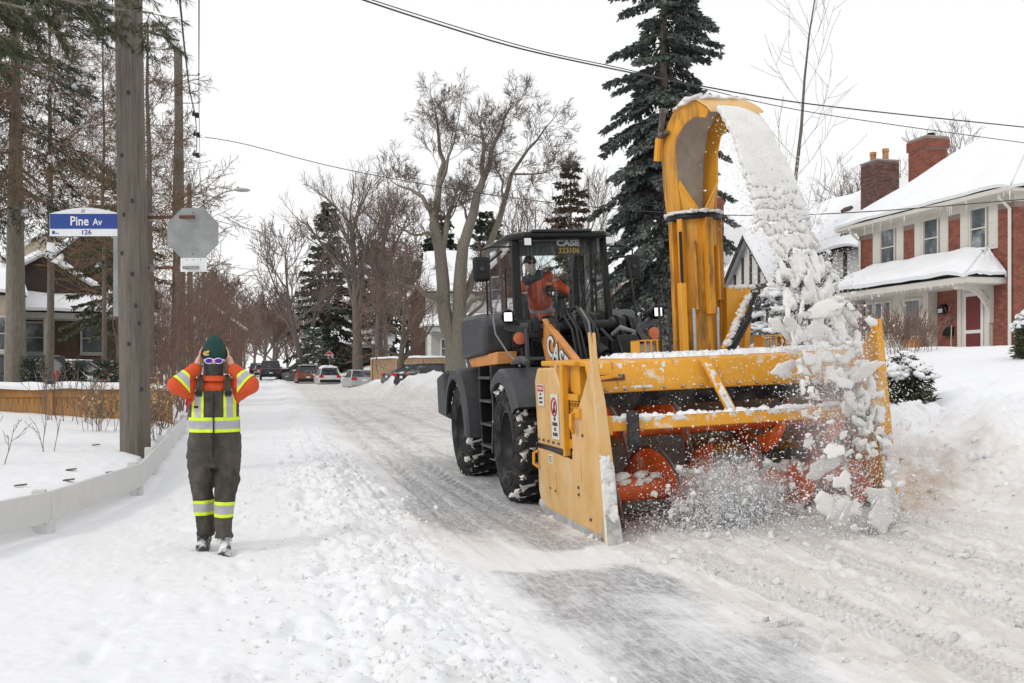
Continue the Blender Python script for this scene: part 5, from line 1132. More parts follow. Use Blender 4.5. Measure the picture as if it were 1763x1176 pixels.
obj('planter', MB().lathe([(2.35, .28), (2.75, .42), (2.82, .42), (2.8, .3)], (HX-.9, 30.9, 0), 'z', 16), 'terracotta', hc); obj('step', MB().box(HX-1.0, HX, 27.6, 29.8, 1.9, 2.25), 'stone_grey', hc, .02)
obj('shovel', MB().tube([(HX-.5, 29.4, 2.3), (HX-.2, 29.75, 3.2)], .02, 6).obox((HX-.52, 29.36, 2.25), (.02, 0, 0), (0, .14, .0), (0, .04, .16)), 'siding_pale', hc)
obj('roof_vent', MB().box(HX+2.6, HX+3.1, 26.9, 27.5, 9.4, 9.9), 'shingle', hc)
# ---------------- half-timbered house behind it
tb = thing('tudor_house', 'half-timbered white house with wide snowy roof beyond the brick house', 'house', (28, 46, 2.2))
TX, t0, t1 = 26.0, 40.0, 53.5
obj('wall', MB().box(TX, TX+9, t0, t1, 1.5, 7.3), 'stucco', tb)
for y in np.linspace(t0+.15, t1-.15, 12): obj('timber', MB().box(TX-.05, TX, y-.11, y+.11, 4.6, 7.3), 'timber', tb)
for z in (4.55, 5.9): obj('timber', MB().box(TX-.06, TX, t0, t1, z-.1, z+.1), 'timber', tb)
for y0, z0 in ((44.6, 4.9), (47.4, 4.9), (50.2, 4.9)): window(tb, (TX, y0, z0), YR, NX, 1.0, 1.3, 'timber', 'window_dark', (1, 2), .06, False, False)
a_, b_ = V(TX-.6, t1+.5, 7.2), V(TX-.6, t0-.6, 7.2); c_, d2 = V(TX+4.5, t0+1.2, 11.0), V(TX+4.5, t1-1.0, 11.0); e_, f_ = V(TX+9.6, t0-.6, 7.2), V(TX+9.6, t1+.5, 7.2)
rm = MB(); rm.add([a_, b_, c_, d2, e_, f_], [(0, 1, 2, 3), (1, 4, 2), (4, 5, 3, 2), (5, 0, 3), (0, 5, 4, 1)]); trf = obj('roof', rm, 'shingle', tb, smooth=None)
snow_slab('roof_snow', (a_, b_, c_, d2), .25, 'snow', trf, 40, 14, 11, .05); snow_slab('roof_snow', (b_, e_, c_, c_), .22, 'snow', trf, 20, 10, 12, .05)
# bare shingle patches where the snow has slid off
for y, z, w, h in ((41.6, 8.35, 1.0, .55), (41.2, 7.75, .8, .5), (45.2, 9.6, .75, .4), (40.9, 10.6, .7, .5)):
    x = TX-.6+(z-7.2)/3.8*5.1; obj('bare_shingles', MB().obox((x-.12, y, z+.26), (0, w/2, 0), (.28*h, 0, .21*h), (-.05, 0, .07)), 'shingle', trf, .02)
chimney(tb, (27.4, 40.75), 1.15, 1.25, 7.8, 11.3, 'brick_dark', ((27.25, 41.05, .5, 'terracotta'), (27.5, 40.45, .55, 'terracotta')), False)
# its projecting gable with timber framing, and the narrow brick chimney
G0, G1, GX = 44.4, 50.0, 24.2
gm = MB().prism([(G0, 1.5), (G1, 1.5), (G1, 6.0), ((G0+G1)/2, 8.6), (G0, 6.0)], 'x', GX, TX+.5); obj('gable_wall', gm, 'stucco', tb)
for y in np.linspace(G0+.1, G1-.1, 7): obj('timber', MB().box(GX-.05, GX, y-.10, y+.10, 3.9, 5.9+max(0, 2.5-abs(y-(G0+G1)/2)*.9)), 'timber', tb)
obj('timber', MB().box(GX-.06, GX, G0, G1, 5.8, 6.05).box(GX-.06, GX, G0, G1, 3.8, 4.02), 'timber', tb)
ym = (G0+G1)/2
for sgn, ye in ((1, G1+.5), (-1, G0-.5)):
    g = snow_slab('gable_snow', (V(GX-.5, ye, 5.5), V(TX+3, ye, 5.5), V(TX+3, ym, 8.75), V(GX-.5, ym, 8.75)), .24, 'snow', tb, 12, 10, 14+sgn, .1); obj('barge_board', MB().bar((GX-.42, ye, 5.42), (GX-.42, ym, 8.62), .08, .24), 'timber', tb)
window(tb, (GX, ym+.7, 4.4), YR, NX, 1.4, 1.2, 'timber', 'window_dark', (1, 3), .07, False, True)
obj('porch_post', MB().box(GX-1.8, GX-1.55, 46.4, 46.65, 1.2, 3.6).box(GX-1.8, GX-1.55, 50.4, 50.65, 1.2, 3.6), 'stone_grey', tb); obj('porch_beam', MB().prism([(46.0, 3.6), (51.0, 3.6), (51.0, 3.9), (46.0, 3.9)], 'x', GX-1.9, GX), 'timber', tb)
snow_slab('porch_snow', (V(GX-2.0, 51.2, 3.9), V(GX-2.0, 45.8, 3.9), V(GX, 45.8, 4.5), V(GX, 51.2, 4.5)), .2, 'snow', tb, 16, 6, 18, .1)
# ---------------- brick house behind the spruce
hb = thing('brick_house', 'orange-red brick house with white-trimmed windows behind the chute', 'house', (26, 62, 2.2))
X2, s0, s1 = 24.0, 56.5, 69.0
obj('wall', MB().box(X2, X2+8, s0, s1, 1.5, 7.9), 'mortar', hb)
ws2 = [(57.6, 58.9), (60.8, 62.1), (64.0, 65.2), (66.8, 67.6)]
op2 = [(s1-b-.05, s1-a+.05, 4.0, 5.9) for a, b in ws2]
bricks('bricks', hb, 'brick_tan', (X2, s1, 1.8), YR, s1-s0, 6.0, op2, .26, .09, n=NX); bricks('bricks', hb, 'brick_tan', (X2, s0, 1.8), (1, 0, 0), 4, 6.0, (), .26, .09)
for a, b in ws2: window(hb, (X2, b, 5.85), YR, NX, b-a, 1.8, 'trim_white', 'window_dark', (1, 2), .12, True, False)
a_, b_, c_, d2 = V(X2-.5, s1+.4, 7.9), V(X2-.5, s0-.5, 7.9), V(X2+4, s0+1.4, 11.4), V(X2+4, s1-1, 11.4); rm = MB(); e_, f_ = V(X2+8.5, s0-.5, 7.9), V(X2+8.5, s1+.4, 7.9)
rm.add([a_, b_, c_, d2, e_, f_], [(0, 1, 2, 3), (1, 4, 2), (4, 5, 3, 2), (5, 0, 3), (0, 5, 4, 1)]); r2 = obj('roof', rm, 'shingle_grey', hb, smooth=None); snow_slab('roof_snow', (a_, b_, c_, d2), .25, 'snow', r2, 30, 10, 21, .05); snow_slab('roof_snow', (b_, e_, c_, c_), .22, 'snow', r2, 16, 8, 22, .05)
obj('frieze', MB().box(X2-.45, X2-.02, s0-.4, s1, 7.62, 7.9), 'trim_cream', hb)
snow_slab('porch_snow', (V(X2-2.4, 68, 4.6), V(X2-2.4, 57.2, 4.6), V(X2, 58.5, 5.7), V(X2, 66.5, 5.7)), .3, 'snow', hb, 24, 8, 23, .1); obj('porch', MB().box(X2-2.3, X2, 57.4, 67.8, 4.3, 4.6), 'trim_white', hb)
for y in (57.6, 60.0, 62.4, 64.8, 67.4): obj('porch_post', MB().box(X2-2.2, X2-2.0, y-.1, y+.1, 1.6, 4.3), 'trim_white', hb)
chimney(hb, (25.2, 54.6), 1.3, 1.5, 2.0, 11.9, 'brick_red', ((25.2, 54.9, .5, 'brick_red'), (25.2, 54.3, .55, 'stone_grey')))
# ---------------- plain builder for the houses farther off
def gable_house(name, label, c, rotz, w, dp, hz, rz, wall, trim='trim_white', rows_=(1.0,), cols=(-.25, .25), brick=None, wsize=(.9, 1.3), porch=None, gable_col=None, front_gable=True):
    base = Vector(c); t = thing(name, label, 'house', base); t.rotation_euler = (0, 0, rotz); BASE[t.name] = Vector((0, 0, 0))
    obj('wall', MB().box(-w/2, w/2, 0, dp, -1, hz), wall, t)
    if front_gable:     # ridge runs front to back
        obj('gable_wall', MB().prism([(-w/2, hz), (w/2, hz), (0, rz)], 'y', 0, dp), gable_col or wall, t); e = .45
        for s in (-1, 1):
            q = (V(s*(w/2+e), -e, hz-e*(rz-hz)/(w/2)), V(s*(w/2+e), dp+e, hz-e*(rz-hz)/(w/2)), V(0, dp+e, rz+.05), V(0, -e, rz+.05)); snow_slab('roof_snow', q, .24, 'snow', t, 16, 8, 31, .08); obj('barge_board', MB().bar(q[0]-V(0, -.05, .06), q[3]-V(0, -.05, .06), .08, .2), trim, t)
    else:
        e = .4; a, b, cc, dd = V(-w/2-e, -e, hz), V(w/2+e, -e, hz), V(w/2+e, dp/2, rz), V(-w/2-e, dp/2, rz); rm = MB(); rm.add([a, b, V(w/2+e, dp+e, hz), V(-w/2-e, dp+e, hz), dd, cc], [(0, 1, 5, 4), (2, 3, 4, 5), (1, 2, 5), (3, 0, 4), (0, 3, 2, 1)]); obj('roof', rm, 'shingle_grey', t, smooth=None); snow_slab('roof_snow', (a, b, cc, dd), .26, 'snow', t, 24, 10, 33, .06)
    for z in rows_:
        for x in cols: window(t, (x*w-wsize[0]/2, 0, z), (1, 0, 0), (0, -1, 0), wsize[0], wsize[1], trim, 'window_dark', (1, 1), .09, True, False)
    if porch:
        pz_, pd = porch; obj('porch_beam', MB().box(-w/2, w/2, -pd, 0, pz_-.25, pz_), trim, t); snow_slab('porch_snow', (V(-w/2-.3, -pd-.3, pz_), V(w/2+.3, -pd-.3, pz_), V(w/2, 0, pz_+.8), V(-w/2, 0, pz_+.8)), .25, 'snow', t, 18, 6, 35, .1)
        for k in range(3): obj('porch_post', MB().box(-w/2+.2+k*(w-.6)/2, -w/2+.45+k*(w-.6)/2, -pd+.05, -pd+.3, -1, pz_-.25), trim, t)
    return t
gable_house('brick_house', 'dark red brick house with snowy roof behind the maple', gp(745, 70)+V(.5, 0, 0), rad(-14), 4.2, 8, 5.2, 7.6, 'siding_brown', rows_=(3.4, .9), cols=(.22,), wsize=(.7, 1.5))
gable_house('pale_house', 'pale house with broad snowy roof seen through the maple', gp(803, 68)+V(.3, 0, 0), rad(-12), 6.2, 9, 4.8, 8.0, 'siding_pale', rows_=(2.9, .4), cols=(-.25, .25), wsize=(.9, 1.2), front_gable=False, porch=(2.4, 1.4))
gable_house('bungalow', 'low grey bungalow with dark porch behind the far stop sign', gp(615, 118), rad(-10), 8, 7, 3.1, 4.7, 'siding_brown', rows_=(.9,), cols=(-.3, .3), wsize=(1.2, 1.4), front_gable=False, porch=(2.6, 2.0))
gable_house('brown_house', 'dark brown gabled house with deep snowy porch at the left', gp(72, 46)+V(0, 0, .35), rad(16), 7.2, 8, 3.3, 5.5, 'siding_brown', 'siding_pale', rows_=(1.0,), cols=(-.05, .3), porch=(2.7, 2.2), gable_col='timber')
gable_house('brown_house', 'taller brown house with pale windows behind the porch', gp(150, 56)+V(0, 0, .35), rad(12), 7.5, 8, 4.8, 8.0, 'siding_brown', 'trim_white', rows_=(3.4, 1.0), cols=(-.3, .05, .33), wsize=(.8, 1.5), porch=(2.5, 1.8))
gable_house('cream_house', 'cream house with snowy eaves at the far left edge', gp(-48, 40)+V(0, 0, .3), rad(18), 3.2, 7, 3.2, 4.6, 'stucco_cream', 'trim_cream', rows_=(1.0,), cols=(.3,), wsize=(.5, 1.3), front_gable=False)
gable_house('yellow_house', 'pale yellow house behind the brown gable', gp(95, 75)+V(0, 0, .35), rad(12), 7, 8, 8.0, 10.5, 'stucco_cream', 'trim_white', rows_=(5.4,), cols=(-.25, .25))
gable_house('far_house', 'small grey house behind the shrubs down the left side', gp(250, 80), rad(10), 9, 8, 4.0, 6.6, 'siding_pale', rows_=(1.4,), cols=(-.3, .3), porch=(2.6, 1.5))
gable_house('far_house', 'distant brown house closing the left sidewalk', gp(345, 110), rad(8), 9, 8, 5.0, 8.2, 'siding_brown', rows_=(1.4, 3.6), cols=(-.3, .3))
# ================================================================ POLES, SIGNS, WIRES
def pole(label, b, top, r0, r1, n=14):
    t = thing('utility_pole', label, 'utility pole', b); m = MB(); K = 10; R_ = random.Random(int(b[0]*7))
    pts = [Vector(b).lerp(Vector(top), k/K) for k in range(K+1)]; pts[0].z -= .4; obj('shaft', m.tube(pts, [r0+(r1-r0)*k/K for k in range(K+1)], n), 'pole_wood', t, smooth=60)
    return t
pb = V(-1.90, 15.35, gz(-1.9, 15.35)); ptop = V(-2.07, 15.35, 11.5)
p1_ = pole('thick weathered wooden utility pole beside the white rail', pb, ptop, .215, .175, 20)
R_ = random.Random(3)
kn = mesh_from('knot', MB().ball((0, 0, 0), (.028, .02, .035), 8, 6))
for z, a in ((3.3, -2.2), (3.0, -1.5), (3.85, -2.0), (4.05, -1.4), (4.7, -2.1), (5.6, -1.55), (6.2, -1.2), (6.4, -1.7), (2.55, -1.3), (2.0, -1.8), (1.35, -1.0), (2.3, -1.1)):
    x = -1.90-.17*(z-.4)/11.1; r = .215-.04*z/11; place(kn, 'knot_hole', 'print_black', p1_, (x+r*math.cos(a), 15.35+r*math.sin(a), z))
obj('conduit', MB().box(-2.20, -2.12, 15.30, 15.38, 2.4, 3.62), 'sign_grey', p1_)
# street name blade
sg = thing('street_sign', 'blue and white street name blade reading Pine Av on the near pole', 'street sign', (-2.7, 15.2, 3.5))
SX = V(CA, -SA, 0).normalized(); SN = V(-SA, -CA, 0); c0 = at(145.5, 385, 14.35)
w_, h0, h1 = 1.015, .325, .40
def sgn_poly(x0, x1, z0, z1, th, arch=0.):
    pts = [(x0, z0), (x1, z0), (x1, z1)]
    if arch: pts += [(x1+(x0-x1)*k/12, z1+arch*math.sin(math.pi*k/12)) for k in range(1, 12)]
    pts += [(x0, z1)]; mb = MB(); n = len(pts)
    vs = [c0+SX*x+UZ*z+SN*th[0] for x, z in pts]+[c0+SX*x+UZ*z+SN*th[1] for x, z in pts]
    mb.add(vs, [tuple(range(n)), tuple(range(n, 2*n))[::-1]]+[(i, n+i, n+(i+1) % n, (i+1) % n) for i in range(n)]); return mb
hw = w_/2
obj('blade', sgn_poly(-hw, hw, -.18, .145, (-.012, .0), .085), 'sign_white', sg, recalc=True); bl = obj('blue_panel', sgn_poly(-hw+.006, hw-.006, -.075, .140, (.001, .005)), 'sign_blue', sg, recalc=True)
put_text('lettering', 'Pine', .185, c0+SX*(-.075)+UZ*.03+SN*.008, SX, UZ, 'print_white', bl, .003, .003, sx=.86); put_text('lettering', 'Av', .135, c0+SX*.185+UZ*.018+SN*.008, SX, UZ, 'print_white', bl, .003, .002, sx=.9)
put_text('number', '126', .095, c0+SX*.02+UZ*-.128+SN*.004, SX, UZ, 'sign_blue', sg, .003, .001, sx=1.1)
obj('crest', MB().obox(c0+SX*-.02+UZ*.185+SN*.002, SX*.022, UZ*.025, SN*.002).obox(c0+SX*-.045+UZ*.175+SN*.002, SX*.008, UZ*.02, SN*.002), 'car_silver', sg); obj('emblem', MB().obox(c0+SX*-.45+UZ*-.128+SN*.002, SX*.02, UZ*.022, SN*.002).obox(c0+SX*-.40+UZ*-.14+SN*.002, SX*.025, UZ*.005, SN*.002), 'sign_blue', sg)
obj('bracket', MB().obox(c0+SX*(hw+.03), SX*.05, UZ*.02, SN*.015).obox(c0+SX*(hw+.06)+UZ*.0, SX*.012, UZ*.12, SN*.02), 'grey_steel', sg)
# back of a stop sign on two rusty arms
ss = thing('stop_sign', 'grey back of an octagonal stop sign on rusty arms right of the pole', 'road sign', (-1.2, 14.6, 3.9)); c1 = at(331.5, 402, 14.4); mb = MB(); Rr = .40
oc = [(Rr*math.cos(math.pi/8+k*math.pi/4), Rr*math.sin(math.pi/8+k*math.pi/4)) for k in range(8)]
vs = [c1+SX*x+UZ*z+SN*.0 for x, z in oc]+[c1+SX*x+UZ*z-SN*.006 for x, z in oc]; mb.add(vs, [tuple(range(8)), tuple(range(8, 16))[::-1]]+[(i, 8+i, 8+(i+1) % 8, (i+1) % 8) for i in range(8)]); obj('plate', mb, 'sign_grey', ss, recalc=True)
c2 = at(333, 456, 14.4); pl2 = obj('lower_plate', MB().obox(c2, SX*.19, UZ*.10, SN*.003), 'sign_white', ss)
for dx in (-.1, 0, .1): obj('bolt', MB().ball(c2+SX*dx+UZ*.075+SN*.006, .008), 'steel_worn', ss)
for dx, dz in ((0, .30), (0, -.30)): obj('bolt', MB().ball(c1+SX*dx+UZ*dz+SN*.006, .009), 'steel_worn', ss)
for v_, u1 in ((373.5, 334), (460.5, 341)): obj('arm', MB().bar(at(255, v_+1, 14.6), at(u1, v_, 14.33), .03, .045), 'rust', ss)
[obj('arm_clamp', MB().obox(at(*q), SX*.03, UZ*.05, SN*.05), 'grey_steel', ss) for q in ((262, 374, 14.75), (264, 461, 14.75))]
# farther poles and lamps
b2 = gp(312, 37); p2_ = pole('tall thin grey utility pole behind the stop sign back', b2, V(b2.x-.12, b2.y, at(0, 88, 37).z), .19, .15)
b3 = gp(328, 62); p3_ = pole('farther utility pole carrying a street lamp arm', b3, V(b3.x-.1, b3.y, at(0, 318, 62).z), .19, .15)
b4 = gp(350, 98); p4_ = pole('distant utility pole with the lower street lamp', b4, V(b4.x, b4.y, at(0, 400, 98).z), .2, .16)
for z in (at(0, 130, 37).z, at(0, 178, 37).z): obj('insulator_arm', MB().tube([(b2.x-.1, b2.y, z), (b2.x+.62, b2.y-.15, z+.01)], .018, 6).ball((b2.x+.62, b2.y-.15, z+.05), .05), 'sign_grey', p2_)
def lamp(label, pts, d_, hs):
    t = thing('street_lamp', label, 'street lamp', at(*pts[0], d_)); P_ = [at(u, v, d_) for u, v in pts]; obj('arm', MB().tube(P_, .045, 8), 'sign_grey', t); e = P_[-1]; dr_ = SX
    obj('head', MB().ball(e+dr_*hs*.45, (hs*.55, hs*.3, hs*.13), 14, 8), 'siding_pale', t, smooth=180); obj('sensor', MB().ball(e+dr_*hs*.2+UZ*hs*.16, .06), 'plastic_black', t); return t
lamp('street lamp with curved arm above the stop sign', [(329, 366), (345, 357), (368, 340), (388, 330), (404, 327)], 62, .95); lamp('smaller distant street lamp below the curved arm lamp', [(352, 465), (362, 458), (372, 456), (382, 455)], 98, .95)
lamp('smallest street lamp far down the left side', [(372, 501), (376, 498), (379, 498)], 140, .9)
pt = [gp(372, 140)]; pole('most distant utility pole behind the shrubs', pt[0], at(372, 470, 140), .2, .16)
ys = thing('warning_sign', 'small yellow sign beside the shrub left of the worker', 'road sign', gp(327, 42)); cy_ = at(325, 594, 42); obj('post', MB().tube([gp(327, 42)-V(0, 0, .2), V(cy_.x, cy_.y+.02, cy_.z+.2)], .03, 8), 'sign_grey', ys); obj('plate', MB().obox(cy_, (SX+UZ)*.16, (UZ-SX)*.16, SN*.01), 'sign_yellow', ys)
fs = thing('stop_sign', 'red octagonal STOP sign facing the camera far up the street', 'road sign', gp(567, 95)); c5 = at(566.5, 612.5, 95); mb = MB(); Rr = .40
for rr, th, mt_, nm in ((.42, 0., 'sign_white', 'border'), (.385, .012, 'sign_red', 'plate')):
    oc = [(rr*math.cos(math.pi/8+k*math.pi/4), rr*math.sin(math.pi/8+k*math.pi/4)) for k in range(8)]; mb = MB(); vs = [c5+SX*x+UZ*z+SN*th for x, z in oc]+[c5+SX*x+UZ*z+SN*(th-.01) for x, z in oc]
    mb.add(vs, [tuple(range(8)), tuple(range(8, 16))[::-1]]+[(i, 8+i, 8+(i+1) % 8, (i+1) % 8) for i in range(8)]); obj(nm, mb, mt_, fs, recalc=True)
put_text('lettering', 'STOP', .30, c5+SN*.02, SX, UZ, 'print_white', fs, .004, .01); obj('post', MB().tube([gp(567, 95.1)-V(0, 0, .3), at(567, 600, 95.1)], .035, 8), 'sign_grey', fs)
def wire(label, pts, r, sag=0., parts=()):
    P_ = [at(*p) for p in pts]
    # smooth the run with a Catmull-Rom pass
    out = []; n = len(P_)
    for i in range(n-1):
        p0, p1, p2, p3 = P_[max(i-1, 0)], P_[i], P_[i+1], P_[min(i+2, n-1)]
        for k in range(8):
            t = k/8; out.append(.5*((2*p1)+(p2-p0)*t+(2*p0-5*p1+4*p2-p3)*t*t+(3*p1-p0-3*p2+p3)*t**3))
    out.append(P_[-1]); o = obj('overhead_wire', MB().tube(out, r, 5, False), 'hose', None); return tag(o, label, 'wire', 'overhead wires')
wire('thick overhead cable from the top centre to the right edge', [(560, -25, 18), (625, 0, 18.5), (760, 44, 19.5), (900, 85, 20.5), (1075, 123, 22), (1200, 147, 23), (1400, 180, 24.5), (1763, 219, 27), (1900, 232, 28)], .017)
wire('thin cable right under the thick overhead cable', [(560, -31, 18.2), (640, 0, 18.6), (900, 80, 20.6), (1075, 119, 22.1), (1200, 150, 23.2), (1400, 194, 24.7), (1763, 246, 27.2), (1900, 262, 28)], .011)
wire('cable from the left poles past the maple to the brick house', [(352, 236, 37), (420, 248, 36), (560, 284, 34), (700, 312, 31), (900, 343, 28), (1100, 363, 26), (1300, 371, 25), (1500, 364, 25), (1763, 343, 25), (1880, 330, 25)], .013)
wire('sagging wire from the stop sign height to the far trees', [(330, 368, 40), (376, 381, 42), (440, 397, 50), (530, 418, 60), (640, 432, 70), (760, 440, 75)], .014); wire('lower wire crossing the far treetops', [(340, 455, 60), (400, 460, 65), (520, 474, 75), (700, 480, 85), (860, 478, 90)], .016); wire('lowest wire over the far end of the street', [(345, 512, 80), (420, 522, 90), (520, 527, 100), (640, 526, 105)], .017)
wire('twisted dark cable dropping past the second pole top', [(305, -40, 13), (311, 20, 14.5), (318, 90, 18), (327, 160, 24), (335, 197, 30), (338, 232, 37), (337, 270, 50)], .016); wire('straight thin line running down beside the second pole', [(342, -40, 13), (342, 60, 16), (342, 150, 24), (343, 240, 37), (345, 330, 70)], .010)
for u, v, d_ in ((336, 197, 30.5), (338, 231, 37), (337, 266, 48)):
    c = at(u, v, d_); k = d_/30; o = obj('cable_clamp', MB().obox(c, SX*.09*k, UZ*.05*k, SN*.04).obox(c+SX*.05*k-UZ*.06*k, SX*.05*k, UZ*.04*k, SN*.04).tube([c-SX*.1*k, c-SX*.03*k+UZ*.12*k], .02*k, 6), 'plastic_black'); tag(o, {197: 'highest black clamp on the twisted cable', 231: 'middle black clamp on the twisted cable', 266: 'lowest black clamp on the twisted cable'}[v], 'cable clamp', 'clamps on the cable')
# ================================================================ FENCES
wf = thing('low_fence', 'low white board rail edging the snowy bed', 'fence', (-1.5, 12.5, .2)); ys_ = [5.0, 7.0, 8.5, 9.77, 12.5, 14.9, 17.3, 19.7, 22.0, 24.3]
nodes_ = [V(float(fence_x(y)), y, 0) for y in ys_]
for i, (a, b) in enumerate(zip(nodes_[:-1], nodes_[1:])):
    za = .50+.0085*max(0, a.y-15)*.8; zb = .50+.0085*max(0, b.y-15)*.8; aa = V(a.x, a.y, za-.125); bb = V(b.x, b.y, zb-.125); dn = (bb-aa).normalized()*.002
    obj('board', MB().bar(aa+dn, bb-dn, .045, .28), 'white_paint', wf, .006)
for i, a in enumerate(nodes_[1:]):
    g0 = gz(a.x+.05, a.y); ofs = V(-.085, 0, 0) if i != 0 else V(-.08, 0, 0); c = a+ofs; top = .52+.0085*max(0, a.y-15)*.8; obj('post', MB().box(c.x-.055, c.x+.055, c.y-.055, c.y+.055, .0, top+.01), 'white_paint', wf, .006)
for i, y in enumerate((9.8, 12.55)): obj('post_foot', MB().box(float(fence_x(y))-.10, float(fence_x(y))+.03, y-.08, y+.06, .0, .26), 'white_paint', wf, .006)
def board_fence(label, a, b, h, m, nb, cap=True, post_every=2.4, z_of=None, rail=.16, snow=.14):
    a, b = Vector(a), Vector(b); L_ = (b-a).length; dx = (b-a).normalized(); nn = dx.cross(UZ); t = thing('wood_fence', label, 'fence', (a+b)/2); w = L_/nb
    for i in range(nb): c = a+dx*w*(i+.5); obj('board', MB().obox(c+UZ*(h*.5-.05), dx*(w/2-.006), nn*.011, UZ*(h*.5-.02)), m, t)
    obj('rail', MB().obox((a+b)/2+UZ*(h-rail/2)+nn*.025, dx*L_/2, nn*.018, UZ*rail/2), m, t); obj('cap_rail', MB().obox((a+b)/2+UZ*(h+.015), dx*L_/2, nn*.07, UZ*.018), m, t); np_ = int(L_/post_every)+1
    for k in range(np_):
        c = a+dx*L_*k/max(1, np_-1); p = obj('post', MB().obox(c+UZ*(h*.5+.05)+nn*.03, dx*.06, nn*.06, UZ*(h*.5+.08)), m, t, .005)
        if cap: obj('post_cap', MB().obox(c+UZ*(h+.15)+nn*.03, dx*.085, nn*.085, UZ*.02).obox(c+UZ*(h+.185)+nn*.03, dx*.05, nn*.05, UZ*.02), 'plastic_black', p, .01)
    if snow: snow_slab('snow_cap', (a+nn*.10+UZ*(h+.0), b+nn*.10+UZ*(h+.0), b-nn*.10+UZ*(h+.03), a-nn*.10+UZ*(h+.03)), snow, 'snow', t, 60, 4, 41, .3)
    return t
def lvl(u, d_, z): p = at(u, 640, d_); p.z = z; return p
board_fence('brown board fence with snowy top rail at the left', lvl(-120, 21.8, .42), lvl(292, 22.2, .42), .78, 'fence_wood', 44, True, 2.35)
g_ = gp(645, 62); board_fence('pale wood fence behind the parked cars', lvl(640, 63, 1.15), lvl(772, 60, 1.2), 1.25, 'fence_wood_pale', 26, False, 1.6, snow=.12)
# fallen dark leaves and twigs on the bed
for i, (u, v_) in enumerate(((165, 770), (122, 810), (190, 808), (118, 825), (35, 838))):
    d_ = 1714*(1.6-.45)/(v_-640); c = at(u, v_, d_); c.z = float(ground(np.array([c.x]), np.array([c.y]))[0])+.02; o = obj('fallen_bark', MB().obox(c, SX*.055+UZ*.006, SN*.03, UZ*.008-SX*.002), 'bark_grey', None, .006)
    tag(o, ['dark bark scrap lying nearest the wood fence', 'dark bark scrap left of the middle of the snowy bed', 'dark bark scrap nearest the utility pole foot', 'dark bark scrap closest to the white rail', 'dark bark scrap at the left edge of the bed'][i], 'bark scrap', 'scraps on the snowy bed')
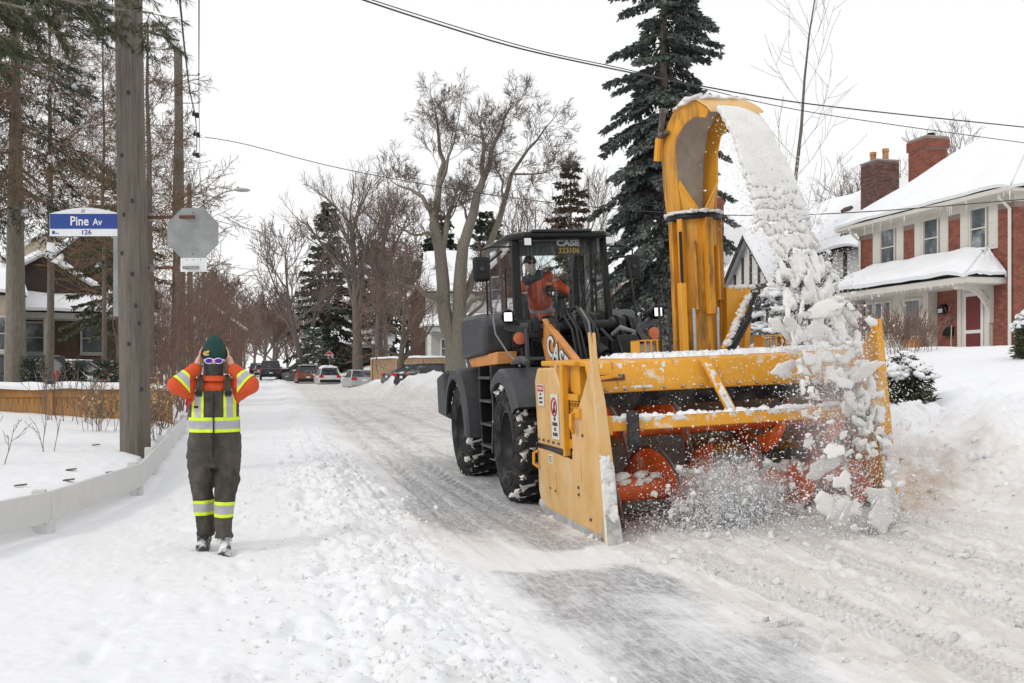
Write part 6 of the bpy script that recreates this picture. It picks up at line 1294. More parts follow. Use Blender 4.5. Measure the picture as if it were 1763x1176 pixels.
# ================================================================ PARKED CARS
def car(label, loc, rotz, style, paint, snow=.0, buried=0., group='parked cars'):
    t = thing('parked_car', label, 'car', loc, group); t.rotation_euler = (0, 0, rotz); t.location.z -= buried; BASE[t.name] = Vector((0, 0, 0))
    L_, W_, H_ = {'sedan': (4.6, 1.8, 1.45), 'suv': (4.6, 1.85, 1.72), 'pickup': (5.6, 2.0, 1.92), 'hatch': (4.3, 1.8, 1.5)}[style]; h = L_/2; bl_ = H_*.58
    side = {'sedan': [(-h, .45), (-h+.05, .92), (-h+.35, bl_+.06), (-1.3, bl_+.08), (1.2, bl_+.02), (h-.35, .82), (h-.02, .62), (h, .35), (h-.1, .22), (-h+.1, .25)],
            'hatch': [(-h, .45), (-h+.04, .9), (-h+.1, bl_+.05), (1.1, bl_+.02), (h-.35, .86), (h-.02, .62), (h, .35), (h-.1, .22), (-h+.1, .25)],
            'suv': [(-h, .5), (-h+.03, 1.0), (-h+.08, bl_+.08), (1.0, bl_+.06), (h-.3, .98), (h-.02, .75), (h, .4), (h-.1, .3), (-h+.1, .32)],
            'pickup': [(-h, .6), (-h, 1.12), (-.9, 1.15), (1.0, 1.15), (h-.25, 1.08), (h, .85), (h, .5), (h-.1, .42), (-h+.1, .45)]}[style]
    bd = obj('body', MB().prism(side, 'x', -W_/2, W_/2), paint, t, .09)
    g = {'sedan': (-1.75, -1.0, .45, 1.35), 'hatch': (-h+.12, -h+.55, .35, 1.25), 'suv': (-h+.1, -h+.4, .3, 1.1), 'pickup': (-1.05, -.85, .55, 1.15)}[style]; zb = side[3][1]-.03 if style != 'pickup' else 1.12; iw = W_/2-.07; tw = W_/2-.26
    gm = MB(); gm.add([(-iw, g[0], zb), (iw, g[0], zb), (iw, g[3], zb), (-iw, g[3], zb), (-tw, g[1], H_-.06), (tw, g[1], H_-.06), (tw, g[2], H_-.06), (-tw, g[2], H_-.06)], [(0, 1, 5, 4), (1, 2, 6, 5), (2, 3, 7, 6), (3, 0, 4, 7), (4, 5, 6, 7)]); obj('windows', gm, 'car_glass', t, .03)
    rp_ = MB().prism([(g[1]-.05, H_-.08), (g[1]+.1, H_-.01), (g[2]-.15, H_), (g[2]+.05, H_-.08)], 'x', -tw-.02, tw+.02)
    obj('roof', rp_, paint, t, .03)
    for s in (-1, 1):
        obj('pillar', MB().bar((s*iw, g[0], zb), (s*tw, g[1], H_-.06), .09, .05, (0, 1, 0)), paint, t); obj('pillar', MB().bar((s*iw, g[3], zb), (s*tw, g[2], H_-.06), .06, .05, (0, 1, 0)), paint, t); obj('pillar', MB().bar((s*(iw+.005), (g[0]+g[3])/2, zb), (s*(tw+.005), (g[1]+g[2])/2, H_-.06), .06, .03, (0, 1, 0)), paint, t)
        tl = MB().box(s*(W_/2-.20)-.18, s*(W_/2-.20)+.18, -h-.012, -h+.06, .74, .92) if style in ('sedan', 'hatch') else MB().box(s*(W_/2-.12)-.09, s*(W_/2-.12)+.09, -h-.012, -h+.06, .82, 1.2); obj('tail_lamp', tl, 'tail_red', t, .02)
        obj('mirror', MB().ball((s*(W_/2+.07), g[3]-.35, zb+.1), (.11, .07, .08), 10, 6), paint, t)
        for y in (-h*.6, h*.62): obj('wheel', MB().lathe([(s*(W_/2-.2), .2), (s*(W_/2-.2), .32), (s*(W_/2-.02), .33), (s*(W_/2), .28), (s*(W_/2-.03), .2), (s*(W_/2-.02), .001)], (0, y, .33), 'x', 18), 'rubber', t)
    obj('bumper', MB().box(-W_/2+.08, W_/2-.08, -h-.05, -h+.1, .35, .58), 'plastic_black' if style != 'sedan' else paint, t, .03); obj('licence_plate', MB().box(-.16, .16, -h-.02, -h, .66, .78), 'print_white', t)
    if style == 'pickup':
        obj('tailgate', MB().box(-W_/2+.12, W_/2-.12, -h-.02, -h+.03, .68, 1.1), paint, t, .02)
    if snow:
        snow_slab('roof_snow', (V(-tw, g[1]-.1, H_), V(tw, g[1]-.1, H_), V(tw, g[2]+.1, H_), V(-tw, g[2]+.1, H_)), snow, 'snow', t, 10, 10, 51, .3)
        if style in ('sedan', 'hatch'): snow_slab('bonnet_snow', (V(-iw, 1.3, zb+.02), V(iw, 1.3, zb+.02), V(iw, h-.3, .84), V(-iw, h-.3, .84)), snow*.7, 'snow', t, 8, 8, 52, .3)
    return t
def on(x, y, dz=0.): return V(x, y, gz(x, y)+dz)
def street_z(y): return .0085*(math.sqrt((y-15)**2+25)+(y-15))/2
def sp_(u, d_, dz=0.): p = at(u, 640, d_); p.z = street_z(p.y)+dz; return p
car('silver sedan with red tail lamp half buried in the snowbank', sp_(618, 70, .10), rad(4), 'sedan', 'car_silver', .0, .28)
car('snow-capped white hatchback left of the silver sedan', sp_(563, 82, .1), rad(3), 'hatch', 'car_white', .22, .3)
car('red-brown off-roader left of the snow-capped hatchback', sp_(527, 86, .1), rad(2), 'suv', 'car_redbrown', .05, .3)
car('low sedan under snow between pickup and red-brown off-roader', sp_(491, 97, .0), rad(2), 'sedan', 'car_grey', .1, .3)
car('dark pickup truck standing in the street far away', sp_(465, 96, .05), rad(1), 'pickup', 'car_dark', .0)
car('far white car behind the dark pickup', sp_(450, 118, .0), rad(1), 'hatch', 'car_white', .1); car('farthest dark car beside the worker', sp_(441, 132, .0), rad(1), 'suv', 'car_black', .0)
car('black sedan nose behind the bank next to the loader fender', sp_(757, 53, .28), rad(-70), 'sedan', 'car_black', .0); car('dark blue sedan behind the bank in front of the pale fence', sp_(730, 57, .25), rad(-75), 'sedan', 'car_blue', .0)
c = at(-8, 640, 33); car('dark car behind the thick pine trunk at the left edge', V(c.x, c.y, .45), rad(80), 'suv', 'car_dark', .0); c = at(92, 640, 36); car('silver sedan parked in the snowy yard beside the pine', V(c.x, c.y, .55), rad(70), 'sedan', 'car_silver', .05)
# ================================================================ TREES AND SHRUBS
def rv(rng, s=1.): return Vector((rng.uniform(-s, s), rng.uniform(-s, s), rng.uniform(-s, s)))
class Tree:
    def __init__(s, seed, rmin=.006, up=.12, wander=.22, split=.35): s.rng = random.Random(seed); s.t = MB(); s.c = MB(); s.rmin = rmin; s.up = up; s.w = wander; s.thick = .05; s.split = split; s.nb = 0; s.ang = (.5, 1.0)
    def limb(s, pts, r0, r1, thick=None):
        m = len(pts); rs = [r0+(r1-r0)*i/(m-1) for i in range(m)]; big = (r0 > s.thick) if thick is None else thick
        (s.t if big else s.c).tube(pts, rs, 9 if r0 > .12 else (6 if r0 > .04 else (4 if r0 > .018 else 3)), False)
        s.nb += 1
    def grow(s, p, d, L, r, lev, kids, start=.25, ratio=.62):
        rng = s.rng; n = 3 if lev <= 1 else (4 if lev == 2 else 6); pts = [Vector(p)]; q = Vector(p); dd = d.normalized()
        for i in range(n):
            dd = (dd+rv(rng, s.w)+Vector((0, 0, s.up))).normalized(); q = q+dd*L/n; pts.append(q.copy())
        r1 = max(s.rmin*.8, r*.45); s.limb(pts, max(r, s.rmin), r1)
        if lev <= 0: return
        k = kids[-lev] if lev <= len(kids) else kids[0]
        for i in range(k):
            t = start+(1-start)*(i+rng.random()*.8)/k; f = t*n; j = min(int(f), n-1); b = pts[j].lerp(pts[j+1], f-j)
            ax = (pts[j+1]-pts[j]).normalized(); sd = ax.cross(rv(rng)).normalized(); an = rng.uniform(*s.ang)
            nd = ax*math.cos(an)+sd*math.sin(an)
            s.grow(b, nd, L*ratio*rng.uniform(.7, 1.15)*(1.15-.45*t), max(s.rmin, r*(1-.55*t)*.55), lev-1, kids, start*.8, ratio)
    def along(s, pts, r, lev, kids, L, k, start=.2):
        rng = s.rng; n = len(pts)-1
        for i in range(k):
            f = (start+(1-start)*(i+rng.random())/k)*n; j = min(int(f), n-1); b = pts[j].lerp(pts[j+1], f-j); ax = (pts[j+1]-pts[j]).normalized()
            sd = ax.cross(rv(rng)).normalized(); an = rng.uniform(*s.ang); s.grow(b, ax*math.cos(an)+sd*math.sin(an), L*rng.uniform(.6, 1.2), max(s.rmin, r*.5), lev, kids)
def finish_tree(name, T, base, label, cat, bark, twig, group=None, crown='branches'):
    t = thing(name, label, cat, base, group)
    obj('trunk', T.t, bark, t, smooth=60); obj(crown, T.c, twig, t, smooth=60); return t
def simple_bare(name, base, H, r, seed, label, bark='bark_grey', twig='twig_brown', lev=4, kids=(7, 5, 5, 4), up=.16, rmin=.008, lean=(0, 0), fork=.3, group=None, ang=(.45, .95), cat='tree', bf=.6, bl=.42):
    T = Tree(seed, rmin, up); T.ang = ang; base = Vector(base); base.z -= .15; n = 8; q = base.copy(); pts = [q.copy()]; d = Vector((lean[0], lean[1], 1))
    for i in range(n):
        d = (d+rv(T.rng, .07)+Vector((0, 0, .05))).normalized(); q = q+d*H*.78/n; pts.append(q.copy())
    T.limb(pts, r, r*.18, True); T.t.tube([base-Vector((0, 0, .1)), base+Vector((0, 0, .3))], [r*1.35, r*1.0], 9, False)
    m = kids[0]
    for i in range(m):
        t = fork+(1-fork)*(i+T.rng.random()*.6)/m; f = t*n; j = min(int(f), n-1); b = pts[j].lerp(pts[j+1], f-j); a = i*2.4+T.rng.random(); an = T.rng.uniform(*ang)
        nd = Vector((math.cos(a)*math.sin(an), math.sin(a)*math.sin(an), math.cos(an))); T.grow(b, nd, H*bl*(1.15-.5*t)*T.rng.uniform(.8, 1.15), r*(1-.75*t)*bf, lev-1, kids)
    T.grow(pts[-1], d, H*.2, r*.18, 2, kids)
    return finish_tree(name, T, base, label, cat, bark, twig, group)
def blades(P, Dr, Ln, Wd, rs, off):       # many slender diamond leaves in one mesh
    N = len(P); Dr = Dr/np.maximum(np.linalg.norm(Dr, axis=1, keepdims=True), 1e-6); R = rs.normal(size=(N, 3)); S = np.cross(Dr, R); S /= np.maximum(np.linalg.norm(S, axis=1, keepdims=True), 1e-6)
    L = Ln[:, None]; W = Wd[:, None]; v = np.stack([P, P+Dr*L*.45+S*W, P+Dr*L, P+Dr*L*.45-S*W], 1).reshape(-1, 3)-np.array(off)
    me = bpy.data.meshes.new('foliage'); me.vertices.add(N*4); me.vertices.foreach_set('co', v.astype(np.float32).ravel()); me.loops.add(N*4); me.loops.foreach_set('vertex_index', np.arange(N*4, dtype=np.int32)); me.polygons.add(N); me.polygons.foreach_set('loop_start', np.arange(0, N*4, 4, dtype=np.int32)); me.update(calc_edges=True); return me
def conifer(name, base, H, R, seed, label, needle='needle_blue', whorls=26, per=6, spray=12, z0=.1, blade=(.2, .045), nb=9, droop=.25, snow=0., trunk_r=.2, power=.75, group=None, cat='tree', bark='bark_grey', gap=.12):
    rng = random.Random(seed); rs = np.random.RandomState(seed); base = Vector(base); base.z -= .1
    t = thing(name, label, cat, base, group); tr = MB().tube([base, base+Vector((0, 0, H*.5)), base+Vector((0, 0, H*.97))], [trunk_r, trunk_r*.6, .02], 8); P = []; D_ = []; Lw = []; sn = []
    for w in range(whorls):
        f = (w+.5*rng.random())/whorls; z = H*(z0+(1-z0)*f)
        for k in range(per):
            if rng.random() < gap: continue
            a = 6.283*(k+rng.random()*.7)/per+w*1.1; ln = R*max(.04, (1-f))**power*rng.uniform(.5, 1.15)+.15; el = -.15-droop*(1-f)*.6+rng.uniform(-.15, .15)+.5*f
            d = Vector((math.cos(a)*math.cos(el), math.sin(a)*math.cos(el), math.sin(el))); b0 = base+Vector((0, 0, z+H*(1-z0)/whorls*rng.uniform(-.75, .75)*(1-f))); pts = []
            for i in range(5):
                q = i/4; pts.append(b0+d*ln*q+Vector((0, 0, -droop*ln*.5*q*q+.22*ln*max(0, q-.6)**1.2)))
            tr.tube(pts, [max(.012, .10*trunk_r+.012*ln), .02, .015, .012, .006], 4, False); ns = max(3, int(spray*ln/R*1.3)); sd = d.cross(Vector((0, 0, 1))).normalized()
            for i in range(ns):
                q = .18+.82*(i+rng.random())/ns; j = min(int(q*4), 3); c = pts[j].lerp(pts[j+1], q*4-j); wd = ln*.30*(1.1-q)+.12
                for sgn in (-1, 1):
                    tip = c+sd*sgn*wd*rng.uniform(.5, 1.1)+d*wd*.5+Vector((0, 0, -wd*.25*droop*2))
                    for _ in range(nb):
                        u_ = rng.random(); o = c.lerp(tip, u_); P.append(o+rv(rng, .05)); D_.append((tip-c)*.7+d*.3*wd+rv(rng, wd*.55)+Vector((0, 0, -.22*wd))); Lw.append((blade[0]*rng.uniform(.6, 1.3), blade[1]*rng.uniform(.6, 1.3)))
                    if rng.random() < snow: m_ = c.lerp(tip, .5); k_ = min(1, R*.62); sn.append((m_.x, m_.y, m_.z+.05*k_, .16*k_*rng.uniform(.6, 1.4), .11*k_*rng.uniform(.6, 1.3), .055*k_, 0.))
    obj('trunk', tr, bark, t, smooth=60); P = np.array(P); D_ = np.array(D_); Lw = np.array(Lw); obj('crown', blades(P, D_, Lw[:, 0], Lw[:, 1], rs, base), needle, t)
    if sn: clods('snow_load', [q[:6] for q in sn] if R > 3 else sn, 'snow_fluffy', None, None, t, seed=seed, sub=2, rough=.6)
    return t
def shrub(name, base, H, spread, stems, seed, label, twig='twig_red', lev=2, kids=(4, 4), rmin=.006, leaves=None, group=None, cat='shrub', snow=False):
    T = Tree(seed, rmin, .10, .16); T.thick = 9; T.ang = (.3, .75); base = Vector(base); t = thing(name, label, cat, base, group)
    for i in range(stems):
        a = T.rng.uniform(0, 6.283); r = T.rng.uniform(0, 1)*spread*.45; el = T.rng.uniform(.05, .5); b = base+Vector((math.cos(a)*r, math.sin(a)*r, -.08))
        T.grow(b, Vector((math.cos(a)*el, math.sin(a)*el, 1)), H*T.rng.uniform(.6, 1.05), max(rmin*1.6, H*.008), lev, kids, .3, .55)
    obj('stems', T.c, twig, t, smooth=60)
    if leaves:
        rs = np.random.RandomState(seed); vv = np.array(T.c.v); pk = vv[rs.randint(0, len(vv), leaves[1])]; pk = pk[pk[:, 2] > base.z+H*.25]
        obj('dry_leaves' if 'dry' in leaves[0] else 'leaves', blades(pk, rs.normal(size=(len(pk), 3)), .05+.05*rs.rand(len(pk)), .025+.02*rs.rand(len(pk)), rs, base), leaves[0], t)
    return t
# --- the forked maple behind the loader: main limbs laid out one by one
def maple():
    T = Tree(11, .0078, .08, .20); d0 = 44.; R_ = random.Random(5)
    def W(pts, dz=0): return [at(u, v, d0+dz*i/max(1, len(pts)-1)) for i, (u, v) in enumerate(pts)]
    limbs = [([(781, 640), (780, 600), (769, 562), (763, 490), (757, 430), (746, 385)], 0, .33, .20), ([(746, 385), (755, 324), (764, 279), (755, 238), (748, 185)], .8, .15, .03), ([(757, 318), (771, 270), (786, 215)], -1, .08, .03),
             ([(748, 390), (726, 338), (705, 325), (684, 319)], 1.5, .10, .035), ([(760, 440), (768, 395), (777, 357)], 0, .13, .09), ([(790, 640), (789, 600), (791, 535), (794, 454), (807, 391), (821, 333), (832, 305)], -.6, .34, .12),
             ([(832, 305), (831, 270), (829, 232)], .5, .11, .05), ([(833, 308), (845, 262), (862, 226), (880, 182)], 1.5, .10, .03), ([(793, 520), (815, 476), (845, 415), (868, 345), (880, 300), (908, 258), (940, 218)], 2.5, .17, .03),
             ([(868, 345), (866, 312), (852, 290)], -1, .06, .025), ([(766, 520), (745, 512), (722, 495), (681, 484)], -2, .13, .04), ([(793, 545), (812, 517), (843, 503)], -1.5, .12, .05), ([(790, 560), (830, 525), (850, 470)], 2, .08, .03),
             ([(757, 425), (735, 400), (712, 405), (690, 392)], -1.5, .07, .03), ([(880, 300), (915, 300), (950, 292)], 2, .05, .02), ([(808, 392), (800, 360), (788, 340)], 1.5, .06, .03)]
    for pts, dz, r0, r1 in limbs:
        w = W(pts, dz); fin = [w[0]]
        for a, b in zip(w[:-1], w[1:]): fin += [a.lerp(b, .5)+rv(R_, .09), b]
        T.limb(fin, r0*1.22, r1*1.15, True)
        if r0 < .2: T.along(fin, r1*.8+.008, 3, (6, 5, 5), 1.55, 7, .35); T.grow(fin[-1], fin[-1]-fin[-2], 1.35, r1*.8, 3, (5, 5, 4), .2)
    b = gp(785, d0); return finish_tree('maple_tree', T, b, 'large forked bare maple with a snapped limb behind the loader', 'tree', 'bark_pale', 'twig_brown')
maple()
# --- big blue spruce behind the chute and its neighbours
conifer('spruce_tree', gp(1142, 42), 21.5, 3.15, 21, 'tall blue spruce towering behind the yellow chute', 'needle_blue', 58, 7, 18, .12, (.23, .06), 12, .7, 0., .30, .5, gap=.26)
conifer('spruce_tree', gp(1378, 20), 2.6, 1.6, 22, 'small snow-laden spruce beside the half-timbered house', 'needle_blue', 15, 8, 10, .04, (.12, .022), 10, .4, .5, .08, .7)
conifer('spruce_tree', gp(565, 110), 19.5, 5.2, 23, 'tall dark spruce far down the street', 'needle_green', 30, 6, 9, .12, (.55, .12), 7, .35, .0, .3, .8)
conifer('spruce_tree', gp(650, 120), 15, 5, 24, 'brownish spruce behind the twin bare trunks', 'needle_brown', 22, 6, 7, .1, (.6, .14), 5, .35, .0, .3, .8)
conifer('spruce_tree', gp(760, 80), 12, 3.6, 25, 'dark spruce half hidden behind the maple', 'needle_green', 24, 6, 9, .15, (.4, .09), 7, .4, .0, .25, .7)
conifer('spruce_tree', gp(838, 75), 11.2, 3.2, 26, 'dark spruce between maple and loader cab', 'needle_green', 22, 6, 9, .15, (.4, .09), 6, .4, .0, .25, .7)
conifer('spruce_tree', gp(982, 78), 15.5, 2.6, 27, 'sparse brown-green spruce above the loader cab', 'needle_brown', 24, 5, 8, .2, (.4, .09), 6, .4, .0, .25, .6)
conifer('spruce_tree', gp(540, 92), 5.2, 2.6, 28, 'low snowy spruce boughs by the far stop sign', 'needle_blue', 12, 6, 8, .1, (.35, .08), 6, .5, .3, .2, .7)
# --- bare street trees
simple_bare('bare_tree', gp(527, 95), 14.5, .36, 31, 'dark spreading bare tree at the far end of the street', up=.13, lean=(-.18, 0), rmin=.02, kids=(9, 6, 5, 4))
simple_bare('bare_tree', gp(617, 79), 16.5, .46, 32, 'left of the two thick bare trunks behind the parked cars', 'bark_grey', 'twig_brown', rmin=.012, kids=(10, 6, 5, 4), fork=.35)
simple_bare('bare_tree', gp(652, 82), 15.5, .42, 33, 'right of the two thick bare trunks behind the parked cars', 'bark_grey', 'twig_red', rmin=.012, kids=(10, 6, 5, 4), fork=.35)
simple_bare('bare_tree', gp(690, 57), 7.8, .2, 34, 'small low-branched bare tree in front of the wood fence', 'bark_grey', 'twig_red', rmin=.008, kids=(13, 6, 5, 3), fork=.12, ang=(.7, 1.3), up=.1)
simple_bare('bare_tree', gp(1356, 27), 13.5, .085, 35, 'slender young bare tree rising above the half-timbered roof', 'bark_grey', 'twig_brown', lev=2, rmin=.0055, kids=(17, 5), fork=.25, ang=(.5, .95), up=.2, bf=.16, bl=.2)
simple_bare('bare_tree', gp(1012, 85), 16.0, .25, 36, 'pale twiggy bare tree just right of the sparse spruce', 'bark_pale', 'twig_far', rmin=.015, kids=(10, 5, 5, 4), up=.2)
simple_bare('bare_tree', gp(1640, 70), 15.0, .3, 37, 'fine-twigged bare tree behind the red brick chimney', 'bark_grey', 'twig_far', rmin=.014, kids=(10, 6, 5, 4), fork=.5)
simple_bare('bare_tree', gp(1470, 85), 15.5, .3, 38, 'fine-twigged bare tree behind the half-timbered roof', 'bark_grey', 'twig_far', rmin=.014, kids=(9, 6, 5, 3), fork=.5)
simple_bare('bare_tree', gp(905, 70), 11.5, .25, 39, 'bare tree behind the loader cab roof', 'bark_grey', 'twig_brown', rmin=.014, kids=(9, 6, 5, 3), fork=.35)
# far wood: whole trees copied with their parts
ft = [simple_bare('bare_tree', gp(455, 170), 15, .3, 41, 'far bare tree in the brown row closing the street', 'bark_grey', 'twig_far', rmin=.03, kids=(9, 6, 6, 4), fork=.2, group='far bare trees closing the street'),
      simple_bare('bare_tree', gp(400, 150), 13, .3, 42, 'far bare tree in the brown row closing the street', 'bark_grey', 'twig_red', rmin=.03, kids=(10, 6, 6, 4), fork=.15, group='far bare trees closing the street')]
R_ = random.Random(9)
for i, (u, d_) in enumerate([(420, 185), (437, 210), (475, 200), (495, 150), (512, 175), (470, 140), (540, 160), (580, 150), (605, 130), (635, 140), (665, 110), (700, 120), (730, 130), (385, 120), (360, 105), (410, 230), (720, 95), (455, 240), (880, 120), (945, 110), (345, 150), (300, 120)]):
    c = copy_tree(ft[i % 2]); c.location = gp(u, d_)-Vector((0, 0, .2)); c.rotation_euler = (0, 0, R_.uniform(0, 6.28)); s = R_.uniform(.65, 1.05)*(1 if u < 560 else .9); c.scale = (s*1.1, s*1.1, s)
# --- left side: pine, larches, shrubs
def larch(base, H, r, seed, label, n=46, fol=9000, *, twig='twig_orange', rmin=.007, reach=.3, z0=.12):
    T = Tree(seed, rmin, .05, .22); base = Vector(base); base.z -= .1; T.limb([base+Vector((0, 0, H*k/6))+rv(T.rng, .04) for k in range(7)], r, .02, True); T.ang = (.5, 1.1)
    for i in range(n):
        f = z0+(1-z0)*(i+T.rng.random())/n; a = i*2.4+T.rng.random(); el = T.rng.uniform(-.1, .55); ln = H*reach*(1.05-f)**.7*T.rng.uniform(.7, 1.2)
        T.grow(base+Vector((0, 0, H*f)), Vector((math.cos(a), math.sin(a), el)), ln, max(rmin*1.5, r*.11*(1.1-f)), 2, (8, 6), .15, .5)
    t = finish_tree('larch_tree', T, base, label, 'tree', 'bark_grey', twig); rs = np.random.RandomState(seed); vv = np.array(T.c.v); pk = vv[rs.randint(0, len(vv), fol)]+rs.normal(size=(fol, 3))*.03
    obj('crown', blades(pk, rs.normal(size=(fol, 3))+np.array([0, 0, -.3]), .07+.12*rs.rand(fol), .003+.003*rs.rand(fol), rs, base), 'needle_brown' if seed % 2 else 'needle_pine', t); return t
larch(gp(85, 30), 12.5, .13, 51, 'orange-twigged larch above the wood fence at the left', 80, 16000, reach=.34, z0=.36)
larch(gp(256, 23), 9.2, .13, 52, 'brown larch trunk just behind the near utility pole', 46, twig='twig_orange', reach=.30, z0=.3)
larch(gp(178, 36), 14., .10, 53, 'thin brown larch behind the street name sign', 60, 14000, twig='twig_brown', reach=.26, z0=.38)
larch(gp(300, 42), 12., .16, 54, 'bare brown larch between the two utility poles', 44, 4000, twig='twig_red', reach=.24)
larch(gp(-60, 24), 11., .14, 57, 'orange-twigged larch at the left picture edge', 60, 14000, reach=.36, z0=.40)
conifer('pine_tree', gp(26, 26), 13, 3.4, 55, 'pine with thick grey trunk behind the wood fence', 'needle_green', 18, 4, 12, .42, (.17, .016), 20, .5, .05, .29, .35, gap=.3, bark='bark_pale')
conifer('evergreen_tree', gp(205, 40), 9., 2.4, 59, 'olive evergreen leaning over the brown gabled house', 'needle_pine', 18, 5, 10, .3, (.2, .04), 8, .4, 0., .15, .6)
# near pine whose boughs hang into the top left corner; its trunk stands left of the picture
def near_pine():
    rng = random.Random(61); rs = np.random.RandomState(61); base = gp(-330, 13.2); t = thing('pine_tree', 'pine boughs hanging into the top left corner', 'tree', base)
    tr = MB().tube([base-Vector((0, 0, .2)), base+Vector((0, 0, 5)), base+Vector((0, 0, 11))], [.28, .24, .1], 10); P = []; D_ = []
    ends = [(310, 70, 13.0), (270, 25, 12.6), (215, -10, 13.2), (150, 5, 12.4), (110, 55, 12.8), (60, 25, 12.2), (30, 75, 12.9), (5, 110, 12.5), (-10, 50, 12), (180, -40, 12.6), (90, -25, 13.4), (290, -30, 13.1), (40, -30, 13.2), (240, -45, 12.8), (0, 0, 13.3)]
    for u, v, d_ in ends:
        e = at(u, v, d_); b0 = base+Vector((0, 0, e.z-base.z+rng.uniform(-.5, .6))); pts = [b0.lerp(e, k/7)+Vector((0, 0, .35*math.sin(math.pi*k/7)))+rv(rng, .05) for k in range(8)]
        tr.tube(pts, [.05-.005*k for k in range(8)], 5, False)
        for k in range(30):
            f = rng.uniform(2.6, 7); j = min(int(f), 6); c = pts[j].lerp(pts[j+1], f-j); tip = c+Vector((rng.uniform(-.1, .5), rng.uniform(-.35, .35), rng.uniform(-.32, .05))); tr.tube([c, tip], [.008, .004], 3, False)
            for _ in range(44):
                q = rng.uniform(.25, 1.05); P.append(c.lerp(tip, q)); D_.append((tip-c).normalized()*.6+rv(rng, .55)+Vector((0, 0, -.35)))
    obj('trunk', tr, 'bark_pale', t, smooth=60); P = np.array(P); obj('crown', blades(P, np.array(D_), .10+.07*rs.rand(len(P)), .004+.003*rs.rand(len(P)), rs, base), 'needle_pine', t)
near_pine()
for i, (u, d_, H, lab) in enumerate([(57, 25.5, 1.25, 'small snowy cedar nearest the thick pine trunk'), (124, 25, 1.25, 'middle of the three small cedars behind the wood fence'), (184, 24.6, 1.35, 'small cedar just left of the near utility pole')]):
    b = gp(u, d_); conifer('cedar_shrub', b, H, .38 if i != 1 else .26, 70+i, lab, 'needle_green', 14, 7, 5, .03, (.07, .014), 8, .1, .10, .03, .9, cat='shrub', group='small cedars behind the wood fence')
hl = [(275, 24, 2.9, 'dense reddish shrub right behind the near pole'), (312, 27, 3.3, 'dense reddish shrub below the stop sign plate'), (345, 31, 3.2, 'tall reddish shrub left of the worker'), (372, 38, 3.6, 'reddish shrub just behind the green hat'), (395, 50, 4.2, 'far reddish shrub along the left sidewalk')]
for i, (u, d_, H, lab) in enumerate(hl): shrub('shrub', gp(u, d_), H, 1.9, 11, 80+i, lab, 'twig_red', 3, (5, 4, 4), .006, group='bare shrubs along the sidewalk')
shrub('dry_shrub', gp(172, 18.2), .75, .7, 12, 91, 'dried tan plant in front of the wood fence', 'twig_brown', 2, (4, 4), .004, ('leaf_dry', 170))
shrub('dry_shrub', gp(268, 17.2), .85, .6, 12, 92, 'dried tan plant right of the near utility pole', 'twig_brown', 2, (4, 4), .004, ('leaf_dry', 170))
shrub('dry_shrub', gp(278, 20.5), 1.0, .8, 14, 99, 'reddish dry plant behind the end of the white rail', 'twig_red', 2, (4, 4), .004, ('leaf_dry', 200))
shrub('twig_shrub', gp(-25, 11.8), .85, .6, 7, 93, 'bare twigs poking from the snow at the left edge', 'twig_red', 2, (3, 3), .004)
shrub('twig_shrub', gp(80, 13.6), .62, .3, 3, 94, 'thin dark weed stalk standing in the snowy bed', 'twig_brown', 1, (3,), .004)
shrub('twig_shrub', gp(110, 20.5), 1.3, .9, 9, 95, 'bare shrub in front of the wood fence boards', 'twig_brown', 2, (3, 3), .005)
shrub('twig_shrub', gp(165, 20), 1.2, .8, 7, 96, 'leaning bare stems between fence and near pole', 'twig_brown', 2, (3, 3), .005)
shrub('hedge_shrub', gp(1555, 25), 1.0, 2.2, 40, 97, 'brown twiggy hedge below the bay window', 'twig_red', 2, (5, 4), .006)
shrub('hedge_shrub', gp(1500, 27), 1.0, 2.2, 30, 98, 'brown twiggy hedge near the far end of the porch', 'twig_red', 2, (5, 4), .006)
# snow-covered evergreen bushes on the right bank
def snowy_bush(u, d_, rx, h, seed, lab):
    b = gp(u, d_); rs = np.random.RandomState(seed); t = thing('evergreen_bush', lab, 'bush', b, 'snowed-over bushes on the right bank'); P = []; D_ = []; sn = []
    lob = [(rs.uniform(-.7, .7)*rx, rs.uniform(-.6, .6)*rx, rs.uniform(.35, .62)*rx, h*rs.uniform(.6, 1.)) for _ in range(7)]
    for lx_, ly_, lr, lh in lob:
        for k in range(520):
            a = rs.rand()*6.283; r = rs.rand()**.5; z = rs.rand(); P.append([b.x+lx_+math.cos(a)*r*lr*(1.05-z*.4), b.y+ly_+math.sin(a)*r*lr*(1.05-z*.4), b.z+z*lh*.9]); D_.append(np.array([math.cos(a), math.sin(a), rs.uniform(-.5, .5)])+rs.normal(size=3)*.5)
        for k in range(26):
            a = rs.rand()*6.283; r = rs.rand()**.5; z = math.sqrt(max(0, 1-r*r*.85)); sn.append((b.x+lx_+math.cos(a)*r*lr, b.y+ly_+math.sin(a)*r*lr, b.z+lh*(.38+.6*z), lr*.42*rs.uniform(.5, 1.2), lr*.36*rs.uniform(.5, 1.2), lr*.2*rs.uniform(.6, 1.2), 0.))
    obj('foliage', blades(np.array(P), np.array(D_), .08+.07*rs.rand(len(P)), .010+.008*rs.rand(len(P)), rs, b), 'needle_pine', t)
    clods('snow_cover', sn, 'snow_fluffy', None, None, t, seed=seed, sub=2, rough=.45)
snowy_bush(1556, 14.6, .42, .78, 101, 'snow-covered evergreen bush right of the blower fin'); snowy_bush(1768, 19, .45, .9, 103, 'round snow-topped bush at the right picture edge')
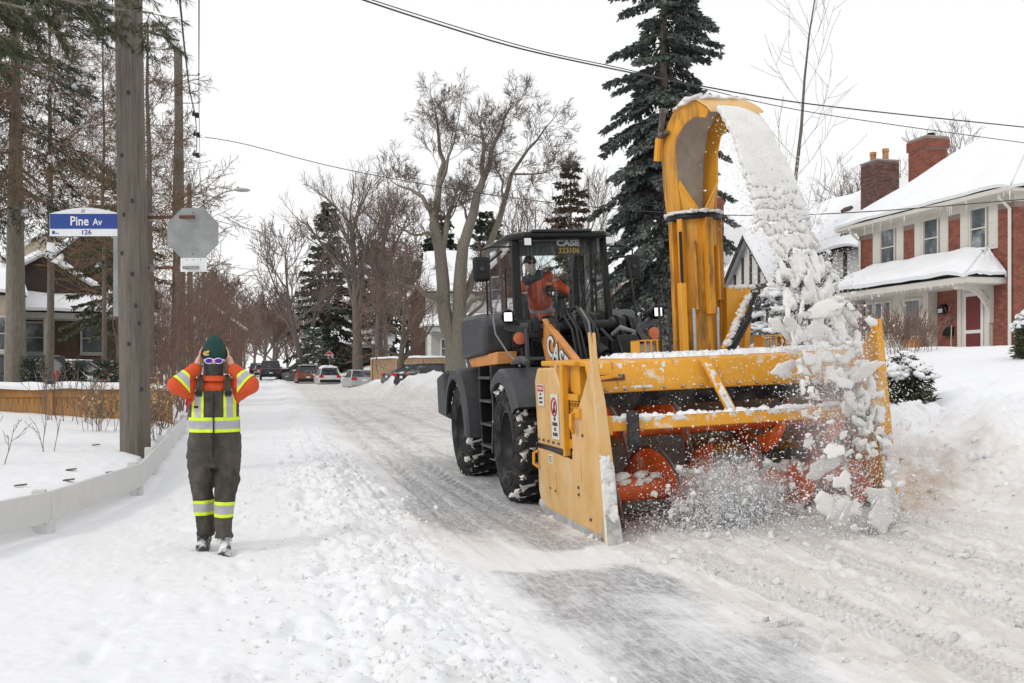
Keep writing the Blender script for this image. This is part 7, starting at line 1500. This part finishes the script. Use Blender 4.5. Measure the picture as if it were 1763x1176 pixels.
# a yellowed clump of leaves and fallen leaves in the bed
# ================================================================ FLYING SNOW
# the stream leaves the chute lip towards the front, arches over and falls before the far side plate
KS = [(4.88, 9.86, 4.43), (4.89, 9.74, 4.35), (4.94, 9.54, 4.05), (5.01, 9.35, 3.64), (5.06, 9.22, 3.32), (5.09, 9.1, 3.01), (5.19, 8.85, 2.4), (5.29, 8.6, 1.71), (5.33, 8.4, 1.16), (5.33, 8.22, .47), (5.3, 8.12, .15)]
WS = [.31, .31, .33, .37, .39, .41, .46, .52, .54, .54, .54]
WD = V(.966, .26, 0).normalized()
def spine(s):
    f = s*(len(KS)-1); i = min(int(f), len(KS)-2); t = f-i
    p0, p1, p2, p3 = [Vector(KS[max(0, min(len(KS)-1, k))]) for k in (i-1, i, i+1, i+2)]
    p = .5*((2*p1)+(p2-p0)*t+(2*p0-5*p1+4*p2-p3)*t*t+(3*p1-p0-3*p2+p3)*t**3); return p, WS[i]+(WS[i+1]-WS[i])*t
ns_, nt_ = 290, 84; mb = MB()
TT = np.linspace(-1, 1, nt_+1); SS = np.linspace(0, .84, ns_+1)
gs, gt = np.meshgrid(SS, TT, indexing='ij')
# slabs: cracks run mostly across the stream and open as it falls
wob = .035*fbm(gs*10, gt*2.0, 3, 61)
row = (gs+wob+.02*gt)/.042; seam = np.abs(row-np.round(row)); rid = np.round(row)
colw = (gt+.9*noise2(rid*3.7, rid*0+.5, 62)+.12*fbm(gs*30, gt*3, 2, 66))/.62; seamc = np.abs(colw-np.round(colw))
gap = .34*sstep(.27, .8, gs)
gone = noise2(rid*5.1+.3, np.round(colw)*3.3+.7, 63)
cell = fbm(gs*30, gt*3.2, 4, 7)
edge = .97-.16*np.abs(noise2(gs*26, gt*0+np.sign(gt)*3.3, 8))-.07*np.abs(noise2(gs*80, gt*0+np.sign(gt)*3.3, 9))+.06*sstep(.2, .5, gs)
alive = (np.abs(gt) < edge)&((seam > gap*(.55+.9*cell))|(gs < .26+.10*noise2(gt*3, gt*0, 5)))&((seamc > gap*.35*(.6+cell))|(gs < .36))&(gone > -1.1+sstep(.30, .84, gs)*1.15)
lump = fbm(gs*16, gt*3.5, 4, 27)
pos = np.zeros((ns_+1, nt_+1, 3)); tilt = noise2(rid*2.3, np.round(colw)*1.9, 64)
for i, s in enumerate(SS):
    p, w = spine(float(s)); tg = (spine(min(1, float(s)+.01))[0]-p).normalized(); nr = tg.cross(WD).normalized(); br = float(sstep(.22, .6, s))
    for k, t in enumerate(TT): pos[i, k] = p+WD*w*float(t)+nr*(.03*float(lump[i, k])*(.12+br*1.0)-.03*float(t)**2+br*(.075*float(tilt[i, k])))
mb = MB(); idx = -np.ones((ns_+1, nt_+1), int)
for i in range(ns_):
    for k in range(nt_):
        if alive[i, k] and alive[i+1, k] and alive[i, k+1] and alive[i+1, k+1]:
            q = []
            for a, b in ((i, k), (i+1, k), (i+1, k+1), (i, k+1)):
                if idx[a, b] < 0: idx[a, b] = len(mb.v); mb.v.append(tuple(pos[a, b]))
                q.append(idx[a, b])
            mb.f.append(tuple(q))
fl = obj('flying_snow', mb, 'snow_flying', None, smooth=180); md = fl.modifiers.new('thick', 'SOLIDIFY'); md.thickness = .06; md.offset = 0; sm_ = fl.modifiers.new('soft', 'SMOOTH'); sm_.iterations = 3
stuff(fl); fl['label'] = 'sheet of snow shooting over from the chute'; fl['category'] = 'snow'
def slab_clods(name, n, s0, s1, size, label, seed, spread=1., flat=.11, m='snow_flying', pw=1., big=1.1):
    """thin ragged plates of snow, turned every way"""
    r = np.random.RandomState(seed); iv, fc = ico(3 if size > .06 else 2); VV = []; FF = []; o = 0
    for k in range(n):
        s = s0+(s1-s0)*r.rand()**pw; p, w = spine(s); t = r.uniform(-1, 1); c = np.array(p+WD*w*spread*t)+r.normal(size=3)*np.array([.04, .12, .05])*(.5+s); sz = size*(.35+r.rand()**1.6*big)
        v = iv.copy(); ln = np.maximum(np.hypot(v[:, 0], v[:, 2]), 1e-6); an = np.arctan2(v[:, 2], v[:, 0]); ca_, sa_ = np.cos(an), np.sin(an)
        prof = 1+.6*noise2(ca_*1.3+k*3.1, sa_*1.3+k*1.7, seed)+.22*noise2(ca_*3.2+k*7.7, sa_*3.2, seed+1)+.08*noise2(ca_*9+k, sa_*9+k, seed+5); th = (1+.3*noise2(v[:, 0]*1.5+k*2., v[:, 2]*1.5, seed+2))
        v = np.stack([v[:, 0]*prof, np.sign(v[:, 1])*np.abs(v[:, 1])**.6*flat*th, v[:, 2]*prof*r.uniform(.4, .8)], -1)*sz
        for (i_, j_), a in (((0, 2), r.uniform(-.75, .75)), ((1, 2), r.normal()*.35), ((0, 1), r.normal()*.35+.25)):
            ca, sa = math.cos(a), math.sin(a); x_, y_ = v[:, i_].copy(), v[:, j_].copy(); v[:, i_] = x_*ca-y_*sa; v[:, j_] = x_*sa+y_*ca
        VV.append(v+c); FF.append(fc+o); o += len(iv)
    me = bpy.data.meshes.new(name); me.from_pydata(np.concatenate(VV).tolist(), [], np.concatenate(FF).tolist()); me.update(); me.shade_smooth(); ob = obj(name, me, m); stuff(ob); ob['label'] = label; ob['category'] = 'snow'; return ob
slab_clods('falling_snow_slabs', 46, .55, .96, .13, 'broken snow slabs tumbling down in front of the blower fin', 5, 1.0, pw=1.05)
slab_clods('falling_snow_lumps', 150, .40, 1.0, .045, 'smaller snow lumps falling with the broken slabs', 6, 1.25, .3, pw=.8)
cr = []
r = np.random.RandomState(15)
for k in range(1700):
    s = .2+.82*r.rand()**.6; p, w = spine(min(1, s)); c = p+WD*w*1.45*r.uniform(-1, 1); q = r.normal(size=3)*np.array([.12, .22, .10]); z = .004+.010*r.rand()**3; cr.append((c.x+q[0], c.y+q[1], c.z+q[2], z, z, z*1.5))
for k in range(15000):
    s = .12+.88*r.rand()**.7; p, w = spine(min(1, s)); c = p+WD*w*(1.0+.25*abs(r.normal()))*r.uniform(-1, 1); q = r.normal(size=3)*np.array([.06, .16, .06])*(.5+s); z = .0022+.004*r.rand()**2; cr.append((c.x+q[0], c.y+q[1], c.z+q[2], z, z, z*2.2))
clods('falling_crumbs', cr, 'snow_fluffy', 'fine snow crumbs falling around the snow stream', 'snow', seed=21, smooth=0, sub=0)
# burst thrown up by the augers
bs = []; r = np.random.RandomState(16)
for k in range(15000):
    x = 4.28+r.normal()*(.36 if k % 3 else .2); y = 8.80+r.normal()*.24; z = .10+abs(r.normal())*(.34 if k % 3 else .26)*max(.2, 1.15-abs(x-4.3)*.7); z_ = .003+.008*r.rand()**3; bs.append((x, y, max(.10, z), z_, z_, z_*1.2))
for k in range(2600):
    s = .002+.006*r.rand()**2; bs.append((r.uniform(3.1, 6.2), r.uniform(8.3, 9.2), .1+1.6*r.rand()**1.6, s, s, s*1.3))
clods('snow_burst', bs, 'snow_fluffy', 'burst of snow thrown up by the lower auger', 'snow', seed=22, smooth=0, sub=0)
bl_ = []
for k in range(420):
    x = 4.28+r.normal()*.30; y = 8.86+r.normal()*.16; s = .012+.035*r.rand()**3; bl_.append((x, y, .12+abs(r.normal())*.24, s, s, s*.8))
clods('snow_burst_lumps', bl_, 'snow_flying', 'larger snow lumps leaping from the lower auger', 'snow', seed=23, sub=2, rough=.7)

# powder hanging in the air round the augers and where the stream lands
def mist(name, label, c, rad_, dens, nsc, seed):
    m = bpy.data.materials.new(name); m.use_nodes = True; t = m.node_tree; L = t.links.new; t.nodes.remove(t.nodes['Principled BSDF']); out = t.nodes['Material Output']
    pv = node(t, 'ShaderNodeVolumePrincipled'); pv.inputs['Color'].default_value = (.95, .95, .95, 1); pv.inputs['Anisotropy'].default_value = .2
    tc = t.nodes.new('ShaderNodeTexCoord'); ln = node(t, 'ShaderNodeVectorMath', operation='LENGTH'); L(tc.outputs['Object'], ln.inputs[0])
    fall = node(t, 'ShaderNodeMapRange'); fall.inputs['From Min'].default_value = 1.; fall.inputs['From Max'].default_value = .15; L(ln.outputs['Value'], fall.inputs[0])
    nz = node(t, 'ShaderNodeTexNoise', Scale=nsc, Detail=4., Roughness=.65); L(tc.outputs['Object'], nz.inputs['Vector'])
    rm_ = node(t, 'ShaderNodeMapRange'); rm_.inputs['From Min'].default_value = .38; rm_.inputs['From Max'].default_value = .68; L(nz.outputs['Fac'], rm_.inputs[0])
    mu = node(t, 'ShaderNodeMath', operation='MULTIPLY'); L(fall.outputs[0], mu.inputs[0]); L(rm_.outputs[0], mu.inputs[1]); m2 = node(t, 'ShaderNodeMath', operation='MULTIPLY'); L(mu.outputs[0], m2.inputs[0]); m2.inputs[1].default_value = dens
    L(m2.outputs[0], pv.inputs['Density']); L(pv.outputs[0], out.inputs['Volume']); MATS[name] = m
    me = mesh_from(name, MB().ball((0, 0, 0), 1., 20, 14)); o = obj(name, me, name); o.location = c; o.scale = rad_; stuff(o); o['label'] = label; o['category'] = 'snow mist'; return o
mist('snow_mist', 'white powder haze around the lower auger', (4.3, 8.72, .42), (.66, .34, .46), 10., 2.6, 1)
mist('falling_mist', 'powder haze around the falling snow slabs', (5.24, 8.5, 1.15), (.55, .40, 1.35), 3., 2.2, 2)
